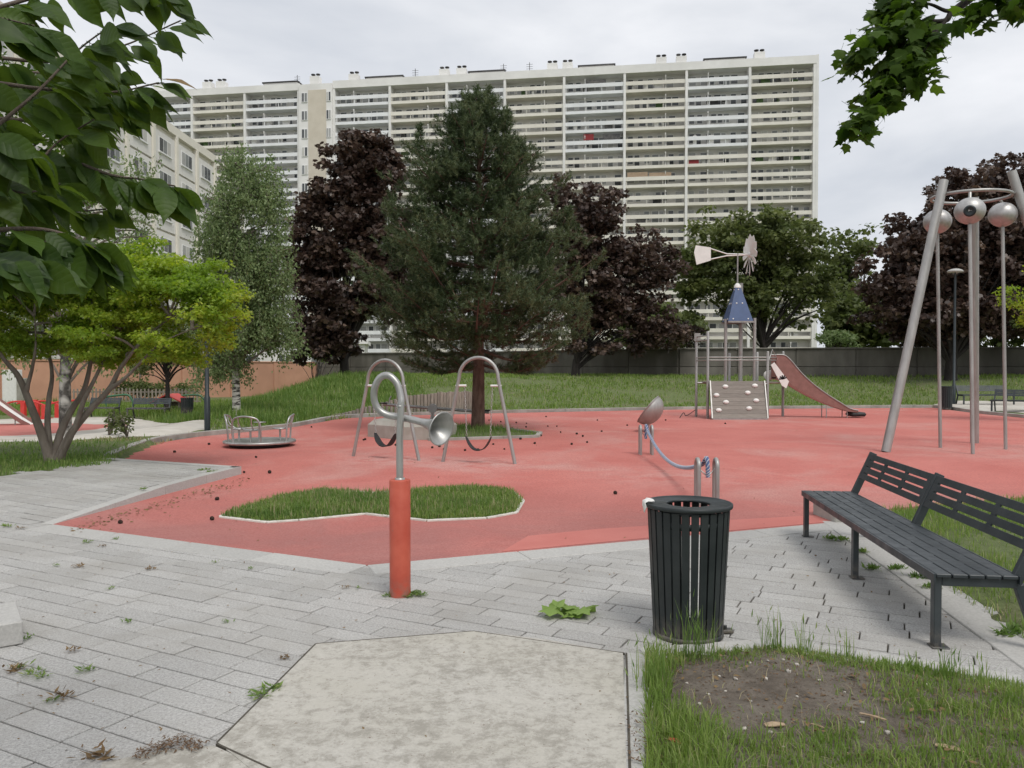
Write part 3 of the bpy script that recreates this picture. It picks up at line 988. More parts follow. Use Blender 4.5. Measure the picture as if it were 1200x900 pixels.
ISL = [g2(258, 607), g2(312, 613.5), g2(350, 611), g2(428, 603.5), g2(500, 611.5), g2(570, 608.5), g2(605, 602), g2(613, 588), g2(600, 577), g2(560, 573), g2(500, 575), g2(440, 579), g2(380, 576), g2(335, 582), g2(300, 593)]
isl_z = lambda X, Y, d: .010 + .03 * ss(d, .05, .5) + .01 * smooth_noise(X, Y, 4, 5)
isl = tag(sheet("grass_island", ISL, isl_z, M["ground_grass"], .1), "zigzag grass island set in the red rubber", "lawn", kind="structure")
stones_along(ISL + [ISL[0]], .045, .8, .026, -.02, "edging_stone", M["stone_white"], isl, 0)

WELL = [g2(505, 517), g2(629, 513), g2(633, 509), g2(600, 505), g2(560, 501), g2(520, 501), g2(500, 508)]
well_z = lambda X, Y, d: .015 + .06 * ss(d, .1, .8)
well = tag(sheet("tree_pit", WELL, well_z, M["ground_grass"], .15), "stone-edged tree pit round the pine trunk", "tree pit", kind="structure")
stones_along(WELL + [WELL[0]], .12, 1.0, .07, -.02, "edging_stone", M["kerb_stone"], well, 0)

# pale path and small play surface at the left
def terr_sheet(name, poly, dz, mat, step=.4):
    P = np.array(poly)
    x0, y0 = P.min(0); x1, y1 = P.max(0)
    X, Y = np.meshgrid(np.arange(x0, x1 + step, step), np.arange(y0, y1 + step, step))
    ny_, nx_ = X.shape
    I_ = np.arange(nx_ * ny_).reshape(ny_, nx_)
    F_ = np.stack([I_[:-1, :-1], I_[:-1, 1:], I_[1:, 1:], I_[1:, :-1]], -1).reshape(-1, 4)
    cx = X[:-1, :-1] + step / 2; cy = Y[:-1, :-1] + step / 2
    okf = inside(poly, cx, cy).ravel()
    ed = edge_dist(poly, X, Y); ins_ = inside(poly, X, Y)
    Zt = terrain(X, Y) + np.where(ins_ & (ed > step * 1.2), dz, np.where(ins_, dz * .4, -.06))
    okf = (inside(poly, cx, cy) | (edge_dist(poly, cx, cy) < step)).ravel()
    return big(name, np.stack([X, Y, Zt], -1).reshape(-1, 3), F_[okf], mat, None, True)
def tpx(px, py):
    p = tp(px, py); return (p.x, p.y)
path_poly = [tpx(248, 503), tpx(240, 492), tpx(150, 489), tpx(0, 492), tpx(-200, 494), tpx(-260, 528), tpx(0, 522), tpx(120, 514), tpx(200, 511)]
tag(terr_sheet("path", path_poly, .05, M["path_pale"], .25), "pale sandy path beside the small play area", "path", kind="structure")
SMALL_PLAY = [tpx(166, 499), tpx(60, 497), tpx(-120, 498), tpx(-160, 516), tpx(20, 513), tpx(110, 506)]
tag(terr_sheet("play_surface", SMALL_PLAY, .08, M["red_rubber_new"], .25), "small red rubber play surface beside the pale path", "play surface", kind="structure")
path_r = [tpx(1090, 474), tpx(1120, 470), tpx(1200, 471), tpx(1400, 476), tpx(1420, 492), tpx(1280, 491), tpx(1185, 483), tpx(1125, 479)]
tag(terr_sheet("path", path_r, .06, M["path_pale"], .25), "pale path under the benches by the lamp post", "path", kind="structure")
# ================================================================ long apartment block
BAY, FL, NF, Z0 = 8.94, 2.8, 16, 1.1
blk = thing("apartment_block", "long white and cream slab block with rows of balconies behind the trees", "building", (43.2, 113.0, -1.65), math.atan2(-10, 70.8))
Z0 = 2.0
TOP = Z0 + NF * FL
units = []                                    # (x0, x1) local, leftwards from the right corner
for i in range(8): units.append((-(i + 1) * BAY, -i * BAY, i))
TW0, TW1 = -8 * BAY - 5.8, -8 * BAY
for i in range(4): units.append((TW0 - (i + 1) * BAY, TW0 - i * BAY, 9 + i))
DEP = 1.5
white_top = {1: 4, 3: 4, 5: 16, 7: 16, 9: 16, 11: 16}
# shared meshes
def m_slab():
    b_ = MB(); b_.bb((.18, -.12, -.02), (BAY - .18, DEP, .42)); return b_
slab_me = {}
for k in ("facade_cream", "facade_parapet_white"):
    slab_me[k] = m_slab().mesh("balcony_slab", M[k])
para_me = {}
for k in ("facade_cream", "facade_parapet_white"):
    b_ = MB()
    b_.bb((.18, -.16, 1.02), (BAY - .18, -.04, 1.58))
    for t in (.25, BAY * .36, BAY * .62, BAY - .3):
        b_.bb((t, -.12, .42), (t + .09, -.06, 1.02))
    para_me[k] = b_.mesh("parapet", M[k])
win_me = []
for v in range(5):
    r_ = random.Random(50 + v)
    fr, gl = MB(), MB()
    x = .45
    while x < BAY - 1.0:
        wd = r_.choice([.75, .85, 1.05, .85])
        if r_.random() < .88:
            zb = .42 if r_.random() < .35 else 1.0
            fr.bb((x, DEP - .10, zb), (x + wd, DEP - .02, 2.42))
            gl.bb((x + .07, DEP - .115, zb + .07), (x + wd - .07, DEP - .09, 2.34))
        x += wd + r_.choice([.0, .12, .3, .6])
    win_me.append((fr.mesh("window", M["frame_white"]), gl.mesh("pane", M["window_glass"])))
fin_me = MB().bb((0, .05, .42), (.10, DEP, 2.36)).add([(0, -.1, 2.36), (.1, -.1, 2.36), (0, -.1, 2.1), (.1, -.1, 2.1), (0, .05, 2.36), (.1, .05, 2.36), (0, .05, 1.8), (.1, .05, 1.8)], [(0, 1, 3, 2), (0, 4, 5, 1), (2, 3, 7, 6), (0, 2, 6, 4), (1, 5, 7, 3)]).mesh("partition", M["facade_white"])
def part(name, me, parent, loc, rz=0):
    o = link(name, me); o.parent = parent; o.location = loc; o.rotation_euler = (0, 0, rz); return o
for x0, x1, bi in units:
    b_ = MB(); b_.bb((x0 + .18, DEP, 0), (x1 - .18, DEP + .25, TOP))
    b_.build("rear_wall", M["facade_wall"], blk)
    for f in range(NF):
        z = Z0 + f * FL
        topf = NF - 1 - f
        k = "facade_parapet_white" if white_top.get(bi, 0) > topf else "facade_cream"
        part("balcony_slab", slab_me[k], blk, (x0, 0, z))
        part("parapet", para_me[k], blk, (x0, 0, z))
        wf, wg = win_me[rnd.randint(0, 4)]
        wo_ = part("window", wf, blk, (x0, 0, z))
        part("pane", wg, wo_, (0, 0, 0))["kind"] = "stuff"; wo_["kind"] = "stuff"
        part("partition", fin_me, blk, (x0 + BAY * (.34 if bi % 2 else .66), 0, z))
        if rnd.random() < .8:
            for q in range(rnd.randint(1, 4)):
                c = MB()
                cw, chh = rnd.uniform(.2, 1.3), rnd.uniform(.4, 1.45)
                c.bb((0, 0, 0), (cw, .35, chh))
                part("balcony_clutter", c.mesh("balcony_clutter", M[rnd.choice(["clutter_dark", "clutter_dark", "clutter_pale", "clutter_pale", "clutter_pale", "clutter_green"])]), blk, (x0 + rnd.uniform(.5, BAY - 2.4), .25, z + .42))
special = [(3, 12, 2.9, 1.5, "clutter_red", 1.7, .9), (3, 12, 5.7, 2.6, "clutter_dark", 1.7, .75), (2, 10, .4, 3.0, "clutter_tan", 1.6, .7), (2, 10, 3.6, 3.2, "clutter_tan", 1.6, .55), (1, 11, .2, 1.6, "clutter_red", .45, .55), (3, 15, 3.2, 3.0, "clutter_dark", 1.7, .5)]
for bi, f, xo, wd, mt, zz, hh in special:
    x0 = -(bi + 1) * BAY
    c = MB(); c.bb((0, 0, 0), (wd, .06, hh))
    part("awning", c.mesh("awning", M[mt]), blk, (x0 + xo, .02, Z0 + f * FL + zz))
# columns
for i in range(9):
    b_ = MB(); xc = -i * BAY; wd = .42 if i not in (0,) else .5
    b_.bb((xc - .18, -.28, 0), (xc + .18, DEP + .2, TOP))
    b_.build("column", M["facade_white"], blk)
for i in range(5):
    b_ = MB(); xc = TW0 - i * BAY
    b_.bb((xc - .18, -.28, 0), (xc + .18, DEP + .2, TOP)); b_.build("column", M["facade_white"], blk)
# body, roof band, end wall
b_ = MB(); b_.bb((TW0 - 4 * BAY, DEP + .26, 0), (-.02, 13, TOP + .4)); b_.build("body", M["facade_wall"], blk)
b_ = MB(); b_.bb((.19, -.3, 0), (.55, 13.2, TOP + 1.25)); b_.build("end_wall", M["facade_white"], blk)
b_ = MB(); b_.bb((-8 * BAY - .18, -.34, TOP - .02), (.18, 13.1, TOP + 1.15)); b_.build("roof", M["facade_white"], blk)
b_ = MB(); b_.bb((TW0 - 4 * BAY - .2, -.34, TOP - .02), (TW0 + .18, 13.1, TOP + 1.05)); b_.build("roof", M["facade_white"], blk)
# stair tower
b_ = MB(); b_.bb((TW0 + .19, -.55, 0), (TW1 - .19, 6, TOP + .75)); b_.build("stair_tower", M["facade_white"], blk)
b_ = MB(); b_.bb((TW0 + 1.75, -.62, 0), (TW1 - 1.15, -.552, TOP - .2)); b_.build("stair_panel", M["facade_panel"], blk)
for f in range(NF):
    z = Z0 + f * FL
    for xc, wd in ((TW0 + 1.15, .95), (TW1 - .72, .7)):
        c = MB(); c.bb((xc - wd / 2, -.66, z + .75), (xc + wd / 2, -.553, z + 2.25))
        wo_ = c.build("window", M["frame_white"], blk)
        for s in (-1, 1):
            c = MB(); c.bb((xc + s * wd * .25 - wd * .19, -.675, z + .84), (xc + s * wd * .25 + wd * .19, -.662, z + 2.16)); c.build("pane", M["window_glass"], wo_)
# chimneys, penthouse roofs, antennas
def chimney(x):
    c = MB(); c.bb((x - .75, .3, TOP + 1.0), (x + .75, 1.5, TOP + 2.3)); ch = c.build("chimney", M["facade_white"], blk)
    for s in (-.4, .4):
        c = MB(); c.tube([(x + s, .9, TOP + 2.25), (x + s, .9, TOP + 2.6)], .16, 8); c.tube([(x + s, .9, TOP + 2.65), (x + s, .9, TOP + 2.77)], .34, 10); c.tube([(x + s, .9, TOP + 2.55), (x + s, .9, TOP + 2.7)], .06, 6); c.build("chimney_pot", M["clutter_dark"], ch)
for x in (-7.5, -18.6, -21.5, -35.3, -37.6, -51.5, -54.2, -68.6, TW1 - 3.4, TW0 - 13.3, TW0 - 15.6, TW0 - 24):
    chimney(x)
for x0, x1 in ((-15.2, -9.4), (-33.6, -28.4), (-50.4, -45.0), (-66.8, -61.0), (TW0 - 6.4, TW0 - .8)):
    c = MB(); c.bb((x0, 1.2, TOP + 1.0), (x1, 7, TOP + 1.85)); ro = c.build("roof_housing", M["facade_white"], blk)
    c = MB(); c.bb((x0 - .2, 1.0, TOP + 1.85), (x1 + .2, 7.2, TOP + 2.03)); c.build("housing_cap", M["clutter_dark"], ro)
for x in (-45.6, -59.8, TW0 - 2.2, -41.5):
    c = MB(); c.tube([(x, 4.5, TOP + 1), (x, 4.5, TOP + 4.2)], .05, 5)
    for q in range(3): c.bar((x - .5, 4.5, TOP + 3.2 + q * .35), (x + .5, 4.5, TOP + 3.2 + q * .35), .04, .04)
    c.build("antenna", M["clutter_dark"], blk)

# ================================================================ cream four-window school wing at the left
FX, FY0, NB, BW, FH, NFL = -34.5, 91.5, 11, 5.2, 3.25, 7
wing = thing("school_building", "cream panel building with paired windows seen end-on behind the birches", "building", (FX, FY0, -1.2), 0)
TOPW = 27.0
b_ = MB(); b_.bb((-14, -NB * BW, 0), (-.3, 0, TOPW - .3)); b_.build("body", M["school_cream"], wing)
b_ = MB(); b_.bb((-14.3, -NB * BW - .2, TOPW - .3), (.12, .25, TOPW + .55)); b_.build("roof", M["school_cream"], wing)
pan_me = MB().bb((-.3, -BW + .28, .1), (-.02, -.28, FH - .12)).mesh("wall_panel", M["school_panel"])
wf = MB(); wf.bb((-.04, -BW / 2 - 1.35, 1.15), (.03, -BW / 2 + 1.35, 2.6)); wf = wf.mesh("window", M["frame_white"])
wp = MB(); wp.bb((.031, -.38, 1.24), (.045, .38, 2.52)); wp = wp.mesh("pane", M["window_glass"])
ws = MB(); ws.bb((-.02, -BW / 2 - 1.45, 1.03), (.14, -BW / 2 + 1.45, 1.149)); ws = ws.mesh("sill", M["frame_white"])
for i in range(NB):
    for f in range(NFL):
        z = TOPW - .75 - (f + 1) * FH
        part("wall_panel", pan_me, wing, (0, -i * BW, z))
        wo_ = part("window", wf, wing, (0, -i * BW, z))
        for q in (-1, 0, 1):
            part("pane", wp, wo_, (0, -BW / 2 + q * .86, 0))
        part("sill", ws, wo_, (0, 0, 0))
for i in range(NB + 1):
    b_ = MB(); b_.bb((-.3, -i * BW - .25, 0), (.16, -i * BW + .25, TOPW - .3)); b_.build("pilaster", M["school_cream"], wing)

# low white building glimpsed between birch and purple maple
low = thing("low_building", "low white house with small window behind the peach wall", "building", (-21, 74, -1.0), R(8))
b_ = MB(); b_.bb((-6, 0, 0), (7, 7, 5.0)); b_.build("wall", M["facade_white"], low)
b_ = MB(); b_.bb((-6.3, -.3, 5.0), (7.3, 7.3, 5.35)); b_.build("roof", M["facade_white"], low)
for x in (-4, -1, 2, 4.6):
    b_ = MB(); b_.bb((x, -.08, 2.6), (x + 1.3, -.005, 4.0)); wo_ = b_.build("window", M["frame_white"], low)
    for x2 in (x + .1, x + .7):
        b_ = MB(); b_.bb((x2, -.1, 2.7), (x2 + .5, -.081, 3.9)); b_.build("pane", M["window_glass"], wo_)

# ================================================================ walls behind the playground
def wall_run(root, pts, z_top, z_bot, mat, step, thick, name="wall_panel", split=None, cope=None, joint=.03):
    for i in range(len(pts) - 1):
        a, b_ = Vector(pts[i]), Vector(pts[i + 1])
        d = b_ - a; L = d.length; d.normalize()
        nst = max(1, round(L / step))
        for s in range(nst):
            p = a + d * (L * (s + .5) / nst)
            rows = [(z_bot, z_top)] if split is None else [(z_bot, split - .02), (split + .02, z_top)]
            for q, (lo, hi) in enumerate(rows):
                c = MB(); c.box((0, 0, 0), (L / nst - joint, thick - (.05 if q else 0), hi - lo), None, .02)
                o = c.build(name, mat, root)
                o.location = (p.x, p.y, (lo + hi) / 2); o.rotation_euler = (0, 0, math.atan2(d.y, d.x))
            if cope:
                c = MB(); c.box((0, 0, 0), (L / nst - .008, thick + .12, cope), None, .02)
                o = c.build("coping", mat, root)
                o.location = (p.x, p.y, z_top + cope / 2 + .002); o.rotation_euler = (0, 0, math.atan2(d.y, d.x))
WALLP = [(-15.6, 63.0), (-.6, 55.5), (10.0, 47.0), (30.0, 44.5), (62.0, 43.0)]
gw = thing("concrete_wall", "dark grey weathered concrete wall along the top of the grass bank", "wall", (10, 47, 1.0))
g_off = Vector((10, 47, 1.0))
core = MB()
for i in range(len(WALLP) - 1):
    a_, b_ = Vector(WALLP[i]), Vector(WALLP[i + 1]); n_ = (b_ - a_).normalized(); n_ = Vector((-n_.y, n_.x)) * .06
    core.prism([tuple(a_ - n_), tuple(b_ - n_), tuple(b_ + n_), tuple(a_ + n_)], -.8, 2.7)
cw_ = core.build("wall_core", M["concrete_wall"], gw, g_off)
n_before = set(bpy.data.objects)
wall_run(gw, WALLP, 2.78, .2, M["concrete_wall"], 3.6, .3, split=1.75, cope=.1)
for o in set(bpy.data.objects) - n_before:
    o.location = Vector(o.location) - g_off
PEACH = [(-15.8, 62.6), (-29.5, 45.5), (-40, 33)]
pw_ = thing("peach_wall", "peach rendered boundary wall with pilasters beyond the small play area", "wall", (-22, 54, 0))
p_off = Vector((-22, 54, 0))
n_before = set(bpy.data.objects)
wall_run(pw_, PEACH, 2.1, -.8, M["peach_wall"], 3.4, .25, cope=.09, joint=.012)
for i in range(len(PEACH) - 1):
    a, b_ = Vector(PEACH[i]), Vector(PEACH[i + 1])
    L = (b_ - a).length; d = (b_ - a).normalized(); nst = max(1, round(L / 3.4))
    for s in range(nst + (i == 1)):
        p = a + d * (L * s / nst)
        c = MB(); c.box((0, 0, 0), (.32, .42, 2.86), None, .01)
        o = c.build("pilaster", M["peach_wall"], pw_); o.location = (p.x, p.y, .63); o.rotation_euler = (0, 0, math.atan2(d.y, d.x))
for o in set(bpy.data.objects) - n_before:
    o.location = Vector(o.location) - p_off

# log palisade holding back the bank left of the pine
pal = thing("log_palisade", "low palisade of weathered upright logs holding the grass bank", "retaining wall", tuple(on_ground(480, 27.5)))
plx = Vector(pal.location)
ctrl = [at(372, 492, 25.2), at(420, 489, 27.0), at(475, 486, 28.2), at(520, 484, 28.8), at(553, 482, 29.1)]
tops = [491, 479, 464, 459.5, 458.5]
Pp = spline([(c.x, c.y, 0) for c in ctrl], 8)
nlog = 46
for i in range(nlog):
    t = i / (nlog - 1) * (len(Pp) - 1)
    k = min(int(t), len(Pp) - 2)
    p = Pp[k].lerp(Pp[k + 1], t - k)
    ti = i / (nlog - 1) * 4; kk = min(int(ti), 3)
    ty = tops[kk] + (tops[kk + 1] - tops[kk]) * (ti - kk)
    zt = CAM_Z - (ty - HORIZON) / F_PX * p.y + rnd.uniform(-.02, .02)
    r_ = .062 + rnd.uniform(-.006, .006)
    c = MB(); c.tube([(0, 0, -.25), (0, 0, zt - .02), (0, 0, zt)], [r_, r_, r_ * .8], 8)
    o = c.build("log", M["wood_grey"], pal)
    o.location = (p.x - plx.x, p.y - plx.y, -plx.z)
# ================================================================ trumpet-shaped speaking tube on its red post
bx, by, _ = gp(469, 698)
t = thing("speaking_trumpet", "steel trumpet-shaped speaking tube looped over a red post on the paving", "play horn", (bx, by, 0))
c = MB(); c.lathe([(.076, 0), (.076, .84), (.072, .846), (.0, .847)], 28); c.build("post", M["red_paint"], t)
c = MB(); c.lathe([(.036, .845), (.036, .858), (.024, .86)], 20); c.build("collar", M["steel"], t)
s_ = by / F_PX                                  # metres per photo pixel here
def loc_px(px, py, dy=0.0):
    p = at(px, py, by + dy); return Vector((p.x - bx, p.y - by, p.z))
pts = [Vector((0, 0, .85)), Vector((0, 0, 1.15)), loc_px(470, 476, 0), loc_px(469.5, 464, .01), loc_px(465, 449, .02), loc_px(455, 440, .035), loc_px(445, 443, .05), loc_px(439, 455, .062), loc_px(438.5, 468, .07), loc_px(443, 479, .075), loc_px(453, 486, .072), loc_px(468, 489, .06), loc_px(484, 492, .02), loc_px(497, 495.5, -.03)]
sp = spline(pts, 5)
c = MB(); rad = [.0255] * len(sp)
c.tube(sp, rad, 16); c.build("tube", M["steel"], t)
c = MB(); c.lathe([(.0258, -.006), (.0285, -.006), (.0285, .006), (.0258, .006)], 20, Matrix.Translation((0, 0, loc_px(470, 476).z))); c.build("joint_ring", M["steel"], t)
ax = Vector((math.sin(R(52)), -math.cos(R(52)), -.20)).normalized()
bell0 = sp[-1] - ax * .02
q = Vector((0, 0, 1)).rotation_difference(ax)
BM = Matrix.Translation(bell0) @ q.to_matrix().to_4x4()
prof = [(.0265, 0), (.030, .03), (.038, .07), (.052, .105), (.075, .14), (.098, .168), (.117, .185), (.123, .190), (.124, .196), (.119, .199), (.112, .194), (.093, .176), (.072, .150), (.048, .115), (.034, .08), (.022, .05), (.0, .05)]
c = MB(); c.lathe(prof, 40, BM); c.build("bell", M["steel"], t)

# ================================================================ arch swings
def swing(pa, pb, apex_px, peg_px, label, seat_px):
    A, B = Vector(gp(*pa)), Vector(gp(*pb))
    o_ = (A + B) / 2
    t = thing("arch_swing", label, "swing", (o_.x, o_.y, 0), 0, "arch swings by the pine")
    d = (B - A); W = d.length; d.normalize()
    hgt = CAM_Z - (apex_px[1] - HORIZON) / F_PX * o_.y
    top_r = W * .27
    def P(u, z): return Vector((d.x * u, d.y * u, z))
    path = []
    zs = hgt - top_r
    for i in range(9): path.append(P(-W / 2 + (W / 2 - top_r) * i / 8, zs * i / 8))
    for i in range(1, 16):
        a = math.pi - math.pi * i / 16
        path.append(P(top_r * math.cos(a), zs + top_r * math.sin(a)))
    for i in range(9): path.append(P(top_r + (W / 2 - top_r) * i / 8, zs * (1 - i / 8)))
    c = MB(); c.tube(path, .031, 12); c.build("frame", M["steel_warm"], t)
    zp = CAM_Z - (peg_px - HORIZON) / F_PX * o_.y
    up = zp / zs
    for s in (-1, 1):
        ul = s * (W / 2 + (top_r - W / 2) * up)
        ui = ul - s * .16
        c = MB(); c.tube([P(ul + s * .03, zp), P(ui, zp)], .020, 8); c.build("hanger", M["white_paint"], t)
        # chain links
        bot = P(s * .215, .47)
        topc = P(ui + s * .03, zp - .01)
        n = 20
        c = MB()
        for k in range(n):
            a = topc.lerp(bot, k / n); b_ = topc.lerp(bot, (k + 1) / n)
            e_ = (b_ - a).normalized()
            sd_ = (Vector((d.x, d.y, 0)) if k % 2 else Vector((-d.y, d.x, 0)))
            mid = (a + b_) / 2
            ring = [mid + e_ * math.cos(th) * (b_ - a).length * .62 + sd_ * math.sin(th) * .014 for th in [j * math.pi / 4 for j in range(8)]]
            c.tube(ring, .0045, 5, closed=True)
        c.build("chain", M["steel"], t)
    # sling seat
    c = MB()
    n = 14
    nv = Vector((-d.y, d.x, 0))
    V = []
    for i in range(n + 1):
        u = -1 + 2 * i / n
        zz = .47 - .235 * (1 - abs(u) ** 2.4)
        wd = .085 if abs(u) < .8 else .085 - .05 * (abs(u) - .8) / .2
        for sgn, dz in ((-1, 0), (1, 0), (1, -.014), (-1, -.014)):
            V.append(P(u * .23, zz + dz) + nv * sgn * wd)
    Fc = []
    for i in range(n):
        for k in range(4):
            Fc.append([i * 4 + k, i * 4 + (k + 1) % 4, (i + 1) * 4 + (k + 1) % 4, (i + 1) * 4 + k])
    Fc += [[0, 1, 2, 3], [n * 4 + 3, n * 4 + 2, n * 4 + 1, n * 4]]
    c.add(V, Fc); c.build("seat", M["black_rubber"], t)
swing((414, 535), (491, 540), (450, 422), 452, "steel arch swing standing beside the pale concrete block", None)
swing((519, 541.5), (603.5, 544), (560, 419), 452, "steel arch swing standing right in front of the pine trunk", None)

# ================================================================ concrete block, see-saw
cx_, cy_, _ = gp(470, 514)
t = MB()
Vb = []
fp = [gp(431, 511), gp(436, 508), gp(512, 506.5), gp(512, 516), gp(470, 515)]
blk_poly = [gp(431, 512)[:2], gp(470, 516)[:2], gp(514, 516)[:2], (gp(514, 516)[0] + .35, gp(514, 516)[1] + 1.0), (gp(440, 512)[0], gp(440, 512)[1] + 1.35)]
cen = Vector((sum(p[0] for p in blk_poly) / 5, sum(p[1] for p in blk_poly) / 5))
rel = [(p[0] - cen.x, p[1] - cen.y) for p in blk_poly]
t.prism(rel, 0, .30)
n = 5
t.v += [(p[0], p[1], .30) for p in rel] + [(p[0] * .86, p[1] * .86, .41) for p in rel]
b0 = len(t.v) - 10
ar = sum(rel[i][0] * rel[(i + 1) % n][1] - rel[(i + 1) % n][0] * rel[i][1] for i in range(n))
idx = list(range(n)) if ar > 0 else list(range(n))[::-1]
for i in range(n):
    a, b_ = idx[i], idx[(i + 1) % n]
    t.f.append([b0 + a, b0 + b_, b0 + 5 + b_, b0 + 5 + a]); t.sm.append(False)
t.f.append([b0 + 5 + i for i in idx]); t.sm.append(False)
o = t.build("concrete_block", M["concrete_block"]); o.location = (cen.x, cen.y, .004)
tag(o, "pale faceted concrete block seat beside the pine", "block")

SY = 21.6
bx_, bz_ = at(507, 484, SY).x, 0
t = thing("seesaw", "steel tube see-saw with upright handles behind the concrete block", "see-saw", (bx_, SY, .006))
pl, pr = at(449, 474, SY), at(573, 483.5, SY)
for p in (pl, pr): p.x -= bx_; p.y -= SY
c = MB(); c.tube([pl, pr], .04, 10); c.build("beam", M["steel_warm"], t)
zc = (pl.z + pr.z) / 2
c = MB(); c.tube([(0, -.08, zc), (0, .08, zc)], .13, 18); c.build("pivot", M["steel_warm"], t)
c = MB(); c.tube([(-.09, 0, 0), (0, 0, zc - .1)], .035, 8); c.tube([(.09, 0, 0), (0, 0, zc - .1)], .035, 8); c.build("stand", M["steel_warm"], t)
for k, p in ((.06, pl), (.94, pr)):
    q = pl.lerp(pr, k)
    c = MB(); c.tube(spline([q, q + Vector((0, 0, .14)), q + Vector((.05, 0, .24))], 5), .018, 8); c.build("handle", M["steel"], t)
    c = MB(); c.box(q + Vector((-.16 if k < .5 else .12, 0, .045)), (.2, .22, .03), None, .01); c.build("seat", M["black_rubber"], t)

# ================================================================ merry-go-round
mx_, my_, _ = gp(304.5, 523)
t = thing("merry_go_round", "low round steel merry-go-round with tube handrails near the kerb", "merry-go-round", (mx_, my_, .006))
c = MB(); c.lathe([(0, .02), (.62, .02), (.62, .06), (.0, .06)], 40); c.build("base", M["black_rubber"], t)
c = MB(); c.lathe([(.60, .062), (.735, .075), (.745, .09), (.745, .118), (.735, .128), (.70, .130), (0, .132)], 56); c.build("deck", M["steel"], t)
for a0 in (R(190), R(262), R(8)):
    def rimp(da, r_, z): return Vector((r_ * math.cos(a0 + R(da)), r_ * math.sin(a0 + R(da)), z))
    c = MB()
    c.tube(spline([rimp(-27, .66, .13), rimp(-27, .68, .42), rimp(-22, .69, .60), rimp(-8, .70, .66), rimp(8, .70, .66), rimp(22, .69, .60), rimp(27, .68, .42), rimp(27, .66, .13)], 6), .019, 10)
    c.build("backrest_rail", M["steel"], t)
    for da in (-12, 12):
        c = MB(); c.tube(spline([rimp(da, .70, .655), rimp(da, .66, .50), rimp(da, .55, .395), rimp(da, .44, .37)], 5), .014, 8); c.build("seat_arm", M["steel"], t)
    sx, sy = .42 * math.cos(a0), .42 * math.sin(a0)
    c = MB(); c.lathe([(0, .36), (.15, .36), (.16, .375), (.15, .39), (0, .392)], 20, Matrix.Translation((sx, sy, 0))); sd2 = c.build("seat", M["steel"], t)
    c = MB(); c.tube([(sx, sy, .13), (sx, sy, .365)], .022, 10); c.build("seat_post", M["steel"], t)
c = MB(); c.tube([(0, 0, .13), (0, 0, .5)], .03, 10); c.lathe([(0, .5), (.13, .5), (.13, .515), (0, .516)], 20); c.build("centre_post", M["steel"], t)

# ================================================================ rope walk: two hoop stands with a thick rope
pa, pb = Vector(gp(757, 533)), Vector(gp(828, 592))
t = thing("rope_walk", "blue and white rope slung between two pairs of steel hoops behind the bin", "rope walk", (pb.x, pb.y, .006))
dirr = (pb - pa); dirr.z = 0; dirr.normalize()
nrm = Vector((-dirr.y, dirr.x, 0))
HH = .55
def hoop(c0, off):
    c0 = c0 + nrm * off
    p = []
    r_ = .085
    for z in (0, .2, HH - r_): p.append(c0 - dirr * r_ + Vector((0, 0, z)))
    for k in range(1, 10):
        a = math.pi - math.pi * k / 10
        p.append(c0 + dirr * (r_ * math.cos(a)) + Vector((0, 0, HH - r_ + r_ * math.sin(a))))
    for z in (HH - r_, .2, 0): p.append(c0 + dirr * r_ + Vector((0, 0, z)))
    m_ = MB(); m_.tube([q - pb for q in p], .026, 10); m_.build("hoop", M["steel_warm"], t)
for c0 in (pa, pb):
    for off in (-.11, .11): hoop(c0, off)
rp_ = []
for k in range(25):
    u = k / 24
    p = pa.lerp(pb, u) - pb
    p.z = HH - .03 - 4 * u * (1 - u) * .33 + .0
    rp_.append(p)
rope_pts = [Vector((pa - pb).to_tuple()) + Vector((0, 0, .30)) - dirr * .05, Vector((pa - pb).to_tuple()) + Vector((0, 0, HH + .01)) - dirr * .02] + rp_[1:-1] + [Vector((0, 0, HH + .015)), dirr * .06 + Vector((0, 0, HH - .12)), dirr * .07 + Vector((0, 0, .34))]
rs = spline(rope_pts, 4)
c = MB(); c.tube(rs, .024, 10); ropeo = c.build("rope", M["rope_blue"], t)
# helical strands laid round the rope
for ph in range(3):
    hp = []
    N_ = None
    for i in range(len(rs) * 3 - 2):
        k = i // 3; fr = (i % 3) / 3
        p = rs[k].lerp(rs[min(k + 1, len(rs) - 1)], fr)
        tg = (rs[min(k + 1, len(rs) - 1)] - rs[max(k - 1, 0)]).normalized()
        n1_ = tg.cross(Vector((1, 0, .01))).normalized(); n2_ = tg.cross(n1_)
        a = i * .55 + ph * 2.094
        hp.append(p + (n1_ * math.cos(a) + n2_ * math.sin(a)) * .0225)
    c = MB(); c.tube(hp, .0065, 6); c.build("strand", M["rope"], ropeo)
c = MB()
for sgn in (-1, 1):
    c.tube([nrm * .11 * sgn + Vector((0, 0, HH - .1)), dirr * .06 + Vector((0, 0, HH - .2))], .008, 6)
    q2 = pa - pb
    c.tube([q2 + nrm * .11 * sgn + Vector((0, 0, HH - .1)), q2 - dirr * .05 + Vector((0, 0, HH - .2))], .008, 6)
c.build("shackle", M["steel"], t)

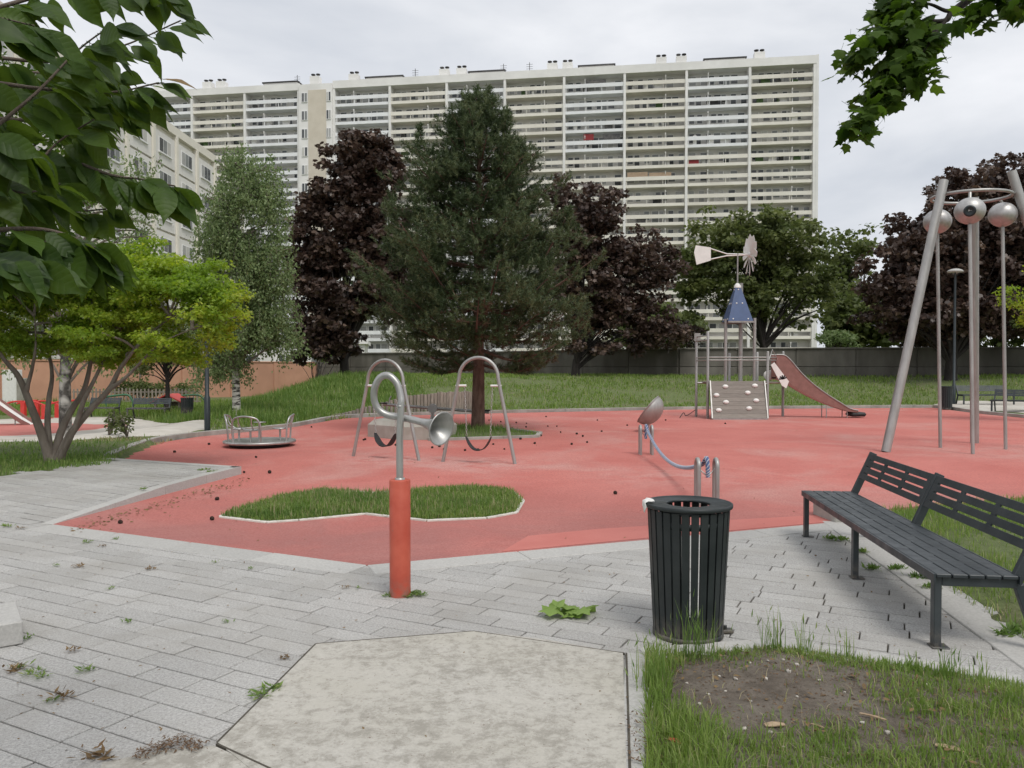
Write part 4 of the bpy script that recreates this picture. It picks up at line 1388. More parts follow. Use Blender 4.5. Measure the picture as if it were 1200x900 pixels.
# ================================================================ tilted bowl on a post
DY = 20.5
p0 = at(759, 505, DY)
t = thing("dish_spinner", "tilted steel bowl seat on a short post in the rubber surface", "spinner", (p0.x, DY, .006))
zc = at(757, 480, DY).z
c = MB(); c.tube([(0, 0, 0), (0, 0, zc - .26)], .05, 12); c.lathe([(.05, 0), (.11, 0), (.11, .02), (.05, .022)], 16); c.build("post", M["steel_warm"], t)
axd = Vector((-.74, .30, .62)).normalized()
q = Vector((0, 0, 1)).rotation_difference(axd)
BM = Matrix.Translation((.02, 0, zc)) @ q.to_matrix().to_4x4()
pr_o, pr_i = [], []
for k in range(13):
    a = k / 12 * math.pi / 2
    pr_o.append((.43 * math.sin(a), -.36 * math.cos(a)))
    pr_i.append((.405 * math.sin(a), -.335 * math.cos(a)))
c = MB(); c.lathe(pr_o + [(.44, .0), (.44, .016), (.405, .016)] + pr_i[::-1], 40, BM); c.build("bowl", M["steel_warm"], t)

# ================================================================ climbing tower with slide and windmill
TX, TY, _ = gp(862, 490.5)
t = thing("climbing_tower", "steel climbing tower with blue pointed roof, windmill and red slide", "play tower", (TX, TY, .006))
def X_(px, Y=26.2): return (px - 600) / F_PX * Y - TX
def Zp(py, Y=26.2): return CAM_Z + (HORIZON - py) / F_PX * Y
yb = 1.15
posts = [(X_(827), 0, Zp(389)), (X_(897), .05, Zp(412)), (X_(915, 27.2), yb - .1, Zp(412, 27.2)), (X_(815, 27.0), yb - .2, Zp(391, 27)), (X_(852.5, 27.3), yb, Zp(414, 27.3)), (X_(885, 27.3), yb, Zp(413, 27.3))]
for x, y, z in posts:
    c = MB(); c.tube([(x, y, 0), (x, y, z - .03), (x, y, z)], [.045, .045, .03], 14); c.build("post", M["steel_warm"], t)
tall = [(X_(848, 26.5), .35, Zp(374.5, 26.5)), (X_(881.5, 26.5), .35, Zp(373.5, 26.5))]
for x, y, z in tall:
    c = MB(); c.tube([(x, y, 0), (x, y, z)], .055, 14); c.build("roof_post", M["steel_warm"], t)
xm = X_(866, 26.8); ym = .7
c = MB(); c.tube([(xm, ym, 0), (xm, ym, Zp(333, 26.8))], .07, 14); c.build("mast_post", M["steel_warm"], t)
# deck of planks
zd = Zp(447.5)
for k in range(6):
    y0 = .02 + k * .195
    c = MB(); c.bb((X_(829), y0, zd - .04), (X_(911), y0 + .185, zd), .004); c.build("deck_plank", M["board_grey"], t)
c = MB(); c.tube([(X_(815, 27), yb - .2, zd - .05), (X_(915, 27.2), yb - .1, zd - .05)], .03, 8); c.tube([(X_(827), .0, zd - .07), (X_(897), .05, zd - .07)], .03, 8)
c.build("deck_beam", M["steel_warm"], t)
# rails
for zz in (Zp(419), Zp(422.3)):
    c = MB(); c.tube([(X_(827), 0, zz), (X_(897), .05, zz)], .017, 8); c.tube([(X_(897), .05, zz), (X_(915, 27.2), yb - .1, zz)], .017, 8); c.tube([(X_(815, 27), yb - .2, zz), (X_(827), 0, zz)], .017, 8)
    c.build("rail", M["steel_warm"], t)
for zz in (Zp(394), Zp(399)):
    c = MB(); c.tube([(X_(815, 27), yb - .2, zz), (X_(827), 0, zz)], .02, 8); c.build("rung", M["steel_warm"], t)
c = MB(); c.bb((X_(812, 27), yb - .28, Zp(400, 27)), (X_(819, 27), yb - .24, Zp(391, 27))); c.build("side_plate", M["steel_warm"], t)
# climbing wall of boards with white holds
xa0, xa1, xb0, xb1 = X_(830), X_(891), X_(827.5), X_(889)
ztop, zbot = Zp(446.5), .05
ytop, ybot = -.04, -.62
nb = 9
for k in range(nb):
    u0, u1 = k / nb, (k + 1) / nb - .004
    def L(u, s):
        a = xb0 + (xa0 - xb0) * u; b_ = xb1 + (xa1 - xb1) * u
        return Vector((a + (b_ - a) * s, ybot + (ytop - ybot) * u, zbot + (ztop - zbot) * u))
    nv = Vector((0, -(ztop - zbot), (ytop - ybot) * 1.0)).normalized()
    V = [L(u0, 0), L(u0, 1), L(u1, 1), L(u1, 0)]
    V += [p - nv * .03 for p in V]
    c = MB(); c.add(V, [(0, 1, 2, 3), (7, 6, 5, 4), (0, 4, 5, 1), (1, 5, 6, 2), (2, 6, 7, 3), (3, 7, 4, 0)]); c.build("climbing_board", M["board_grey"], t)
for s in (-.012, 1.012):
    c = MB(); c.bar(L(-.0, s) + Vector((0, 0, -.02)), Vector((xb0 + (xb1 - xb0) * s + ((xa0 - xb0)), ytop, ztop)), .035, .07, (0, 1, 0)); c.build("board_frame", M["steel_warm"], t)
c = MB(); c.bb((xb0 - .02, ybot - .06, .0), (xb1 + .02, ybot - .0, .045)); c.build("foot_rail", M["steel"], t)
for hx, hy in ((848, 453), (836.5, 462.8), (846.5, 470.6), (873, 460), (881.5, 468.8), (872, 477.6), (837, 479.6), (882.5, 452)):
    u = (Zp(hy) - zbot) / (ztop - zbot)
    p = Vector((X_(hx, 26.0), ybot + (ytop - ybot) * u, zbot + (ztop - zbot) * u))
    c = MB(); q = Vector((0, 0, 1)).rotation_difference(nv)
    c.lathe([(.095, -.005), (.098, .02), (.08, .05), (.045, .068), (0, .072)], 14, Matrix.Translation(p) @ q.to_matrix().to_4x4() @ Matrix.Diagonal((1, .7, 1, 1))); c.build("hold", M["white_paint"], t)
# pointed roof of blue panels
xr0, xr1, yr0, yr1, zr0, zr1 = X_(850, 26.4), X_(878.5, 26.4), .12, .94, Zp(377, 26.4), Zp(337, 26.4)
xc, yc = (xr0 + xr1) / 2, (yr0 + yr1) / 2
low_ = [(xr0, yr0), (xr1, yr0), (xr1, yr1), (xr0, yr1)]
tr = .085
hi_ = [(xc - tr, yc - tr), (xc + tr, yc - tr), (xc + tr, yc + tr), (xc - tr, yc + tr)]
for k in range(4):
    a, b_ = low_[k], low_[(k + 1) % 4]; c0, c1 = hi_[k], hi_[(k + 1) % 4]
    V = [Vector((*a, zr0)), Vector((*b_, zr0)), Vector((*c1, zr1)), Vector((*c0, zr1))]
    nn = (V[1] - V[0]).cross(V[3] - V[0]).normalized()
    V = V + [p - nn * .015 for p in V]
    c = MB(); c.add(V, [(0, 1, 2, 3), (7, 6, 5, 4), (0, 4, 5, 1), (1, 5, 6, 2), (2, 6, 7, 3), (3, 7, 4, 0)])
    rpn = c.build("roof_panel", M["blue_panel"], t)
    for (u, v) in ((.18, .06), (.82, .06), (.3, .52), (.7, .52), (.5, .93)):
        lo = V[0].lerp(V[1], u); hi2 = V[3].lerp(V[2], u); p = lo.lerp(hi2, v)
        q = Vector((0, 0, 1)).rotation_difference(nn)
        c = MB(); c.lathe([(.026, 0), (.022, .012), (0, .016)], 8, Matrix.Translation(p) @ q.to_matrix().to_4x4()); c.build("bolt", M["white_paint"], rpn)
c = MB(); c.bb((xr0 - .02, yr0 - .04, zr0 - .06), (xr1 + .02, yr0 + .0, zr0 - .005)); c.bb((xr0 - .02, yr1, zr0 - .06), (xr1 + .02, yr1 + .04, zr0 - .005)); c.build("roof_beam", M["steel_warm"], t)
c = MB(); c.lathe([(.12, zr1 - .02), (.115, zr1 + .05), (.05, zr1 + .13), (.035, zr1 + .14)], 16, Matrix.Translation((xc, yc, 0))); c.build("roof_cap", M["white_paint"], t)
# windmill
zh = Zp(300, 26.6)
c = MB(); c.tube([(xc, yc, zr1 + .1), (xc, yc, zh + .05)], .026, 10); c.build("windmill_mast", M["steel_warm"], t)
hubx = X_(876.5, 26.6)
vane = [(X_(831, 26.6), Zp(291.5, 26.6)), (X_(813.5, 26.6), Zp(289, 26.6)), (X_(811.5, 26.6), Zp(297, 26.6)), (X_(814.5, 26.6), Zp(311.5, 26.6)), (X_(831, 26.6), Zp(306.5, 26.6))]
c = MB(); c.add([(p[0], yc - .012, p[1]) for p in vane] + [(p[0], yc + .012, p[1]) for p in vane], [(0, 1, 2, 3, 4), (9, 8, 7, 6, 5)] + [(i, 5 + i, 5 + (i + 1) % 5, (i + 1) % 5) for i in range(5)])
c.build("tail_vane", M["white_paint"], t)
c = MB()
c.tube([(vane[0][0], yc, vane[0][1] - .04), (X_(850, 26.6), yc, zh + .03), (hubx, yc, zh + .02)], .02, 8)
c.tube([(vane[4][0], yc, vane[4][1] + .04), (X_(850, 26.6), yc, zh - .03), (hubx, yc, zh + .0)], .02, 8)
c.build("tail_arm", M["white_paint"], t)
rot = thing_rot = Matrix.Translation((hubx, yc, zh)) @ Matrix.Rotation(R(3), 4, 'Z') @ Matrix.Rotation(R(90), 4, 'Y')
c = MB(); c.lathe([(0, -.06), (.07, -.06), (.09, 0), (.07, .06), (0, .09)], 14, rot); hub = c.build("hub", M["white_paint"], t)
for k in range(12):
    a = 2 * math.pi * k / 12
    Mb = rot @ Matrix.Rotation(a, 4, 'Z') @ Matrix.Translation((.0, 0, 0)) @ Matrix.Rotation(R(32), 4, 'X')
    V = [(.10, -.03, 0), (.28, -.09, .02), (.50, -.135, .035), (.60, -.085, .03), (.70, 0, 0), (.60, .085, -.03), (.50, .135, -.035), (.28, .09, -.02), (.10, .03, 0)]
    n = len(V)
    V2 = V + [(x, y, z - .010) for x, y, z in V]
    c = MB(); c.add(V2, [list(range(n)), list(range(2 * n - 1, n - 1, -1))] + [[i, n + i, n + (i + 1) % n, (i + 1) % n] for i in range(n)], Mb); c.build("blade", M["white_paint"], t)
# slide: curved trough to the right
yc1, wS = yb - .62, .26
path_px = [(905, 416), (915, 417), (923, 424), (934, 437), (948, 450), (965, 462.5), (981, 472.5), (991, 478.5), (1000, 480.5)]
top = [Vector((X_(a, 26.6), yc1, Zp(b_, 26.6))) for a, b_ in path_px]
low_px = [(905, 444), (915, 447), (924, 452), (936, 459), (950, 466.5), (966, 473.5), (981, 479), (991, 482), (1000, 483)]
bot = [Vector((X_(a, 26.6), yc1, Zp(b_, 26.6))) for a, b_ in low_px]
T_, B_ = spline(top, 4), spline(bot, 4)
def slide_strip(c, f0, f1):
    n = len(T_); b0 = len(c.v)
    c.v += [tuple(f0(i)) for i in range(n)] + [tuple(f1(i)) for i in range(n)]
    for i in range(n - 1):
        c.f.append([b0 + i, b0 + i + 1, b0 + n + i + 1, b0 + n + i]); c.sm.append(True)
surf("slide_red", (.215, .105, .088), (.27, .135, .115), 6, .45, .1, 60, .05)
Fy = Vector((0, -wS, 0)); By = Vector((0, wS, 0))
c = MB()
slide_strip(c, lambda i: T_[i] + Fy, lambda i: B_[i] + Fy)
slide_strip(c, lambda i: B_[i] + Fy + Vector((0, .02, .01)), lambda i: T_[i] + Fy + Vector((0, .02, -.002)))
c.build("slide_side", M["slide_red"], t)
c = MB()
slide_strip(c, lambda i: B_[i] + By, lambda i: T_[i] + By)
slide_strip(c, lambda i: T_[i] + By - Vector((0, .02, .002)), lambda i: B_[i] + By - Vector((0, .02, -.01)))
c.build("slide_side", M["slide_red"], t)
c = MB()
slide_strip(c, lambda i: B_[i] * .93 + T_[i] * .07 + Fy * .98, lambda i: B_[i] * .93 + T_[i] * .07 + By * .98)
slide_strip(c, lambda i: B_[i] * .99 + T_[i] * .01 + By * .98, lambda i: B_[i] * .99 + T_[i] * .01 + Fy * .98)
c.build("slide_chute", M["steel"], t)
c = MB(); c.tube([p + Fy for p in T_], .022, 8); c.tube([p + By for p in T_], .022, 8); c.build("slide_rim", M["steel_warm"], t)
for px_, d_ in ((964, 476), (988, 482)):
    c = MB()
    for s in (-1, 1): c.tube([(X_(px_, 26.6), yc1 + s * .2, 0), (X_(px_, 26.6), yc1 + s * .2, Zp(d_, 26.6) + .02)], .018, 8)
    c.build("slide_leg", M["steel_warm"], t)
c = MB(); c.box((X_(1001, 26.6), yc1, .11), (.5, .56, .14), None, .05); c.build("slide_foot", M["black_rubber"], t)
c = MB(); c.tube([(X_(897), .05, Zp(426)), (X_(903), .1, Zp(410)), (X_(912), .3, Zp(423))], .015, 6); c.build("grab_bar", M["steel"], t)
# white side shields of the slide entrance
Vv = [(X_(900), -.0, Zp(428)), (X_(904), 0, Zp(425)), (X_(921), 0, Zp(447)), (X_(918), 0, Zp(455)), (X_(913), 0, Zp(452))]
c = MB(); c.add([(a, b_ - .02, z) for a, b_, z in Vv] + [(a, b_ + .01, z) for a, b_, z in Vv], [(4, 3, 2, 1, 0), (5, 6, 7, 8, 9)] + [(i, (i + 1) % 5, 5 + (i + 1) % 5, 5 + i) for i in range(5)]); sh = c.build("entrance_shield", M["white_paint"], t)
c = MB()
for k in range(5):
    a = R(30 + 36 * k)
    c.bar((X_(914), -.024, Zp(444)), (X_(914) + .14 * math.cos(a), -.024, Zp(444) + .14 * math.sin(a) - .02), .045, .006, (0, 1, 0))
c.build("leaf_motif", M["black_rubber"], sh)
c = MB(); c.lathe([(.0, -.02), (.19, -.02), (.2, 0), (.19, .02), (0, .02)], 18, Matrix.Translation((X_(899, 27.1), .95, Zp(440, 27.1))) @ Matrix.Rotation(R(90), 4, 'X') @ Matrix.Diagonal((1.0, .9, 1, 1))); c.build("entrance_shield", M["white_paint"], t)
# climbing net feet / tail rope at the left
c = MB(); c.tube(spline([(X_(797), .3, .004), (X_(803), .5, .16), (X_(808), .7, .05), (X_(815, 27), yb - .2, .25)], 6), .012, 6); c.build("anchor_rope", M["black_rubber"], t)

# ================================================================ tripod with steel balls on rods
base_l, base_b = Vector(gp(1038, 530)), Vector(gp(1142, 519.5))
cx3 = (1137.5 - 600) / F_PX * 16.2
cen3 = Vector((cx3, 16.25, 0))
base_r = Vector((2 * cen3.x - base_l.x + .05, base_l.y, 0))
t = thing("ball_tripod", "tall leaning steel tripod with ring and three hanging balls on rods", "play structure", (cen3.x, cen3.y, .006))
ringR, ringZ = .84, CAM_Z + (HORIZON - 232) / F_PX * 16.25
def leg3(b_, topz, rr, lean):
    dv = Vector((b_.x - cen3.x, b_.y - cen3.y, 0)); L = dv.length; dv.normalize()
    a = dv * L
    k = topz / ringZ
    e_ = dv * (L + (rr - L) * k) + Vector((0, 0, topz))
    c = MB(); c.tube([a, e_], .088, 20); c.build("leg", M["steel_warm"], t)
leg3(base_l, at(1088, 215, 16.2).z, ringR, 0)
leg3(base_r, at(1187, 204, 16.2).z, ringR, 0)
leg3(base_b, ringZ + .1, ringR * .75, 0)
for zz, rr in ((ringZ, ringR * .9),):
    c = MB(); c.tube([Vector((rr * math.cos(a), rr * math.sin(a) * .85, zz)) for a in [k * 2 * math.pi / 48 for k in range(48)]], .034, 10, closed=True); c.build("ring", M["steel_warm"], t)
for px_, py_, bpy_, Yd, eye in ((1098.5, 260, 525, 16.35, 0), (1136.5, 247.5, 532.5, 15.35, 1), (1175, 252, 527, 16.1, 0)):
    p = at(px_, py_, Yd); x, y = p.x - cen3.x, Yd - cen3.y
    fb = gp(px_ + 3.5, bpy_); fx, fy = fb[0] - cen3.x, fb[1] - cen3.y
    rB = 15.2 / F_PX * Yd if not eye else 16.6 / F_PX * Yd
    rod_r = .034
    c = MB(); c.tube([(fx, fy, 0), (x, y, p.z - rB * .8)], rod_r, 12); ro = c.build("rod", M["steel_warm"], t)
    c = MB(); c.tube([(x, y, p.z + rB * .8), (x * .93, y * .93, ringZ - .1)], .03, 10); c.build("hanger", M["steel_warm"], t)
    prof = [(rB * math.sin(a), -rB * .93 * math.cos(a)) for a in [math.pi * k / 20 for k in range(21)]]
    c = MB(); c.lathe(prof, 32, Matrix.Translation((x, y, p.z))); bo = c.build("ball", M["ball_steel"], t)
    if eye:
        dv = Vector((-(cen3.x + x), -(cen3.y + y), CAM_Z - p.z)).normalized()
        q = Vector((0, 0, 1)).rotation_difference(dv)
        c = MB(); c.lathe([(.11, -.03), (.11, .012), (.08, .024), (.06, .01), (0, .012)], 22, Matrix.Translation(Vector((x, y, p.z)) + dv * (rB * .95)) @ q.to_matrix().to_4x4()); c.build("porthole", M["lamp_green"], bo)
# ================================================================ benches
def make_bench(label, p_start, p_end, group=None, halves=2, slots=3, seat_h=.445, name="park_bench", slats=5):
    """front legs run from p_start to p_end; the back stands to the left of that direction (+local y)"""
    a, b_ = Vector(p_start), Vector(p_end)
    d = b_ - a; d.z = 0; L = d.length
    t = thing(name, label, "bench", tuple(a), math.atan2(d.y, d.x), group)
    mt = M["charcoal"]
    D = .47
    nleg = halves + 1
    sw = (D - .012) / slats
    for k in range(slats):
        y0 = .012 + k * sw
        c = MB(); c.bb((-.02, y0 + .004, seat_h - .022), (L + .02, y0 + sw - .004, seat_h), .004); c.build("seat_slat", mt, t)
    # ties between slats
    c = MB()
    nt_ = max(4, int(L / .38))
    for k in range(1, slats):
        for j in range(nt_):
            x = (j + (.25 if k % 2 else .7)) * L / nt_
            c.bb((x - .035, .012 + k * sw - .0045, seat_h - .020), (x + .035, .012 + k * sw + .0045, seat_h - .0015))
    c.build("seat_tie", mt, t)
    c = MB(); c.bb((-.022, .0, seat_h - .05), (L + .022, .0115, seat_h - .001)); c.bb((-.022, D + .001, seat_h - .05), (L + .022, D + .012, seat_h - .001)); c.build("seat_edge", mt, t)
    lean = .17
    zt = .83
    def back(z):                        # y of the back plane at height z
        return D + .02 + (z - seat_h) * lean / (zt - seat_h)
    for i in range(nleg):
        x = L * i / (nleg - 1)
        x = min(max(x, .03), L - .03)
        c = MB(); c.bb((x - .03, .0125, 0), (x + .03, .055, seat_h - .023), .004); c.bb((x - .045, .0, 0), (x + .045, .10, .008), .002); c.build("leg", mt, t)
        c = MB(); c.bb((x - .03, .056, seat_h - .075), (x + .03, D, seat_h - .024), .003); c.build("seat_bearer", mt, t)
        c = MB(); c.bar((x, D + .02, seat_h - .06), (x, D + .15, 0.004), .06, .042, (1, 0, 0), .004); c.bb((x - .045, D + .11, 0), (x + .045, D + .22, .008), .002); c.build("rear_leg", mt, t)
        c = MB(); c.bar((x, back(seat_h - .07), seat_h - .07), (x, back(zt), zt), .042, .062, (0, 1, 0), .004); c.build("back_post", mt, t)
    # back panels with rows of slots
    zb_, zt_ = .585, .822
    rows = 4
    for hlf in range(halves):
        x0, x1 = L * hlf / halves + .032, L * (hlf + 1) / halves - .032
        c = MB()
        up = Vector((0, back(zt_) - back(zb_), zt_ - zb_)); H_ = up.length; up.normalize()
        M4 = Matrix.Translation((x0, back(zb_) - .024, zb_)) @ Matrix.Rotation(math.atan2(-up.y, up.z), 4, 'X')
        gap_ = .014
        rh = (H_ - gap_ * (rows - 1)) / rows
        W_ = x1 - x0
        for r_ in range(rows):
            V, Fc = chamfer_box(W_, .012, rh, .002)
            c.add(V, Fc, M4 @ Matrix.Translation((W_ / 2, 0, r_ * (rh + gap_) + rh / 2)))
        for r_ in range(rows - 1):
            z0 = r_ * (rh + gap_) + rh
            for s in range(slots + 1):
                xx = W_ * s / slots
                xa, xb = max(0, xx - .03), min(W_, xx + .03)
                if s == 0: xb = .07
                if s == slots: xa = W_ - .07
                V, Fc = chamfer_box(xb - xa, .0118, gap_ + .0006, .0005)
                c.add(V, Fc, M4 @ Matrix.Translation(((xa + xb) / 2, 0, z0 + gap_ / 2)))
        c.build("backrest", mt, t)
    return t
make_bench("long charcoal metal bench with slotted back on the grey paving", (2.86, 7.72, .002), (2.475, 4.60, .002))

def far_bench(px0, px1, py, label, flip=False, dz=.06, grp="benches"):
    a = tp(px0, py)
    b_ = on_ground(px1, a.y)
    a.z = b_.z = min(a.z, b_.z) + dz
    if flip: a, b_ = b_, a
    return make_bench(label, a, b_, None, 1, 3, .45, slats=4)
far_bench(148, 193, 491.5, "dark bench beside the far bin and the small pitched playhouse", dz=.005)
far_bench(97, 133, 490.5, "dark bench seen through the stems of the yellow-green maple", dz=.005)
a = on_ground(1146, 33.5)
make_bench("dark slatted bench on the pale path beyond the tripod rods", (a.x - .6, a.y, a.z + .045), (a.x + 1.6, a.y, a.z + .045), None, 1, 3, .45, slats=4)
a = on_ground(1160, 29.0)
make_bench("dark bench turned sideways at the edge of the pale path", (a.x + .1, a.y + .1, a.z + .045), (a.x + 1.5, a.y - 1.2, a.z + .045), None, 1, 3, .45, slats=4)

# ================================================================ slatted litter bins
def make_bin(label, loc, H=.82, rt=.262, rb=.212, nsl=27, rag=False, group=None):
    t = thing("litter_bin", label, "litter bin", loc, 0, group)
    mt = M["bin_green"]
    # slats
    wd_t, wd_b = 2 * math.pi * rt / nsl * .74, 2 * math.pi * rb / nsl * .80
    h0, h1 = .02, H - .035
    V = []
    def P(y, r_, z): return (r_, y, z)
    c = MB()
    th = .006
    pts8 = [(rb, -wd_b / 2, h0), (rb, wd_b / 2, h0), (rt - .012, wd_t / 2, h1), (rt - .012, -wd_t / 2, h1)]
    pts8 += [(x - th, y, z) for x, y, z in pts8]
    c.add(pts8, [(0, 1, 2, 3), (7, 6, 5, 4), (0, 4, 5, 1), (1, 5, 6, 2), (2, 6, 7, 3), (3, 7, 4, 0)])
    me = c.mesh("slat", mt)
    for k in range(nsl):
        part("slat", me, t, (0, 0, 0), 2 * math.pi * k / nsl)
    c = MB(); c.lathe([(rb - .05, 0), (rb + .004, 0), (rb + .004, .03), (rb - .012, .03)], 40); c.build("base_ring", mt, t)
    c = MB(); c.lathe([(rt - .03, h1 - .10), (rt - .024, h1 - .10), (rt - .020, h1 - .06), (rt - .026, h1 - .06)], 40); c.build("hoop", mt, t)
    c = MB(); c.lathe([(rt - .016, h1 + .012), (rt + .003, h1 + .010), (rt + .006, h1 + .014), (rt + .006, H - .003), (rt + .002, H), (rt - .006, H - .001), (rt - .012, H - .008), (rt - .125, H - .006), (rt - .130, H - .009), (rt - .13, H - .022), (rt - .10, H - .022), (rt - .02, H - .024)], 48); c.build("lid", mt, t)
    c = MB(); c.lathe([(0, .03), (rb - .012, .03), (rb - .012, .04), (0, .042)], 32); c.build("floor_plate", mt, t)
    return t
bl = gp(806, 743)
tb = make_bin("dark green slatted litter bin with open lid at the corner of the bed", (bl[0], bl[1], .003))
c = MB(); c.box((.235, .02, .012), (.10, .06, .02), None, .004); c.tube([(.235, .02, .0), (.235, .02, .045)], .014, 8); c.build("foot_bracket", M["bin_green"], tb)
# rag of white paper caught on the rim
m_ = MB()
r_ = random.Random(4)
n = 7
V = []
for i in range(n):
    for j in range(n):
        u, v = i / (n - 1), j / (n - 1)
        ang = R(176) + (u - .5) * .42
        rr = .275 - .04 * (v > .55) * (v - .55) + r_.uniform(-.006, .006)
        zz = .832 - .075 * max(0, .55 - v) / .55 + r_.uniform(-.006, .008)
        rr2 = rr if v < .55 else .275 - (v - .55) * .13
        V.append((rr2 * math.cos(ang) + r_.uniform(-.004, .004), rr2 * math.sin(ang) + r_.uniform(-.004, .004), zz))
m_.add(V, [[i * n + j, (i + 1) * n + j, (i + 1) * n + j + 1, i * n + j + 1] for i in range(n - 1) for j in range(n - 1)], None, True)
o = m_.build("paper_scrap", M["white_paint"]); o.location = (bl[0], bl[1], .003)
tag(o, "crumpled white paper caught on the rim of the bin", "paper")
so = o.modifiers.new("thickness", 'SOLIDIFY'); so.thickness = .003
p = on_ground(219, 31.0)
make_bin("small dark litter bin by the far bench and grass bank", tuple(p), .88, .25, .22, 20)
p = on_ground(1108, 31.5)
make_bin("dark litter bin at the foot of the round-topped lamp post", (p.x, p.y, p.z + .03), .92, .27, .25, 20)

# ================================================================ lamp posts
def lamp(label, loc, H, head=True):
    t = thing("lamp_post", label, "lamp post", loc)
    c = MB(); c.tube([(0, 0, 0), (0, 0, .9), (0, 0, .92), (0, 0, H - .25)], [.075, .075, .055, .045], 14); c.lathe([(.075, 0), (.14, 0), (.14, .02), (.075, .03)], 16); c.build("pole", M["lamp_green"], t)
    c = MB(); c.tube([(0, 0, H - .25), (0, 0, H - .06)], .035, 10)
    for k in range(3):
        a = k * 2.094; c.tube([(.03 * math.cos(a), .03 * math.sin(a), H - .25), (.2 * math.cos(a), .2 * math.sin(a), H - .02)], .01, 6)
    hd = c.build("bracket", M["lamp_green"], t)
    c = MB(); c.lathe([(.0, H - .05), (.30, H - .04), (.33, H - .01), (.28, H + .05), (.16, H + .10), (0, H + .125)], 28); c.build("lamp_head", M["stone_light"], t)
    return t
p = on_ground(1118, 34.0)
lamp("slim dark lamp post with mushroom head in front of the purple maple", (p.x, p.y, p.z), at(1118, 318, 34.0).z - p.z)
p = tp(243, 506)
lamp("slim dark lamp post rising into the leaves beside the merry-go-round", tuple(p), 3.75)

# ================================================================ small play area at the left
p = tp(40, 500); Yl = p.y
t = thing("toddler_slide", "short steel slide with red sides on the small play surface", "slide", (p.x, Yl, p.z + .05))
def lp(px, py, Y=None):
    Y = Y or Yl
    q = at(px, py, Y); return Vector((q.x - p.x, Y - Yl, q.z - p.z - .05))
pts = [lp(40, 499.5), lp(28, 493), lp(10, 481), lp(-12, 466), lp(-25, 462)]
S_ = spline(pts, 5)
wv = Vector((0, .25, 0))
for sgn in (-1, 1):
    c = MB(); nn = len(S_)
    for off, y_ in ((.10, 0), (-.06, 0), (-.06, .025), (.10, .025)):
        c.v += [tuple(q + wv * sgn + Vector((0, y_ * -sgn, off))) for q in S_]
    for k in range(4):
        k2 = (k + 1) % 4
        for i in range(nn - 1):
            c.f.append([k * nn + i, k * nn + i + 1, k2 * nn + i + 1, k2 * nn + i]); c.sm.append(False)
    c.build("slide_side", M["slide_red"], t)
c = MB(); nn = len(S_)
c.v = [tuple(q + wv * .95) for q in S_] + [tuple(q - wv * .95) for q in S_] + [tuple(q + wv * .95 - Vector((0, 0, .03))) for q in S_] + [tuple(q - wv * .95 - Vector((0, 0, .03))) for q in S_]
for i in range(nn - 1):
    c.f += [[i, i + 1, nn + i + 1, nn + i], [3 * nn + i, 3 * nn + i + 1, 2 * nn + i + 1, 2 * nn + i]]; c.sm += [True, True]
c.build("chute", M["white_paint"], t)
for px_ in (33, 22):
    q = lp(px_, 497); c = MB()
    zt_ = max(.06, lp(px_, 499.5 - (40 - px_) * .62).z)
    for s in (-1, 1): c.tube([(q.x, .2 * s, -.05), (q.x, .2 * s, zt_)], .02, 8)
    c.build("leg", M["steel_warm"], t)
c = MB(); q = lp(-22, 470)
for s in (-1, 1):
    for dx in (0, -.8): c.tube([(q.x + dx, .3 * s, -.05), (q.x + dx, .3 * s, q.z + .9)], .045, 8)
c.bb((q.x - .85, -.35, q.z - .08), (q.x + .05, .35, q.z - .02)); c.build("platform", M["red_gloss"], t)

q0 = tp(27, 493)
t = thing("play_frame", "red steel play frame with bowed top rails behind the toddler slide", "play frame", (q0.x, q0.y, q0.z))
def rp2(px, py):
    v = at(px, py, q0.y); return Vector((v.x - q0.x, 0, v.z - q0.z))
for px_, ptop in ((27.5, 471), (52, 475)):
    for dy in (0, .9):
        c = MB(); b_ = rp2(px_, 492); b_.z = 0; e_ = rp2(px_, ptop)
        b_.y = e_.y = dy
        c.bar(b_, e_, .17, .17, (0, 1, 0), .01); c.build("post", M["red_gloss"], t)
for seq in ([(3, 475), (15, 471.5), (27, 471)], [(28, 472), (40, 471.5), (52, 475.5)], [(52, 476), (62, 473), (75, 470)]):
    c = MB()
    for dy in (0, .9):
        pts = [rp2(*s_) + Vector((0, dy, .02)) for s_ in seq]
        c.tube(spline(pts, 6), .035, 8)
    c.build("top_rail", M["red_gloss"], t)
c = MB(); a_, b2 = rp2(27.5, 491), rp2(52, 491); c.bb((a_.x, .3, .03), (b2.x, .6, .09)); c.build("sill_board", M["red_gloss"], t)

q0 = on_ground(196, 36.0)
t = thing("playhouse", "small timber playhouse with red pitched roof behind the far bench", "playhouse", (q0.x, q0.y, q0.z))
Hh = .52
for sx in (-.55, .55):
    for sy in (0, 1.0):
        c = MB(); c.bb((sx - .05, sy - .05, -.1), (sx + .05, sy + .05, Hh)); c.build("post", M["wood_grey"], t)
for sgn in (-1, 1):
    c = MB(); c.add([(0, -.15, Hh + .36), (0, 1.15, Hh + .36), (sgn * .74, 1.15, Hh - .02), (sgn * .74, -.15, Hh - .02), (0, -.15, Hh + .31), (0, 1.15, Hh + .31), (sgn * .74, 1.15, Hh - .07), (sgn * .74, -.15, Hh - .07)], [(0, 1, 2, 3), (7, 6, 5, 4), (0, 3, 7, 4), (1, 5, 6, 2), (2, 6, 7, 3), (0, 4, 5, 1)]); c.build("roof", M["red_gloss"], t)
for k in range(2):
    c = MB(); c.bb((-.55, 1.0, .03 + k * .24), (.55, 1.03, .25 + k * .24)); c.build("board", M["wood_grey"], t)

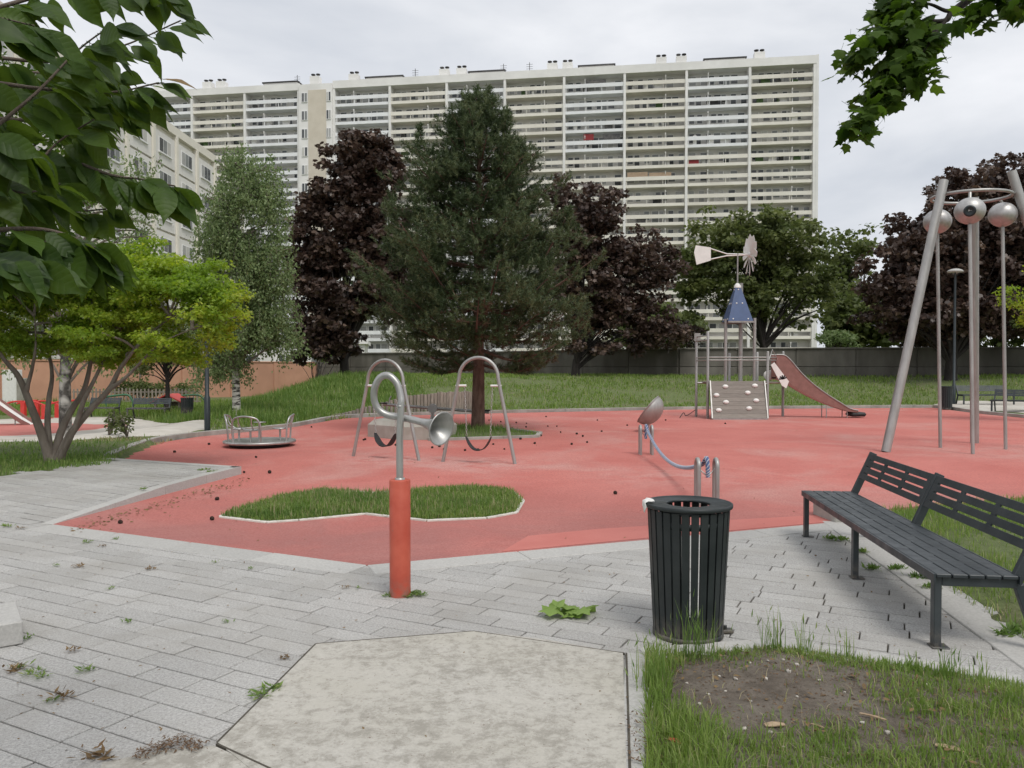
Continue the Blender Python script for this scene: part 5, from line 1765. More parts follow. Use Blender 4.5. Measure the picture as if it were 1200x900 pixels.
def rail_thing(label, seq, Y, mat="green_paint", legs=True):
    a = at(*seq[0], Y)
    zb = float(terrain(a.x, Y))
    t = thing("handrail", label, "handrail", (a.x, Y, zb))
    pts = []
    for s_ in seq:
        v = at(*s_, Y); pts.append(Vector((v.x - a.x, 0, v.z - zb)))
    c = MB(); c.tube(spline(pts, 5), .05, 8); c.build("rail", M[mat], t)
    for k in (0, len(pts) - 1):
        c = MB(); c.tube([(pts[k].x, 0, float(terrain(a.x + pts[k].x, Y)) - zb - .1), pts[k]], .05, 8); c.build("post", M[mat], t)
rail_thing("green bent tube rail beside the small playhouse", [(124, 465), (136, 463.5), (150, 463), (156, 471)], 37.5)
rail_thing("green tube rail sloping down beside the far bin", [(212, 464), (222, 463), (234, 463.5), (241, 470)], 37.0)

# paling fence behind the far benches
q0 = on_ground(165, 42); t = thing("paling_fence", "low grey paling fence behind the far benches", "fence", (q0.x, q0.y, q0.z))
nP = 34
for k in range(nP):
    c = MB(); c.bb((-.04, 0, -.1), (.04, .025, .95 + rnd.uniform(-.03, .03)))
    o = c.build("paling", M["wood_grey"], t); x = -3.6 + k * .2; o.location = (x, 0, float(terrain(q0.x + x, 42)) - q0.z)
for z in (.25, .75):
    c = MB(); c.bb((-3.7, .026, z), (3.2, .06, z + .07)); c.build("rail", M["wood_grey"], t)

# grey and white service cabinet before the peach wall
q0 = on_ground(14, 42.0); t = thing("service_cabinet", "white and grey service cabinet in front of the peach wall", "cabinet", (q0.x, q0.y, q0.z))
c = MB(); c.bb((-.55, 0, -.1), (.25, .5, 2.0), .02); c.build("body", M["white_paint"], t)
c = MB(); c.bb((.255, -.05, -.1), (.62, .5, 1.55), .02); c.build("side_box", M["concrete_block"], t)
c = MB(); c.bb((-.48, -.012, .1), (.18, -.002, 1.9)); c.build("door", M["white_paint"], t)

# low concrete block at the paving's left edge
cb = Vector(gp(27.5, 756))
t = MB(); t.box((-.75, .26, .07), (1.5, .5, .14), None, .008)
o = t.build("concrete_slab", M["stone_light"]); o.location = (cb.x, cb.y, .003); o.rotation_euler = (0, 0, R(36))
tag(o, "low pale concrete block lying on the paving", "block")
t = MB(); t.box((0, 0, .11), (.16, .5, .22), None, .01)
p = gp(982, 612); o = t.build("kerb_block", M["kerb_stone"]); o.location = (p[0], p[1] + .2, 0); o.rotation_euler = (0, 0, R(5))
tag(o, "short upright kerb block at the corner of the lawn behind the bench", "kerb block")
# ================================================================ foliage helpers
def rand_dirs(n, rs):
    return unit(rs.normal(size=(n, 3)))
MAPLE = np.array([(0, 0, 0), (.25, .0, .0), (.50, .16, -.05), (.40, .34, .0), (.56, .62, -.06), (.26, .66, .02), (0, 1.0, -.05), (-.26, .66, .02), (-.56, .62, -.06), (-.40, .34, 0), (-.50, .16, -.05), (-.25, .0, .0)]) * np.array([1.05, 1, 1])
OVAL = np.array([(0, 0, 0), (.24, .3, .04), (.22, .62, .02), (0, 1, -.08), (-.22, .62, .02), (-.24, .3, .04)])
LANCE = np.array([(0, 0, 0), (.17, .4, .02), (0, 1, -.05), (-.17, .4, .02)])
def leaves(C, rad, per, shape, size, rs, up=.9, droop=.25, outward=None):
    """leaves in soft blobs round the cluster centres C"""
    n = len(C) * per
    base = np.repeat(C, per, 0)
    off = rand_dirs(n, rs) * (rs.uniform(0, 1, (n, 1)) ** .5) * np.asarray(rad)
    P = base + off
    N = rs.normal(size=(n, 3)) * .75
    N[:, 2] += up
    N += unit(off) * .35
    N = unit(N)
    T = rand_dirs(n, rs)
    T += unit(off) * .7
    T[:, 2] -= droop
    T = T - N * (T * N).sum(1, keepdims=True)
    S = rs.uniform(size * .65, size * 1.3, n)
    return scatter(shape, P, unit(T), N, S)

def crown_points(lobes, n, rs, shell=.45):
    """points in a union of ellipsoids, denser towards the surface"""
    vol = np.array([l[3] * l[4] * l[5] for l in lobes]); vol = vol / vol.sum()
    k = rs.choice(len(lobes), n, p=vol)
    L = np.array(lobes)[k]
    d = rand_dirs(n, rs)
    r = rs.uniform(0, 1, (n, 1)) ** shell
    return L[:, :3] + d * L[:, 3:6] * r

def limbs(mb_, start, tips, r0, rs, sag=.12, seg=6):
    for tip in tips:
        a = Vector(start); b_ = Vector(tip)
        L = (b_ - a).length
        mid = a.lerp(b_, .45) + Vector((rs.normal() * .06 * L, rs.normal() * .06 * L, sag * L))
        pts = spline([a, mid, b_], 5)
        n = len(pts)
        mb_.tube(pts, [max(.012, r0 * (1 - i / (n - 1)) ** .8 + .012) for i in range(n)], seg)

def deciduous(name, label, base, lobes_rel, trunk_r, fork, n_cl, per, cl_r, shape, size, leaf, bark, seed, up=.9, droop=.25, group=None, shell=.45, n_limb=16, cat="tree", holes=.42):
    rs = np.random.RandomState(seed)
    t = thing(name, label, cat, tuple(base), 0, group)
    C = crown_points(lobes_rel, n_cl, rs, shell)
    # leave holes in the crown
    hole = smooth_noise(C[:, 0] * 1.0, C[:, 2] * 1.1, seed, 1.6) + .6 * smooth_noise(C[:, 1], C[:, 2], seed + 1, 1.9)
    C = C[hole < holes]
    V, Fc = leaves(C, (cl_r, cl_r, cl_r * .55), per, shape, size, rs, up, droop)
    big("crown", V, Fc, M[leaf], t)
    top = max(l[2] + l[5] for l in lobes_rel)
    mb_ = MB()
    jog = [Vector((0, 0, -.15)), Vector((rs.normal() * .05, rs.normal() * .05, fork * .5)), Vector((rs.normal() * .08, rs.normal() * .08, fork)), Vector((rs.normal() * .2, rs.normal() * .2, fork + (top - fork) * .45)), Vector((rs.normal() * .2, rs.normal() * .2, fork + (top - fork) * .8))]
    pts = spline(jog, 5); n = len(pts)
    mb_.tube(pts, [trunk_r * (1.25 if i == 0 else 1) * (1 - .93 * (i / (n - 1)) ** 1.1) for i in range(n)], 12)
    to = mb_.build("trunk", M[bark], t)
    mb_ = MB()
    idx = rs.choice(len(C), min(n_limb * 3, len(C)), replace=False)
    for k, i in enumerate(idx):
        tip = C[i]
        zs = fork * .9 + (min(tip[2], top) - fork) * rs.uniform(.15, .55)
        zs = max(fork * .85, min(zs, top * .75))
        f_ = (zs / (fork + (top - fork) * .8)) * (n - 1)
        st = pts[min(n - 1, max(0, int(f_)))]
        limbs(mb_, st, [tip], trunk_r * (.34 if k < n_limb else .12), rs)
    mb_.build("limbs", M[bark], to)
    return t

def px_lobes(base, Y, items):
    """ellipsoid lobes given as (px, py, half-width px, half-height px, depth radius m, dY)"""
    out = []
    for px, py, hw, hh, rd, dy in items:
        c = at(px, py, Y + dy)
        out.append((c.x - base.x, c.y - base.y, c.z - base.z, hw / F_PX * Y, rd, hh / F_PX * Y))
    return out

# ---------------------------------------------------------------- purple maples, green tree
Y = 41.0; b0 = on_ground(404, Y)
deciduous("purple_maple_tree", "tall dark purple-leaved maple between the birch and the pine", b0, px_lobes(b0, Y, [(415, 205, 45, 50, 2.2, 0), (395, 260, 50, 55, 2.5, 0), (410, 330, 58, 55, 2.8, 0), (392, 385, 45, 38, 2.4, 0), (450, 200, 26, 38, 1.8, .5), (365, 330, 24, 45, 1.8, 0), (452, 300, 45, 80, 2.4, .5), (372, 245, 26, 30, 1.6, 0), (358, 295, 22, 32, 1.6, 0), (360, 395, 26, 30, 1.8, 0), (438, 168, 22, 16, 1.2, .2), (385, 190, 22, 18, 1.2, 0)]), .26, 2.2, 900, 48, .46, MAPLE, .21, "leaf_purple", "bark_dark", 21)
Y = 46.0; b0 = on_ground(674, Y)
deciduous("purple_maple_tree", "sparse brownish purple maple in front of the grey wall right of the pine", b0, px_lobes(b0, Y, [(700, 262, 45, 48, 2.4, 0), (735, 300, 58, 42, 2.6, 0), (705, 340, 62, 50, 2.8, 0), (740, 372, 52, 34, 2.6, 0), (668, 300, 36, 70, 2.4, 0), (775, 330, 26, 40, 2, 0), (690, 390, 40, 24, 2.3, 0), (660, 225, 24, 22, 1.5, 0), (705, 402, 62, 18, 2.2, -.3), (765, 392, 42, 22, 2.0, -.3)]), .27, 1.6, 860, 38, .46, MAPLE, .20, "leaf_purple", "bark_dark", 22, holes=.34)
Y = 51.0; b0 = on_ground(894, Y)
deciduous("green_tree", "broad green tree behind the grey wall at the climbing tower", b0, px_lobes(b0, Y, [(845, 285, 46, 36, 3, 0), (890, 275, 50, 34, 3, 0), (930, 290, 45, 38, 3, 0), (870, 335, 62, 40, 3.2, 0), (930, 345, 52, 38, 3, 0), (815, 320, 30, 52, 2.4, 0), (960, 320, 26, 44, 2.2, 0), (826, 252, 14, 14, 1.2, 0), (905, 258, 20, 14, 1.5, 0)]), .3, 2.8, 760, 36, .6, MAPLE, .22, "leaf_green", "bark_dark", 23, holes=.25)
Y = 42.0; b0 = on_ground(1114, Y)
deciduous("purple_maple_tree", "spreading dark purple maple beyond the tripod and lamp post", b0, px_lobes(b0, Y, [(1130, 235, 55, 45, 2.8, 0), (1165, 215, 35, 30, 2.2, 0), (1085, 280, 52, 42, 2.8, 0), (1150, 300, 70, 50, 3.2, 0), (1060, 320, 48, 50, 2.6, 0), (1105, 360, 85, 42, 3.2, 0), (1200, 260, 60, 60, 3, 0), (1190, 350, 60, 48, 3, 0), (1035, 355, 30, 36, 2, 0), (1240, 320, 60, 70, 3, 0)]), .34, 2.0, 1150, 46, .52, MAPLE, .22, "leaf_purple", "bark_dark", 24)
Y = 62.0; b0 = on_ground(992, Y)
deciduous("green_tree", "loose green tree between the block's end wall and the purple maple", b0, px_lobes(b0, Y, [(985, 300, 28, 36, 2.6, 0), (990, 345, 32, 40, 2.8, 0), (1005, 285, 18, 26, 2, 0), (1005, 380, 26, 24, 2.2, 0)]), .22, 3.2, 150, 26, .9, MAPLE, .3, "leaf_green", "bark_dark", 25)
Y = 55.0; b0 = on_ground(985, Y)
deciduous("shrub", "pale green shrub showing above the grey wall", b0, px_lobes(b0, Y, [(980, 397, 24, 10, 1.2, 0), (1000, 400, 14, 8, 1, 0)]), .06, .8, 60, 30, .4, OVAL, .22, "leaf_birch", "bark_dark", 26, n_limb=5, cat="shrub")
Y = 53.0; b0 = on_ground(803, Y)
deciduous("shrub", "dark purple shrub showing above the grey wall beside the tower", b0, px_lobes(b0, Y, [(805, 392, 18, 18, 1.2, 0), (770, 400, 30, 10, 1.2, 0)]), .06, .8, 60, 30, .4, OVAL, .22, "leaf_purple", "bark_dark", 27, n_limb=5, cat="shrub")
Y = 24.0; b0 = on_ground(1236, Y)
deciduous("golden_maple_tree", "small yellow-green tree at the edge of the purple maple", b0, px_lobes(b0, Y, [(1222, 345, 40, 22, 1, 0), (1232, 375, 36, 18, 1, 0), (1245, 320, 30, 22, 1, 0)]), .08, 1.0, 80, 60, .32, OVAL, .11, "leaf_yellow", "bark_grey", 28, n_limb=6)

for i, (px, Y, wd, hh, mt, lab) in enumerate(((1010, 58, 40, 34, "leaf_green", "bushy green tree behind the wall next to the tripod"), (1075, 60, 60, 40, "leaf_purple", "purple tree behind the wall and the lamp post"), (1170, 58, 70, 42, "leaf_green", "dark green tree behind the wall and the benches"), (770, 66, 50, 28, "leaf_green", "green bush tree far behind the wall beside the sparse maple"), (1260, 56, 60, 50, "leaf_green", "green tree behind the wall beyond the sideways bench"))):
    b0 = on_ground(px, Y)
    deciduous("background_tree", lab, b0, px_lobes(b0, Y, [(px, 408 - hh, wd, hh, 2.2, 0), (px - wd * .5, 404 - hh * .6, wd * .5, hh * .7, 2, 0), (px + wd * .5, 404 - hh * .6, wd * .5, hh * .7, 2, 0)]), .2, 1.5, 170, 34, .9, MAPLE, .34, mt, "bark_dark", 400 + i, n_limb=8)

# small green trees at the far left
Y = 33.0; b0 = on_ground(195, Y)
deciduous("green_tree", "small green tree with twin dark stems by the far benches", b0, px_lobes(b0, Y, [(185, 405, 48, 26, 1.6, 0), (215, 385, 40, 25, 1.6, 0), (165, 425, 30, 16, 1.2, 0), (228, 425, 24, 16, 1.2, 0)]), .12, 1.8, 150, 40, .42, OVAL, .14, "leaf_green", "bark_dark", 29, n_limb=8)
Y = 48.0; b0 = on_ground(163, Y)
deciduous("green_tree", "thin young tree in front of the peach wall", b0, px_lobes(b0, Y, [(163, 390, 20, 25, 1.0, 0), (330, 400, 1, 1, .1, 0)][:1]), .07, 1.9, 40, 30, .4, OVAL, .16, "leaf_green", "bark_grey", 30, n_limb=5)
Y = 58.0; b0 = on_ground(370, Y)
deciduous("shrub", "light green bush growing by the end of the peach wall", b0, px_lobes(b0, Y, [(378, 412, 18, 12, 1.0, 0), (358, 420, 14, 10, .8, 0), (392, 400, 10, 8, .7, 0)]), .05, .5, 60, 26, .42, OVAL, .22, "leaf_bright", "bark_dark", 31, n_limb=5, cat="shrub")
Y = 44.0; b0 = on_ground(160, Y)
deciduous("shrub", "rounded green hedge bush in front of the peach wall", b0, px_lobes(b0, Y, [(150, 455, 18, 9, .8, 0), (175, 453, 18, 11, .8, 0), (215, 455, 16, 8, .8, 0)]), .05, .2, 120, 26, .28, OVAL, .14, "leaf_green", "bark_dark", 32, n_limb=5, cat="shrub")
# big leafy tree behind the cherry branch, trunk outside the view
Y = 11.0; b0 = Vector((-9.6, 11.0, .1))
deciduous("lime_tree", "leafy green tree whose boughs hang behind the cherry branch", b0, px_lobes(b0, Y, [(15, 160, 55, 60, 1.0, 0), (-30, 220, 70, 75, 1.2, 0), (55, 220, 38, 45, .9, .5), (30, 270, 48, 36, .9, 0), (-60, 100, 80, 90, 1.4, 0), (75, 130, 25, 40, .7, .5)]), .16, 1.6, 150, 42, .36, OVAL, .11, "leaf_maple_near", "bark_dark", 33, n_limb=12)

# ---------------------------------------------------------------- birches
def birch(label, base, Y, lobes_px, H, seed, n_tw, trunk_r=.12, lean=0.0, leaf_per=26, bark="bark_birch"):
    rs = np.random.RandomState(seed)
    t = thing("birch_tree", label, "tree", tuple(base))
    L = px_lobes(base, Y, lobes_px)
    tr = spline([(0, 0, -.1), (rs.normal() * .05, 0, H * .25), (lean * .5, .05, H * .5), (lean, 0, H * .8), (lean * 1.1, 0, H)], 6)
    n = len(tr)
    mb_ = MB(); mb_.tube(tr, [trunk_r * (1.15 if i == 0 else 1) * (1 - .92 * i / (n - 1)) for i in range(n)], 12)
    to = mb_.build("trunk", M[bark], t)
    C = crown_points(L, n_tw, rs, .5)
    hole = smooth_noise(C[:, 0], C[:, 2], seed, 2.4) + .5 * smooth_noise(C[:, 1], C[:, 2], seed + 1, 2.6)
    C = C[hole < .38]
    mb_ = MB(); Ps, Ts = [], []
    for i, c in enumerate(C):
        z0 = min(H * .95, max(1.6, c[2] - rs.uniform(.2, 1.0)))
        st = tr[min(n - 1, int(z0 / H * (n - 1)))]
        a = Vector(st)
        if i % 5 == 0:
            limbs(mb_, a, [c], .03, rs, .15, 5)
        ln = rs.uniform(.5, 1.15)
        side = rs.normal(size=2) * .16
        m = leaf_per
        u = rs.uniform(0, 1, m)
        px = c[0] + side[0] * u + rs.normal(size=m) * .10
        py = c[1] + side[1] * u + rs.normal(size=m) * .10
        pz = c[2] + .15 - ln * u ** 1.1 + rs.normal(size=m) * .04
        Ps.append(np.stack([px, py, pz], 1))
        if i % 3 == 0:
            mb_.tube([(c[0], c[1], c[2] + .12), (c[0] + side[0] * .5, c[1] + side[1] * .5, c[2] - ln * .4), (c[0] + side[0], c[1] + side[1], c[2] - ln * .85)], [.006, .004, .003], 3, caps=False)
    P = np.concatenate(Ps); m = len(P)
    T = rs.normal(size=(m, 3)) * .6; T[:, 2] -= .9
    N = rs.normal(size=(m, 3)); N[:, 2] += .4; N = unit(N)
    V, Fc = scatter(LANCE * np.array([1.6, 1, 1]), P, unit(T), N, rs.uniform(.075, .125, m))
    big("crown", V, Fc, M["leaf_birch"], t)
    mb_.build("limbs", M["bark_grey"], to)
Y = 25.5; b0 = on_ground(277, Y)
birch("tall birch with white trunk and drooping pale leaves above the merry-go-round", b0, Y, [(295, 235, 46, 62, 1.1, 0), (300, 310, 48, 60, 1.3, 0), (275, 375, 55, 45, 1.4, 0), (275, 185, 22, 22, .6, 0), (318, 380, 32, 45, 1.1, 0), (255, 280, 24, 60, 1.0, 0), (260, 420, 40, 20, 1.1, 0)], at(280, 172, Y).z - b0.z, 41, 950, .14, .1, 58)
Y = 21.5; b0 = on_ground(76, Y)
birch("slender birch with rough dark trunk behind the multi-stemmed maple", b0, Y, [(120, 200, 50, 60, 1.2, 0), (165, 215, 24, 60, .8, 0), (60, 330, 70, 70, 1.4, 0), (20, 380, 45, 50, 1.0, 0), (150, 300, 40, 60, 1.0, 0), (110, 400, 45, 26, 1.0, 0)], at(100, 150, Y).z - b0.z, 42, 380, .17, .5, 30, "bark_birch_old")

# ---------------------------------------------------------------- pine
def pine():
    rs = np.random.RandomState(5)
    Y = 20.6
    b0 = Vector(((560 - 600) / F_PX * Y, Y, .05))
    t = thing("pine_tree", "dense dark green pine with reddish trunk at the middle of the playground", "tree", tuple(b0))
    Ht = at(560, 104, Y).z - .05
    tr = spline([(0, 0, -.1), (.02, 0, 2), (.0, .05, 4.5), (.03, 0, 7), (.0, 0, Ht - .1)], 8)
    n = len(tr)
    mb_ = MB(); mb_.tube(tr, [.19 * (1.2 if i == 0 else 1) * (1 - .93 * (i / (n - 1)) ** .9) for i in range(n)], 14)
    to = mb_.build("trunk", M["bark_pine"], t)
    zz = [1.55, 2.0, 2.6, 3.5, 4.6, 5.7, 6.6, 7.4, 8.2, Ht]
    ww = [1.7, 2.45, 2.85, 2.8, 2.45, 1.95, 1.5, 1.0, .55, .06]
    br = MB()
    shoots_p, shoots_d, dry = [], [], []
    wob = lambda a, z: .93 + .24 * math.sin(a * 2 + z * 1.3) * math.cos(a * 5 - z * 2.1) + .15 * math.sin(a * 9 + z * 4.0)
    z = 1.75
    while z < Ht - .25:
        Lm = np.interp(z, zz, ww)
        nb_ = int(6 + rs.randint(0, 3)) if z < 7 else 5
        a0 = rs.uniform(0, 6.28)
        for k in range(nb_):
            a = a0 + k * 6.283 / nb_ + rs.normal() * .2
            L = Lm * rs.uniform(.80, 1.06) * wob(a, z)
            if rs.rand() < .07 and z > 4: L *= 1.12
            rise = (.10 + .5 * (z / Ht) ** 1.3) if z > 2.4 else -.02
            d = Vector((math.cos(a), math.sin(a), 0))
            st = Vector((0, 0, z))
            m1 = st + d * L * .5 + Vector((0, 0, L * rise * .35 - .12 * L * (z < 4)))
            en = st + d * L + Vector((rs.normal() * .1, rs.normal() * .1, L * rise + .05 * L))
            pts = spline([st, m1, en], 6)
            nn = len(pts)
            br.tube(pts, [max(.008, .05 * (L / 3) * (1 - i / (nn - 1)) + .008) for i in range(nn)], 5)
            # side twigs with shoots
            ntw = int(10 + L * 9)
            for q in range(ntw):
                u = rs.uniform(.22, 1.0) ** .75
                f_ = u * (nn - 1); i = min(int(f_), nn - 2)
                p = pts[i].lerp(pts[i + 1], f_ - i)
                tl = (1.05 - u) * L * .36 + .14
                sa = a + rs.choice([-1, 1]) * rs.uniform(.35, 1.15)
                if u > .93: sa = a + rs.normal() * .4
                td = Vector((math.cos(sa), math.sin(sa), rs.uniform(-.12, .42))).normalized()
                tip = p + td * tl * rs.uniform(.55, 1.15)
                if q % 3 == 0: br.tube([p, tip], [.008, .004], 3, caps=False)
                ns = max(1, int((tip - p).length / .15))
                for s_ in range(ns):
                    c0 = p.lerp(tip, (s_ + 1) / ns)
                    dd = td + Vector((rs.normal() * .35, rs.normal() * .35, rs.uniform(.1, .7)))
                    shoots_p.append(tuple(c0)); shoots_d.append(tuple(dd.normalized()))
                    dry.append(z < 2.7 and rs.rand() < .22 and en.x > -.3)
        z += .40 - .016 * z
    for q in range(1500):
        z = rs.uniform(2.0, Ht - .5)
        wz = np.interp(z, zz, ww); wz *= .9 + .18 * math.sin(z * 5.1) * math.sin(z * 2.3 + 1)
        if rs.rand() > (wz / 3.0) ** .8 + .1: continue
        a = rs.uniform(0, 6.283); rr_ = wz * rs.uniform(.30, 1.0) ** .6 * wob(a, z) * 1.06
        pc = (rr_ * math.cos(a), rr_ * math.sin(a), z + .12 * rr_)
        if math.sin(pc[0] * 3.1 + 1) * math.sin(pc[2] * 2.7) * math.sin(pc[1] * 2.2 + .5) > .16: continue
        nsh = rs.randint(7, 13)
        for j in range(nsh):
            of = rs.normal(size=3) * (.14, .14, .09)
            shoots_p.append((pc[0] + of[0], pc[1] + of[1], pc[2] + of[2]))
            shoots_d.append((math.cos(a) * .6 + rs.normal() * .4, math.sin(a) * .6 + rs.normal() * .4, rs.uniform(.15, 1.0)))
            dry.append(z < 2.7 and rs.rand() < .16 and pc[0] > -.3)
    # leader and secondary tops
    for x, y, z0, z1 in ((0, 0, Ht - .9, Ht), (-1.5, -.2, 6.9, 7.85), (-.25, .3, 8.0, 8.75), (.28, -.1, 8.0, 8.85), (1.05, .0, 6.7, 7.6), (.75, -.3, 7.4, 8.2), (-.65, -.2, 7.3, 8.1), (2.35, -.3, 5.0, 5.7), (-2.2, -.4, 5.4, 6.1)):
        for q in range(60):
            u = rs.rand(); w_ = (1 - u) * .38 + .03
            a = rs.uniform(0, 6.28)
            shoots_p.append((x + w_ * math.cos(a) * rs.rand(), y + w_ * math.sin(a) * rs.rand(), z0 + (z1 - z0) * u))
            shoots_d.append((math.cos(a) * .6, math.sin(a) * .6, .9)); dry.append(False)
        br.tube([(x * .75, y * .5, z0 - .5), (x, y, z1 - .1)], [.03, .008], 5)
    br.build("limbs", M["bark_pine"], to)
    SPt, SD, DR = np.array(shoots_p), unit(np.array(shoots_d)), np.array(dry)
    print("pine shoots", len(SPt))
    def needles(Pp, Dd, per, mat):
        n = len(Pp)
        base = np.repeat(Pp, per, 0); ax_ = np.repeat(Dd, per, 0)
        u = rs.uniform(0, 1, (n * per, 1))
        rd = rand_dirs(n * per, rs); rd = unit(rd - ax_ * (rd * ax_).sum(1, keepdims=True))
        T = unit(ax_ * rs.uniform(.55, 1.1, (n * per, 1)) + rd)
        P = base + ax_ * (u - .35) * .20
        shape = np.array([(-.5, 0, 0), (.5, 0, 0), (0, 1, 0)])
        S = np.stack([np.full(n * per, .017), rs.uniform(.075, .12, n * per), np.ones(n * per)], 1)
        V, Fc = scatter(shape, P, T, rand_dirs(n * per, rs), S)
        return big({"needle": "crown", "needle_young": "young_shoots"}.get(mat, "dry_needles"), V, Fc, M[mat], t)
    rad = np.hypot(SPt[:, 0], SPt[:, 1]) / np.interp(SPt[:, 2], zz, ww)
    YG = ~DR & (rad > .8) & (rs.uniform(0, 1, len(SPt)) < .42)
    YG |= ~DR & (SPt[:, 2] > 8.3) & (rs.uniform(0, 1, len(SPt)) < .4)
    needles(SPt[~DR & ~YG], SD[~DR & ~YG], 24, "needle")
    needles(SPt[YG], unit(SD[YG] + np.array([0, 0, .8])), 26, "needle_young")
    if DR.any(): needles(SPt[DR], SD[DR], 24, "needle_dry")
    # pale upright candles at some tips
    k = rs.choice(len(SPt), 900, replace=False)
    P = SPt[k] + SD[k] * .1
    V, Fc = scatter(np.array([(-.5, 0, 0), (.5, 0, 0), (.3, 1, 0), (-.3, 1, 0)]), P, np.stack([rs.normal(size=900) * .15, rs.normal(size=900) * .15, np.ones(900)], 1), rand_dirs(900, rs), np.stack([np.full(900, .018), rs.uniform(.07, .14, 900), np.ones(900)], 1))
    big("candles", V, Fc, M["candle"], t)
pine()

# ---------------------------------------------------------------- yellow-green multi-stemmed maple
def golden():
    rs = np.random.RandomState(15)
    Y = 13.9
    b0 = Vector(gp(63, 541, .12)); b0.z = .12
    Y = b0.y
    t = thing("golden_maple_tree", "multi-stemmed Japanese maple with layered yellow-green leaves on the left lawn", "tree", tuple(b0))
    def P(px, py, dy=0.0):
        v = at(px, py, Y + dy); return v - b0
    stems = [([(60, 544, 0), (50, 512, 0), (37, 478, -.1), (22, 442, -.2), (4, 420, -.3), (-18, 385, -.4)], .085),
             ([(62, 544, 0), (56, 505, .1), (57, 470, .2), (61, 440, .3), (56, 405, .4), (48, 360, .5)], .06),
             ([(64, 544, 0), (70, 510, .1), (84, 480, .2), (98, 458, .2), (106, 425, .3), (110, 385, .3), (118, 340, .3)], .07),
             ([(66, 544, 0), (82, 510, -.1), (104, 482, -.2), (128, 456, -.3), (142, 430, -.4), (168, 398, -.5), (200, 372, -.6)], .07),
             ([(68, 544, -.05), (88, 500, -.2), (98, 470, -.3), (110, 446, -.2), (124, 418, -.1), (145, 380, 0), (170, 340, .1)], .05),
             ([(30, 460, -.15), (38, 430, -.2), (42, 400, -.2), (40, 370, -.2)], .035),
             ([(128, 456, -.3), (150, 440, -.5), (185, 405, -.8), (225, 385, -1.0)], .035)]
    tk = MB()
    for seq, r_ in stems:
        pts = spline([P(*s) for s in seq], 6); n = len(pts)
        tk.tube(pts, [r_ * (1.3 if i < 2 else 1) * (1 - .8 * i / (n - 1)) for i in range(n)], 10)
    to = tk.build("trunk", M["bark_grey"], t)
    lobes = [(200, 345, 62, 42, .9, -.2), (240, 366, 46, 40, .8, -.6), (262, 350, 22, 26, .6, -.6), (215, 400, 50, 18, .7, -.6), (160, 318, 70, 28, .9, .1), (110, 330, 60, 40, .9, .3), (60, 325, 60, 42, .9, .3), (10, 345, 60, 48, .9, .2), (-30, 330, 60, 55, .9, 0), (150, 372, 50, 26, .8, .2), (90, 375, 50, 20, .8, .2), (230, 320, 34, 20, .6, -.2), (185, 290, 30, 12, .5, 0), (150, 412, 55, 20, .7, .3), (85, 405, 55, 22, .7, .4), (215, 418, 36, 14, .5, -.5), (15, 395, 45, 28, .7, .2), (120, 395, 40, 25, .8, -.4)]
    L = px_lobes(b0, Y, lobes)
    C = crown_points(L, 1050, rs, .55)
    hole = smooth_noise(C[:, 0] * 2, C[:, 2] * 3, 3, 2.0)
    C = C[hole < .45]
    V, Fc = leaves(C, (.22, .22, .09), 88, np.array([(0, 0, 0), (.28, .25, .02), (.16, .42, 0), (.34, .8, -.05), (0, .62, .02), (0, 1, -.06), (-.05, .62, .02), (-.34, .8, -.05), (-.16, .42, 0), (-.28, .25, .02)]), .072, rs, 1.0, .5)
    big("crown", V, Fc, M["leaf_yellow"], t)
    mb_ = MB()
    tips = [spline([P(*s) for s in seq], 6) for seq, r_ in stems]
    allp = [p for s in tips for p in s[len(s) // 2:]]
    for c in C[::7]:
        cv = Vector(c)
        st = min(allp, key=lambda p: (p - cv).length + max(0, p.z - cv.z) * 2)
        limbs(mb_, st, [c], .014, rs, .03, 4)
    mb_.build("limbs", M["bark_grey"], to)
golden()

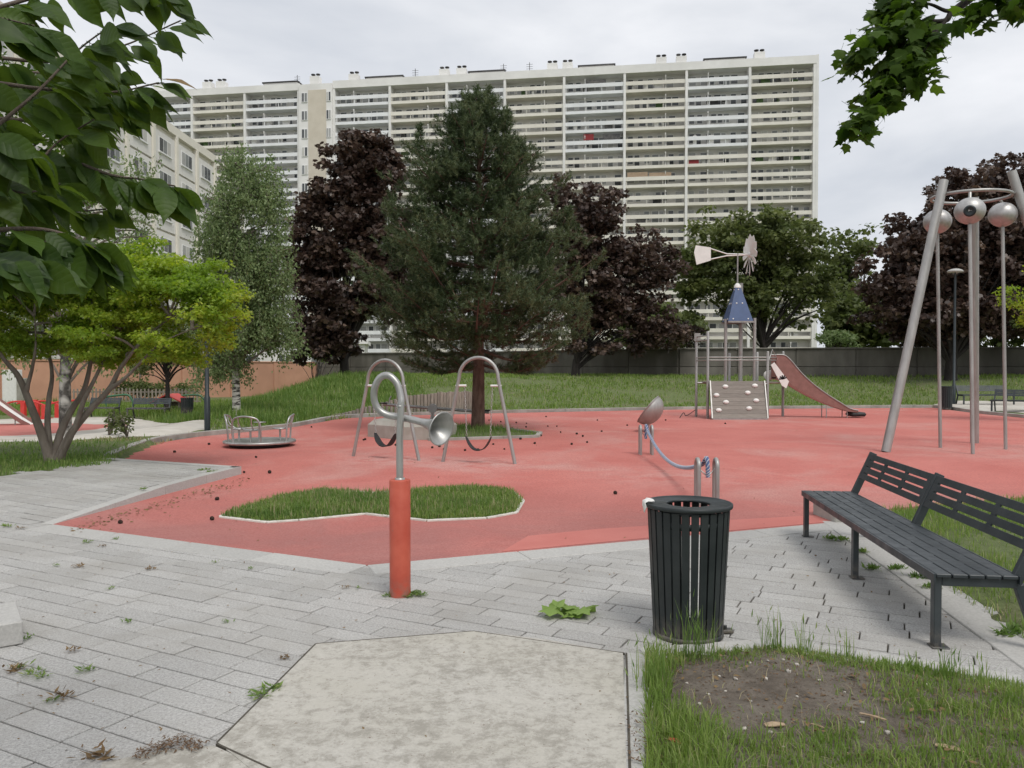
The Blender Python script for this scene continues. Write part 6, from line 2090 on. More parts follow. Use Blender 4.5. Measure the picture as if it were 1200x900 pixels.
# ---------------------------------------------------------------- cherry branch with large leaves in the foreground
def cherry():
    rs = random.Random(8)
    root = Vector((-3.3, 1.5, 0))
    t = thing("cherry_tree", "cherry tree with large drooping dark green leaves overhanging from the side", "tree", tuple(root))
    prof = [(0, 0), (.06, .08), (.16, .155), (.30, .215), (.45, .235), (.58, .215), (.70, .155), (.80, .085), (.90, .03), (1.0, .0)]
    def leaf_mesh(curl, fold, twist, mat):
        V, Fc = [], []
        for i, (u, w_) in enumerate(prof):
            for s in (-1, -.5, 0, .5, 1):
                x = s * w_
                z = fold * abs(x) - curl * u * u + .015 * math.sin(u * 14 + abs(s) * 2) * abs(s)
                a = twist * u
                V.append((x * math.cos(a) - z * math.sin(a), u * (1 - .1 * curl * u), x * math.sin(a) + z * math.cos(a)))
        for i in range(len(prof) - 1):
            for j in range(4):
                Fc.append([i * 5 + j, i * 5 + j + 1, (i + 1) * 5 + j + 1, (i + 1) * 5 + j])
        m = MB(); m.add(V, Fc, None, True)
        # petiole
        m.tube([(0, -.16, .03), (0, -.06, .005), (0, .02, 0)], .008, 4)
        return m.mesh("leaf", M[mat])
    LM = [leaf_mesh(c, f, tw, m) for c, f, tw, m in ((.18, .22, .1, "cherry_leaf"), (.28, .15, -.2, "cherry_leaf"), (.10, .30, .15, "cherry_leaf_deep"), (.22, .2, -.1, "cherry_leaf_deep"), (.35, .28, .25, "cherry_leaf"))]
    brown = MB(); src = LM[0]
    mb_ = MB(); mb_.tube(spline([(0, 0, -.1), (.03, 0, .8), (-.02, .05, 1.6), (.1, .15, 2.3), (.15, .2, 3.2)], 5), [.12] * 5 + [.11] * 5 + [.10] * 5 + [.07] * 6, 12)
    trk = mb_.build("trunk", M["bark"], t)
    twigs = [  # (px, py, distance)
        ([(-260, 150, 2.0), (-60, 70, 2.5), (60, 72, 2.75), (140, 55, 2.85), (212, 24, 2.9)], 22),
        ([(-200, 60, 2.0), (-40, 20, 2.3), (60, -8, 2.5), (150, -20, 2.6), (205, -6, 2.6)], 22),
        ([(-220, 130, 1.9), (-60, 95, 2.2), (50, 104, 2.4), (130, 108, 2.5), (186, 97, 2.55)], 24),
        ([(-220, 180, 2.0), (-60, 140, 2.3), (40, 140, 2.6), (105, 128, 2.7), (150, 118, 2.7)], 20),
        ([(-220, 220, 1.9), (-60, 215, 2.1), (30, 199, 2.3), (70, 165, 2.4), (110, 140, 2.4)], 16),
        ([(-220, 240, 1.9), (-40, 225, 2.2), (40, 238, 2.4), (90, 247, 2.45), (124, 245, 2.45)], 12),
        ([(-200, 200, 2.1), (-40, 185, 2.3), (60, 183, 2.4), (130, 205, 2.4), (165, 210, 2.4), (205, 218, 2.4)], 26),
        ([(-200, 300, 1.8), (-50, 285, 1.95), (30, 286, 2.0), (80, 283, 2.05), (112, 290, 2.05)], 26),
        ([(-200, 330, 1.7), (-60, 300, 1.8), (0, 300, 1.85), (45, 305, 1.9)], 18),
        ([(-200, 300, 1.8), (-50, 275, 1.95), (40, 268, 2.0), (90, 280, 2.05), (120, 300, 2.05)], 20),
        ([(-200, 200, 1.8), (-60, 180, 2.0), (30, 120, 2.2), (90, 60, 2.3), (130, 30, 2.3)], 20),
        ([(-200, 200, 1.8), (-60, 190, 2.0), (20, 225, 2.2), (70, 215, 2.3)], 14),
        ([(-200, 10, 1.8), (-80, -30, 2.0), (20, -60, 2.2), (110, -60, 2.3)], 18),
        ([(-200, 100, 1.7), (-90, 40, 1.85), (-20, 20, 2.0), (40, 30, 2.1)], 20),
        ([(-200, 180, 1.7), (-80, 150, 1.8), (-10, 160, 1.9), (30, 170, 2.0)], 20),
        ([(-200, 90, 2.2), (-60, 110, 2.5), (20, 85, 2.8), (90, 90, 2.9), (140, 85, 2.95)], 20),
    ]
    start = Vector((.1, .15, 2.3))
    placed = []
    for pts_, nl in twigs:
        nl = int(nl * 1.45)
        W = [at(px, py, d) - root for px, py, d in pts_]
        sp_ = spline([start + Vector((rs.uniform(-.05, .05), 0, rs.uniform(-.3, .4)))] + W, 6)
        n = len(sp_)
        b_ = MB(); b_.tube(sp_, [max(.0025, .013 * (1 - i / (n - 1)) ** 1.6 + .0022) for i in range(n)], 6)
        bo = b_.build("branch", M["bark"], t)
        for k in range(nl):
            u = 1 - (k / nl) * .60 + rs.uniform(-.02, .02)
            f_ = min(.9999, max(0, u)) * (n - 1); i = int(f_)
            p = sp_[i].lerp(sp_[min(i + 1, n - 1)], f_ - i)
            tg = (sp_[min(i + 1, n - 1)] - sp_[max(i - 1, 0)]).normalized()
            d = (tg * .45 + Vector((rs.gauss(.30, .45), rs.gauss(-.05, .35), rs.uniform(-1.25, -.35)))).normalized()
            if k < 3: d = (tg * .9 + Vector((.1 * k, rs.gauss(0, .3), -.55))).normalized()
            nrm_ = Vector((rs.gauss(-.1, .45), rs.gauss(-.55, .5), rs.uniform(.15, 1.0)))
            nrm_ = (nrm_ - d * nrm_.dot(d)).normalized()
            xax = d.cross(nrm_).normalized()
            sz = rs.uniform(.10, .150) * (.75 if k < 2 else 1)
            Mx = Matrix((xax, d, nrm_)).transposed().to_4x4()
            Mx = Matrix.Translation(p + d * sz * .15) @ Mx @ Matrix.Diagonal((sz * 1.08, sz, sz, 1))
            placed.append((Mx, rs.choice([0, 1, 1, 2, 3, 4])))
    def in_view(Mx):
        w_ = root + Mx.translation
        if w_.y < .3: return 9e9
        px, py = to_px(w_.x, w_.y, w_.z)
        return w_.y + (0 if -30 < px < 300 and -40 < py < 460 else 100)
    placed.sort(key=lambda q: in_view(q[0]))
    mass = MB()
    for i, (Mx, k) in enumerate(placed):
        if i < 295:
            o = link("leaf", LM[k]); o.parent = t; o.matrix_local = Mx
        else:
            mass.add([v.co for v in LM[k].vertices], [list(p.vertices) for p in LM[k].polygons], Mx, True)
    if mass.v: tag(mass.build("leaf_mass", M["cherry_leaf"], t), kind="stuff")
    nleaf = len(placed)
    # one withered leaf
    me = LM[0].copy(); me.materials.clear(); me.materials.append(M["leaf_tan"])
    o = link("leaf", me); o.parent = t
    d = Vector((.95, .0, -.12)).normalized(); nrm_ = Vector((0, -.5, .9)); nrm_ = (nrm_ - d * nrm_.dot(d)).normalized()
    p = at(192, 93, 2.55) - root
    o.matrix_local = Matrix.Translation(p) @ Matrix((d.cross(nrm_), d, nrm_)).transposed().to_4x4() @ Matrix.Diagonal((.09, .11, .11, 1))
    o["label"] = "withered brown leaf curling at a twig tip"
    print("cherry leaves", nleaf)
cherry()

# ---------------------------------------------------------------- maple bough hanging in at the top right
def bough():
    rs = random.Random(18)
    root = Vector((8.2, 4.6, 0))
    t = thing("maple_tree", "maple whose leafy bough hangs into the open sky above the bench", "tree", tuple(root))
    k12 = MAPLE
    def lm(bend):
        m = MB(); V = [(x, y, -bend * (x * x + (y - .3) ** 2)) for x, y, z in k12] + [(0, .32, .03)]
        m.add(V, [[i, (i + 1) % 12, 12] for i in range(12)], None, False)
        m.tube([(0, -.55, .1), (0, -.25, .03), (0, 0, 0)], .012, 4)
        return m.mesh("leaf", M["leaf_maple_near"])
    LM = [lm(.15), lm(.3), lm(.05)]
    top_ = Vector((.1, .1, 4.4))
    mb_ = MB(); mb_.tube(spline([(0, 0, -.1), (.05, 0, 1.5), (-.05, .05, 3), top_, (.2, .2, 6.5)], 5), [.17] * 6 + [.15] * 5 + [.13] * 5 + [.08] * 5, 12); mb_.build("trunk", M["bark"], t)
    main = [at(1330, -160, 5.4), at(1220, -80, 5.8), at(1160, -20, 6.0), at(1118, 12, 6.0), at(1108, 24, 6.0)]
    twigs = [
        (main + [at(1094, 40, 6.0), at(1088, 44, 6.0)], 10, .22),
        (main + [at(1080, 25, 6.0), at(1050, 30, 6.0), at(1022, 45, 6.0), at(1000, 70, 5.95)], 78, .5),
        (main[:-1] + [at(1090, 5, 6.0), at(1060, 0, 6.05), at(1036, 8, 6.1)], 52, .34),
        (main + [at(1075, 55, 6.0), at(1050, 80, 5.95), at(1025, 110, 5.9), at(1002, 150, 5.85)], 96, .5),
        (main + [at(1082, 60, 5.9), at(1070, 80, 5.85), at(1078, 84, 5.8)], 32, .25),
        (main + [at(1080, 38, 6.1), at(1058, 60, 6.1), at(1036, 85, 6.1)], 60, .4),
        ([at(1330, -160, 5.4), at(1230, -60, 5.2), at(1190, -22, 5.2), at(1160, -4, 5.2), at(1152, 2, 5.2)], 24, .2),
        ([at(1330, -160, 5.4), at(1240, -60, 5.2), at(1215, -20, 5.2), at(1196, 0, 5.2)], 12, .15),
    ]
    placed = []
    for pts_, nl, span in twigs:
        nl = int(nl * 2.9)
        sp_ = spline([top_] + [p - root for p in pts_], 6); n = len(sp_)
        b_ = MB(); b_.tube(sp_, [max(.004, .045 * (1 - i / (n - 1)) ** 1.3 + .003) for i in range(n)], 6); b_.build("branch", M["bark_dark"], t)
        for k in range(nl):
            u = 1 - rs.random() * span * .62
            f_ = min(.9999, u) * (n - 1); i = int(f_)
            p = sp_[i].lerp(sp_[min(i + 1, n - 1)], f_ - i)
            p = p + Vector((rs.gauss(0, .055), rs.gauss(0, .12), rs.gauss(-.03, .055)))
            d = Vector((rs.gauss(-.25, .6), rs.gauss(-.1, .5), rs.uniform(-1.1, -.1))).normalized()
            nrm_ = Vector((rs.gauss(0, .4), rs.gauss(-.2, .4), 1)); nrm_ = (nrm_ - d * nrm_.dot(d)).normalized()
            sz = rs.uniform(.07, .115)
            placed.append((Matrix.Translation(p) @ Matrix((d.cross(nrm_), d, nrm_)).transposed().to_4x4() @ Matrix.Diagonal((sz, sz, sz, 1)), rs.randint(0, 2)))
    rs.shuffle(placed)
    def seen(q):
        w_ = root + q[0].translation; px, py = to_px(w_.x, w_.y, w_.z)
        return 0 if px < 1215 and py > -15 else 1
    placed.sort(key=seen)
    mass = MB()
    for i, (Mx, k) in enumerate(placed):
        if i < 295:
            o = link("leaf", LM[k]); o.parent = t; o.matrix_local = Mx
        else:
            mass.add([v.co for v in LM[k].vertices], [list(p.vertices) for p in LM[k].polygons], Mx, False)
    tag(mass.build("leaf_mass", M["leaf_maple_near"], t), kind="stuff")
bough()

# ================================================================ grass
def blades(X, Y, Z, h, wd, rs, lean=.45):
    n = len(X)
    a = rs.uniform(0, 6.283, n)
    d = np.stack([np.cos(a), np.sin(a), np.zeros(n)], 1)
    s = np.stack([-np.sin(a), np.cos(a), np.zeros(n)], 1)
    h = h[:, None]; wd = wd[:, None]
    ln = (rs.uniform(.1, 1, n) ** 1.5 * lean)[:, None]
    B = np.stack([X, Y, Z], 1)
    up = np.array([[0, 0, 1.0]])
    m = B + up * h * .55 + d * h * ln * .35
    tp_ = B + up * h * (1 - ln * .35) + d * h * ln
    V = np.stack([B - s * wd / 2, B + s * wd / 2, m + s * wd * .42, m - s * wd * .42, tp_ + s * wd * .06, tp_ - s * wd * .06], 1)
    base = (np.arange(n) * 6)[:, None, None]
    Fc = (base + np.array([[[0, 1, 2, 3], [3, 2, 4, 5]]])).reshape(-1, 4)
    return V.reshape(-1, 3), Fc
def sample(poly, n, rs):
    P = np.array([p[:2] for p in poly]); lo, hi = P.min(0), P.max(0)
    X = rs.uniform(lo[0], hi[0], n); Y = rs.uniform(lo[1], hi[1], n)
    k = inside(poly, X, Y)
    for ex in (path_poly, path_r, SMALL_PLAY):
        k &= ~inside(ex, X, Y)
    return X[k], Y[k]
def grass(name, label, poly, n, hmin, hmax, wd, zf, mat, seed, dens=None, parent=None, lean=.6, visible=True, hmod=None):
    rs = np.random.RandomState(seed)
    X, Y = sample(poly, n, rs)
    d = edge_dist(poly, X, Y)
    if dens is not None:
        k = rs.uniform(0, 1, len(X)) < dens(X, Y, d)
        X, Y, d = X[k], Y[k], d[k]
    if visible:
        k = (np.abs(X) < .80 * Y + 2.0) & (Y > 2.6)
        X, Y, d = X[k], Y[k], d[k]
    h = rs.uniform(hmin, hmax, len(X)) * (1 + .35 * smooth_noise(X, Y, seed, 3))
    if hmod is not None: h = h * hmod(X, Y, d)
    V, Fc = blades(X, Y, zf(X, Y, d) - .008, h, rs.uniform(.6, 1.3, len(X)) * wd, rs, lean)
    o = big(name, V, Fc, M[mat], parent)
    if parent is None: tag(o, label, "grass", kind="stuff")
    else: o["kind"] = "stuff"
    return o
# planted bed: bare centre, lush left rim, patchy right
bc = Vector(gp(890, 818))
def bed_dens(X, Y, d):
    ex = np.sqrt(((X - bc.x) / .66) ** 2 + ((Y - bc.y) / .50) ** 2)
    ex = ex + .25 * smooth_noise(X, Y, 12, 9)
    v = .10 + .9 * ss(ex, .8, 1.35)
    v = v * (.32 + .68 * ss(smooth_noise(X, Y, 14, 5) + .5 * smooth_noise(X, Y, 15, 14), -.4, .15))
    left = 1 - ss(X, gp(800, 840)[0] - .1, gp(870, 840)[0])
    top_rim = (1 - ss(d, .02, .16)) * .8 * (.2 + .8 * ss(smooth_noise(X, Y, 16, 8), -.1, .3))
    return np.clip(np.maximum(np.maximum(v * .9, left * ss(ex, .6, .9)), top_rim) , 0, 1) * (ex > .55)
bed_h = lambda X, Y, d: .85 + 1.1 * (1 - ss(X, gp(790, 830)[0], gp(850, 830)[0]))
grass("bed_grass", "patchy green grass growing round the bare soil of the bed", PLANTER, 56000, .02, .085, .0055, bed_z, "grass", 61, bed_dens, lean=.9, hmod=bed_h)
grass("bed_grass", "dry straw blades among the grass of the bed", PLANTER, 6000, .03, .08, .004, bed_z, "grass_dry", 62, lambda X, Y, d: .5 * bed_dens(X, Y, d) + .12, lean=1.3)
grass("lawn_grass", "green grass of the lawn behind the bench", LAWN_R, 80000, .04, .12, .008, lawn_z, "grass", 63, lambda X, Y, d: .25 + .75 * ss(smooth_noise(X, Y, 22, 2.2), -.4, .2), lean=.8)
grass("lawn_grass", "dry grass along the edge of the lawn behind the bench", LAWN_R, 9000, .03, .08, .006, lawn_z, "grass_dry", 64, lambda X, Y, d: 1 - ss(d, .1, .5), lean=1.2)
grass("island_grass", "bright green grass of the zigzag island", ISL, 34000, .03, .10, .009, isl_z, "grass_deep", 65, lambda X, Y, d: .25 + .75 * ss(smooth_noise(X, Y, 43, 3.2), -.35, .15), lean=1.1)
grass("island_grass", "yellowish green grass of the zigzag island", ISL, 15000, .03, .12, .009, isl_z, "grass", 75, lambda X, Y, d: ss(smooth_noise(X, Y, 41, 2.5), -.2, .3), lean=1.0)
grass("island_grass", "pale flowering grass of the zigzag island", ISL, 2500, .05, .15, .006, isl_z, "grass_dry", 66, None, lean=.5)
grass("lawn_grass", "short grass under the yellow-green maple", LAWN_L, 70000, .04, .12, .014, lawnl_z, "grass_deep", 67, lambda X, Y, d: .12 + .88 * ss(smooth_noise(X, Y, 25, .9) - .25 * ss(X, -7.5, -6.4), -.25, .25), lean=.8)
grass("pit_grass", "grass tufts at the foot of the pine", WELL, 6000, .06, .2, .012, well_z, "grass_deep", 68, lambda X, Y, d: .3 + .7 * np.exp(-((X + .9) ** 2 + (Y - 20.5) ** 2) / .5))
# bank: taller clumps
bank = [(-14.5, 24), (-8.2, 20.2), (-6.4, 22.6), (-5.2, 26.6), (0, 29.6), (7, 32.0), (14, 33.6), (19.0, 34.5), (34, 36), (36, 46), (10, 48), (-1, 56), (-16, 63), (-16, 50)]
tz = lambda X, Y, d: terrain(X, Y)
grass("bank_grass", "mown and tufted grass of the bank below the wall", bank, 150000, .06, .22, .035, tz, "grass", 69, lambda X, Y, d: .12 + .88 * ss(smooth_noise(X, Y, 31, 1.0) + .35 * smooth_noise(X, Y, 32, 3), -.45, .15), lean=.8)
grass("bank_grass", "dry straw patches of the bank below the wall", bank, 26000, .04, .14, .03, tz, "grass_dry", 76, lambda X, Y, d: ss(smooth_noise(X, Y, 44, 1.6), .05, .5) * .8 + .06, lean=1.1)
left_bank = [(-13.5, 25), (-9.0, 23.2), (-6.9, 22.4), (-5.9, 26), (-3.5, 33), (-6, 44), (-16, 50)]
grass("bank_grass", "tall rank grass on the bank beside the birch", left_bank, 52000, .12, .42, .03, tz, "grass_deep", 70, lambda X, Y, d: .35 + .65 * ss(smooth_noise(X, Y, 33, 1.2), -.4, .2), lean=.7)
far_l = [(-36, 34.5), (-16.5, 33.8), (-12.5, 30), (-10.6, 28.2), (-10, 29.5), (-13, 46), (-32, 44)]
grass("meadow_grass", "rough grass behind the far benches", far_l, 40000, .15, .45, .04, tz, "grass", 71, None, lean=.7)
strip = [(-8.6, 14.4), (-7.6, 16.6), (-7.9, 18.9), (-8.2, 20.5), (-12.5, 20.5), (-12, 15)]
grass("verge_grass", "thin dry grass on the verge beside the kerb", strip, 14000, .03, .10, .016, tz, "grass_dry", 72, lambda X, Y, d: .2 + .5 * ss(smooth_noise(X, Y, 36, 1.4), -.2, .3), lean=1.0)
grass("verge_grass", "green grass on the verge beside the kerb", strip, 14000, .03, .10, .016, tz, "grass", 73, lambda X, Y, d: .1 + .6 * ss(smooth_noise(X, Y, 37, 1.4), 0, .4), lean=1.0)

# ================================================================ weeds, tall stems, fallen leaves, cones, litter
def stems(name, label, px, py, n, hmin, hmax, spread_, mat, seed, z=0.0, group=None, wd=.006, heads=False):
    rs = np.random.RandomState(seed)
    c = gp(px, py, z)
    X = rs.normal(0, spread_, n); Yy = rs.normal(0, spread_ * .7, n)
    V, Fc = blades(X, Yy, np.full(n, -.004), rs.uniform(hmin, hmax, n), np.full(n, wd), rs, .5)
    if heads:
        tips = V.reshape(-1, 6, 3)[:, 4]
        k = rs.choice(n, max(1, n // 3), replace=False)
        Vh, Fh = scatter(np.array([(0, -.6, 0), (.12, 0, 0), (0, 1, 0), (-.12, 0, 0)]), tips[k], np.stack([rs.normal(size=len(k)) * .25, rs.normal(size=len(k)) * .25, np.ones(len(k))], 1), rand_dirs(len(k), rs), np.full(len(k), .035))
        Fc = np.concatenate([Fc, Fh + len(V)]); V = np.concatenate([V, Vh])
    o = big(name, V, Fc, M[mat])
    o.location = (c[0], c[1], z)
    return tag(o, label, "grass tuft", group)
stems("grass_tuft", "tall seeding grass tuft against the foot of the litter bin", 820, 770, 60, .12, .36, .06, "grass_deep", 81, .02, None, .0045, True)
stems("grass_tuft", "tall wispy grass tuft on the corner of the bed beside the bin", 765, 800, 60, .08, .26, .07, "grass_deep", 82, .02, None, .005, True)
for i, (px, py, n, h) in enumerate(((905, 757, 34, .27), (945, 762, 26, .22), (990, 768, 22, .20), (1060, 782, 14, .12), (1110, 792, 40, .20), (1150, 797, 24, .14))):
    stems("grass_tuft", "upright grass tuft along the stone edge between bed and bench", px, py + 3, n, h * .35, h, .035, "grass_deep", 90 + i, .015, "grass tufts along the edge of the bed", .0045, True)

def weed(px, py, size, seed, mat, label, group, z=0.0, n=14, flat=.5):
    rs = np.random.RandomState(seed)
    c = gp(px, py, z)
    a = rs.uniform(0, 6.28, n)
    T = np.stack([np.cos(a), np.sin(a), rs.uniform(.1, 1.1, n) * flat], 1)
    N = rs.normal(size=(n, 3)) * .3; N[:, 2] += 1
    P = np.stack([rs.normal(0, size * .22, n), rs.normal(0, size * .22, n), rs.uniform(.002, .02, n)], 1)
    n2 = n * 3
    a = rs.uniform(0, 6.28, n2)
    T = np.stack([np.cos(a), np.sin(a), rs.uniform(.1, 1.3, n2) * flat * 1.4], 1)
    N = rs.normal(size=(n2, 3)) * .3; N[:, 2] += 1
    P = np.stack([rs.normal(0, size * .28, n2), rs.normal(0, size * .22, n2), rs.uniform(.002, .015, n2)], 1)
    V, Fc = scatter(LANCE * np.array([.9, 1, 1]), P, T, unit(N), rs.uniform(.25, .6, n2) * size)
    o = big("weed", V, Fc, M[mat]); o.location = (c[0], c[1], z + .002)
    return tag(o, label, "weed", group)
joint_weeds = [(15, 787, .10), (40, 790, .09), (25, 783, .08), (75, 818, .10), (60, 823, .06), (100, 787, .08), (85, 764, .07), (150, 730, .06), (130, 691, .05), (92, 665, .08), (66, 664, .05), (103, 636, .08), (120, 641, .06), (135, 633, .06), (10, 618, .10), (24, 620, .08), (252, 660, .05), (294, 667, .05), (334, 772, .06), (312, 810, .12), (305, 818, .09), (405, 690, .05), (265, 730, .05), (420, 690, .04), (115, 888, .12), (48, 795, .07), (30, 750, .07), (176, 668, .07)]
for i, (px, py, s) in enumerate(joint_weeds):
    weed(px, py, s, 100 + i, "grass_deep" if i % 3 else "leaf_tan", "small weed tuft rooted in a joint of the paving", "weeds in the paving joints", 0, 9)
for i, (px, py, s) in enumerate(((487, 697, .10), (478, 700, .08), (492, 699, .07), (455, 699, .06))):
    weed(px, py, s, 140 + i, "grass_deep", "leafy weed at the foot of the red trumpet post", "weeds round the red post", 0, 16)
for i, (px, py, s) in enumerate(((973, 633, .12), (985, 634, .12), (1022, 668, .11), (1050, 668, .11), (1076, 678, .12), (1090, 690, .10), (1190, 742, .13), (1178, 745, .10), (1010, 648, .09))):
    weed(px, py, s, 150 + i, "grass_deep", "dusty weed growing in the paving under the metal bench", "weeds under the bench", 0, 22, .9)
for i, (px, py) in enumerate(((235, 552), (242, 551), (250, 553), (168, 574), (245, 554))):
    z = .11
    weed(px, py, .09, 170 + i, "grass_deep", "small weed on the raised paving beside the red surface", "weeds on the raised paving", z, 12)
# leafy sapling shoots on the verge
for i, (px, py, lab) in enumerate(((146, 514, "leafy sapling shoot on the verge beside the kerb"), (131, 512, "thin leafy shoot beside the sapling on the verge"))):
    p = tp(px, py)
    deciduous("sapling", lab, p, [(0, 0, .35, .16, .16, .28)], .012, .12, 26, 9, .09, OVAL, .085, "leaf_green", "bark_grey", 180 + i, n_limb=6, cat="sapling")

# fallen bright green maple sprig
def sprig():
    rs = random.Random(3)
    c = gp(665, 722)
    t = thing("fallen_sprig", "fallen sprig of bright green maple leaves on the paving", "leaves", (c[0], c[1], .003))
    for k in range(9):
        m = MB(); V = [(x + rs.gauss(0, .02), y + rs.gauss(0, .02), .10 + rs.gauss(0, .09) - .12 * (x * x + (y - .3) ** 2)) for x, y, z in MAPLE] + [(0, .32, .16)]
        m.add(V, [[i, (i + 1) % 12, 12] for i in range(12)], None, False)
        o = m.build("leaf", M["leaf_bright"], t)
        s = rs.uniform(.11, .16)
        o.scale = (s, s, s); o.rotation_euler = (rs.gauss(0, .2), rs.gauss(0, .2), rs.uniform(0, 6.28))
        o.location = (rs.uniform(-.12, .12), rs.uniform(-.05, .05), .012 + k * .003)
    m = MB(); m.tube(spline([(-.15, -.02, .008), (0, .01, .02), (.14, .03, .008)], 5), .003, 5); m.build("stalk", M["leaf_bright"], t)
sprig()

# pine cones on the red surface
cm = MB()
cm.lathe([(0, -.035), (.014, -.03), (.024, -.012), (.024, .004), (.017, .022), (.006, .035), (0, .037)], 10, smooth=False)
for ring in range(5):
    for k in range(8):
        a = k * .785 + ring * .4; z = -.024 + ring * .012; r_ = .026 - abs(ring - 1.6) * .003
        cm.box((r_ * math.cos(a), r_ * math.sin(a), z), (.012, .010, .005), Matrix.Rotation(a, 4, 'Z') @ Matrix.Rotation(.5, 4, 'Y'))
cone_me = cm.mesh("pine_cone", M["cone_brown"])
cones = [(600, 501.7), (617, 495.7), (616.5, 500), (642, 499), (652.6, 499), (657, 506), (676, 508), (683, 510.7), (670, 520), (688, 517.7), (626.6, 519), (591, 525.6), (545, 527), (520.6, 526), (506.6, 524), (512.6, 520), (515, 522.6), (721, 577), (286, 552.5), (316, 553), (254.5, 584), (248.6, 607), (204.6, 529), (426, 515), (428, 514.5), (464, 521), (605, 495), (634, 510), (850, 496), (587, 494), (573, 492), (780, 492), (141, 611), (610, 514), (640, 488), (700, 492), (318, 518), (245, 520), (300, 535), (365, 500), (705, 505), (735, 498), (560, 527), (578, 520)]
for i, (px, py) in enumerate(cones):
    p = gp(px, py, .03)
    o = link("pine_cone", cone_me); o.location = (p[0], p[1], .031)
    s = rnd.uniform(.6, .95)
    o.scale = (s, s, s); o.location.z = .006 + .026 * s
    o.rotation_euler = (R(90) + rnd.gauss(0, .3), 0, rnd.uniform(0, 6.28))
    tag(o, "brown pine cone lying on the red rubber surface", "pine cone", "pine cones on the red surface")

# dead leaves and bits on paving and rubber
def litter(name, label, pts_, size, mat, seed, z=.004, shape=OVAL):
    rs = np.random.RandomState(seed)
    P = np.array([gp(px, py, 0) for px, py in pts_]); n = len(P)
    P[:, 2] = z + rs.uniform(.002, .012, n)
    a = rs.uniform(0, 6.28, n)
    T = np.stack([np.cos(a), np.sin(a), rs.normal(0, .25, n)], 1)
    N = rs.normal(size=(n, 3)) * .3; N[:, 2] += 1
    V, Fc = scatter(shape, P, T, unit(N), rs.uniform(.5, 1.3, n) * size)
    return tag(big(name, V, Fc, M[mat]), label, "litter", kind="stuff")
rs_ = np.random.RandomState(77)
pp = []
while len(pp) < 260:
    px, py = rs_.uniform(0, 760), rs_.uniform(600, 890)
    if py > 650 + .0 * px or px < 300 and py > 618: pp.append((px, py))
litter("leaf_litter", "scattered tiny dead leaves and crumbs on the paving", pp, .022, "leaf_tan", 201, .004, LANCE * np.array([1.3, 1, 1]))
pp = [(rs_.uniform(860, 1190), rs_.uniform(640, 770)) for _ in range(90)]
litter("leaf_litter", "scattered tiny dead leaves on the paving by the bench", pp, .024, "leaf_tan", 202, .004, LANCE * np.array([1.3, 1, 1]))
pp = []
for i in range(220):
    u = rs_.rand(); px = 78 + (283 - 78) * u; py = 619 + (560 - 619) * u
    pp.append((px + abs(rs_.normal()) * 9, py + abs(rs_.normal()) * 5))
litter("leaf_litter", "band of dry brown leaves under the edge of the raised paving", pp, .045, "leaf_tan", 203, .008)
pp = [(rs_.uniform(100, 1000), rs_.uniform(500, 655)) for _ in range(150)]
pp = [q for q in pp if inside(RED, np.array([gp(*q)[0]]), np.array([gp(*q)[1]]))[0]]
litter("leaf_litter", "sparse twigs and dead leaves on the red surface", pp, .04, "leaf_tan", 204, .008, LANCE)
# debris in the joint of the concrete pads
pp = []
for i in range(420):
    u = rs_.rand()
    pp.append((160 + 75 * u + rs_.normal() * 4, 893 - 18 * math.sin(u * 2.2) + rs_.normal() * 4.5))
litter("joint_debris", "brown plant debris heaped in the joint beside the concrete pad", pp, .02, "debris", 205, .016, LANCE)
pp = []
for i in range(300):
    px, py = rs_.uniform(737, 800), rs_.uniform(840, 900)
    pp.append((px + rs_.normal() * 3, py))
litter("joint_debris", "reddish dead leaf mould along the left rim of the bed", pp, .02, "debris", 206, .02, LANCE)

# pebbles, wood chips and crumbs in the bed
pm = []
for k in range(3):
    r_ = random.Random(300 + k); b_ = MB()
    bm = bmesh.new(); bmesh.ops.create_icosphere(bm, subdivisions=1, radius=1)
    for v in bm.verts: v.co *= r_.uniform(.75, 1.1); v.co.z *= .6
    me = bpy.data.meshes.new("pebble"); bm.to_mesh(me); bm.free(); me.materials.append(M["pebble"]); pm.append(me)
peb = [(924, 791, .022), (934, 783, .016), (862, 800, .016), (897, 799, .018), (872, 858, .016), (830, 815, .012), (903, 862, .016), (918, 775, .012), (879, 779, .010), (1040, 862, .020), (1010, 850, .014), (820, 826, .012), (934, 818, .010), (850, 812, .010), (869, 872, .012), (918, 881, .014), (1052, 790, .016), (900, 778, .012), (960, 800, .012), (843, 795, .009), (880, 825, .010), (990, 812, .010), (805, 800, .010), (1085, 806, .014), (1160, 806, .014)]
zb_at = lambda x, y: float(bed_z(np.array([x]), np.array([y]), edge_dist(PLANTER, np.array([x]), np.array([y])))[0])
for i, (px, py, s) in enumerate(peb):
    p = gp(px, py, .03); o = link("pebble", pm[i % 3]); o.scale = (s, s * rnd.uniform(.7, 1), s)
    o.location = (p[0], p[1], zb_at(p[0], p[1]) + s * .3); o.rotation_euler = (0, 0, rnd.uniform(0, 6))
    tag(o, "pale pebble lying on the bare soil of the bed", "pebble", "pebbles on the soil bed")
rs2 = np.random.RandomState(9)
X, Y_ = sample(PLANTER, 5200, rs2)
d_ = edge_dist(PLANTER, X, Y_)
Pc = np.stack([X, Y_, bed_z(X, Y_, d_) + .002], 1); n = len(Pc)
V, Fc = scatter(LANCE * np.array([2.0, 1, 1]), Pc, rand_dirs(n, rs2) * np.array([1, 1, .25]), np.stack([rs2.normal(size=n) * .3, rs2.normal(size=n) * .3, np.ones(n)], 1), rs2.uniform(.006, .02, n))
Xl, Yl_ = sample(PLANTER, 900, rs2)
keepl = (smooth_noise(Xl, Yl_, 51, 5) > -.1)
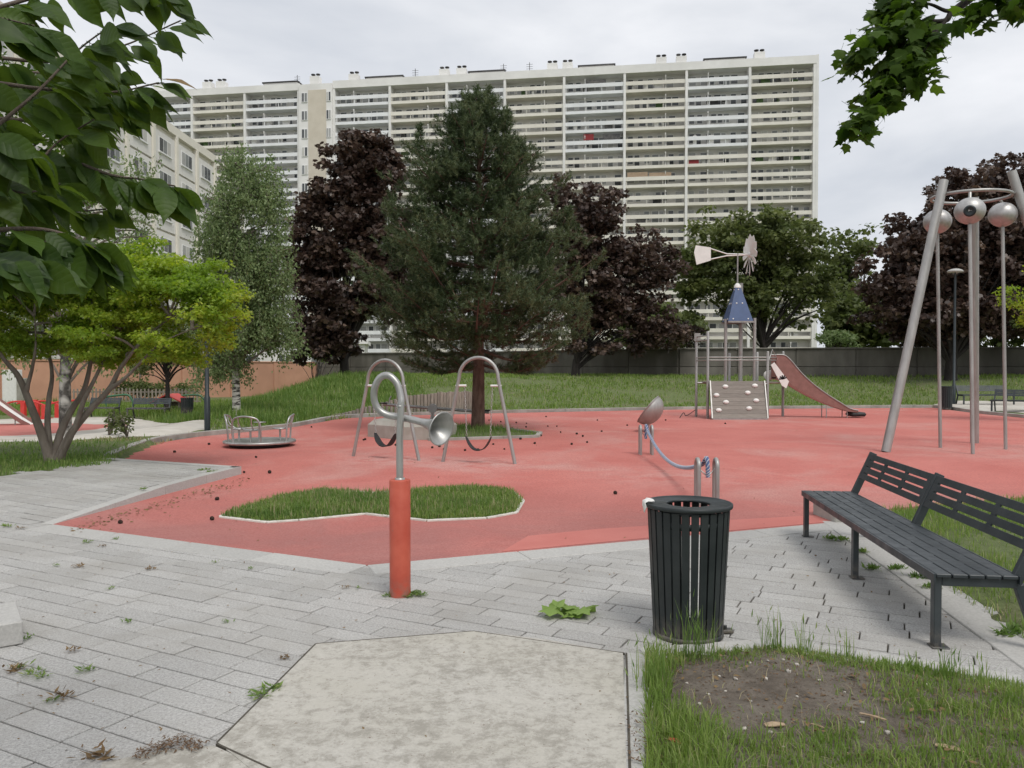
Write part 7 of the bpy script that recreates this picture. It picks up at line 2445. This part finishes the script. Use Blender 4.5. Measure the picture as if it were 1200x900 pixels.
Xl, Yl_ = Xl[keepl], Yl_[keepl]; nl_ = len(Xl)
Pl = np.stack([Xl, Yl_, bed_z(Xl, Yl_, edge_dist(PLANTER, Xl, Yl_)) + rs2.uniform(.004, .03, nl_)], 1)
Vl, Fl = scatter(OVAL, Pl, rand_dirs(nl_, rs2) * np.array([1, 1, .4]), np.stack([rs2.normal(size=nl_) * .4, rs2.normal(size=nl_) * .4, np.ones(nl_)], 1), rs2.uniform(.012, .04, nl_))
tag(big("leaf_litter", Vl, Fl, M["leaf_tan"]), "dead leaves caught in the grass of the bed", "litter", kind="stuff")
tag(big("soil_crumbs", V, Fc, M["debris"]), "crumbs, twigs and leaf bits on the soil of the bed", "litter", kind="stuff")
chips = [(908, 854, .095, .035, 8, "flat brown wood chip on the bed"), (1023, 846, .115, .012, -35, "pale split stick lying in the grass of the bed"), (1113, 881, .11, .03, -30, "curved brown bark strip in the grass of the bed"), (958, 855, .06, .012, -40, "short pale splinter among the leaf bits of the bed"), (1000, 800, .07, .012, -45, "dark twig by the edge of the bare soil")]
for px, py, L, wd, ang, lab in chips:
    p = gp(px, py, .03); b_ = MB()
    V = []
    for i in range(6):
        u = i / 5 - .5; k = wd * (.5 - .25 * abs(u) * 2) * rnd.uniform(.85, 1.1)
        zc_ = .004 * math.cos(u * 3)
        V += [(u * L, -k, zc_), (u * L, k, zc_ + .002), (u * L, k, zc_ - .004), (u * L, -k, zc_ - .005)]
    Fc = [[i * 4 + j, i * 4 + (j + 1) % 4, (i + 1) * 4 + (j + 1) % 4, (i + 1) * 4 + j] for i in range(5) for j in range(4)] + [[3, 2, 1, 0], [20, 21, 22, 23]]
    b_.add(V, Fc)
    o = b_.build("wood_chip", M["chip_wood"] if "dark" not in lab else M["bark"]); o.location = (p[0], p[1], zb_at(p[0], p[1]) + .012); o.rotation_euler = (.1, .03, R(ang))
    tag(o, lab, "wood chip")
p = gp(792, 873, .04); b_ = MB()
b_.add([(-.05, -.012, .0), (0, -.016, .018), (.05, -.01, .004), (.05, .012, .002), (0, .016, .022), (-.05, .014, .004), (0, 0, .03)], [(0, 1, 6), (1, 2, 6), (2, 3, 6), (3, 4, 6), (4, 5, 6), (5, 0, 6), (5, 4, 3, 2, 1, 0)])
o = b_.build("sweet_wrapper", M["red_gloss"]); o.location = (p[0], p[1], .05); o.scale = (.7, .7, .7); o.rotation_euler = (0, .2, R(-40))
tag(o, "crumpled red and white wrapper in the grass of the bed", "wrapper")
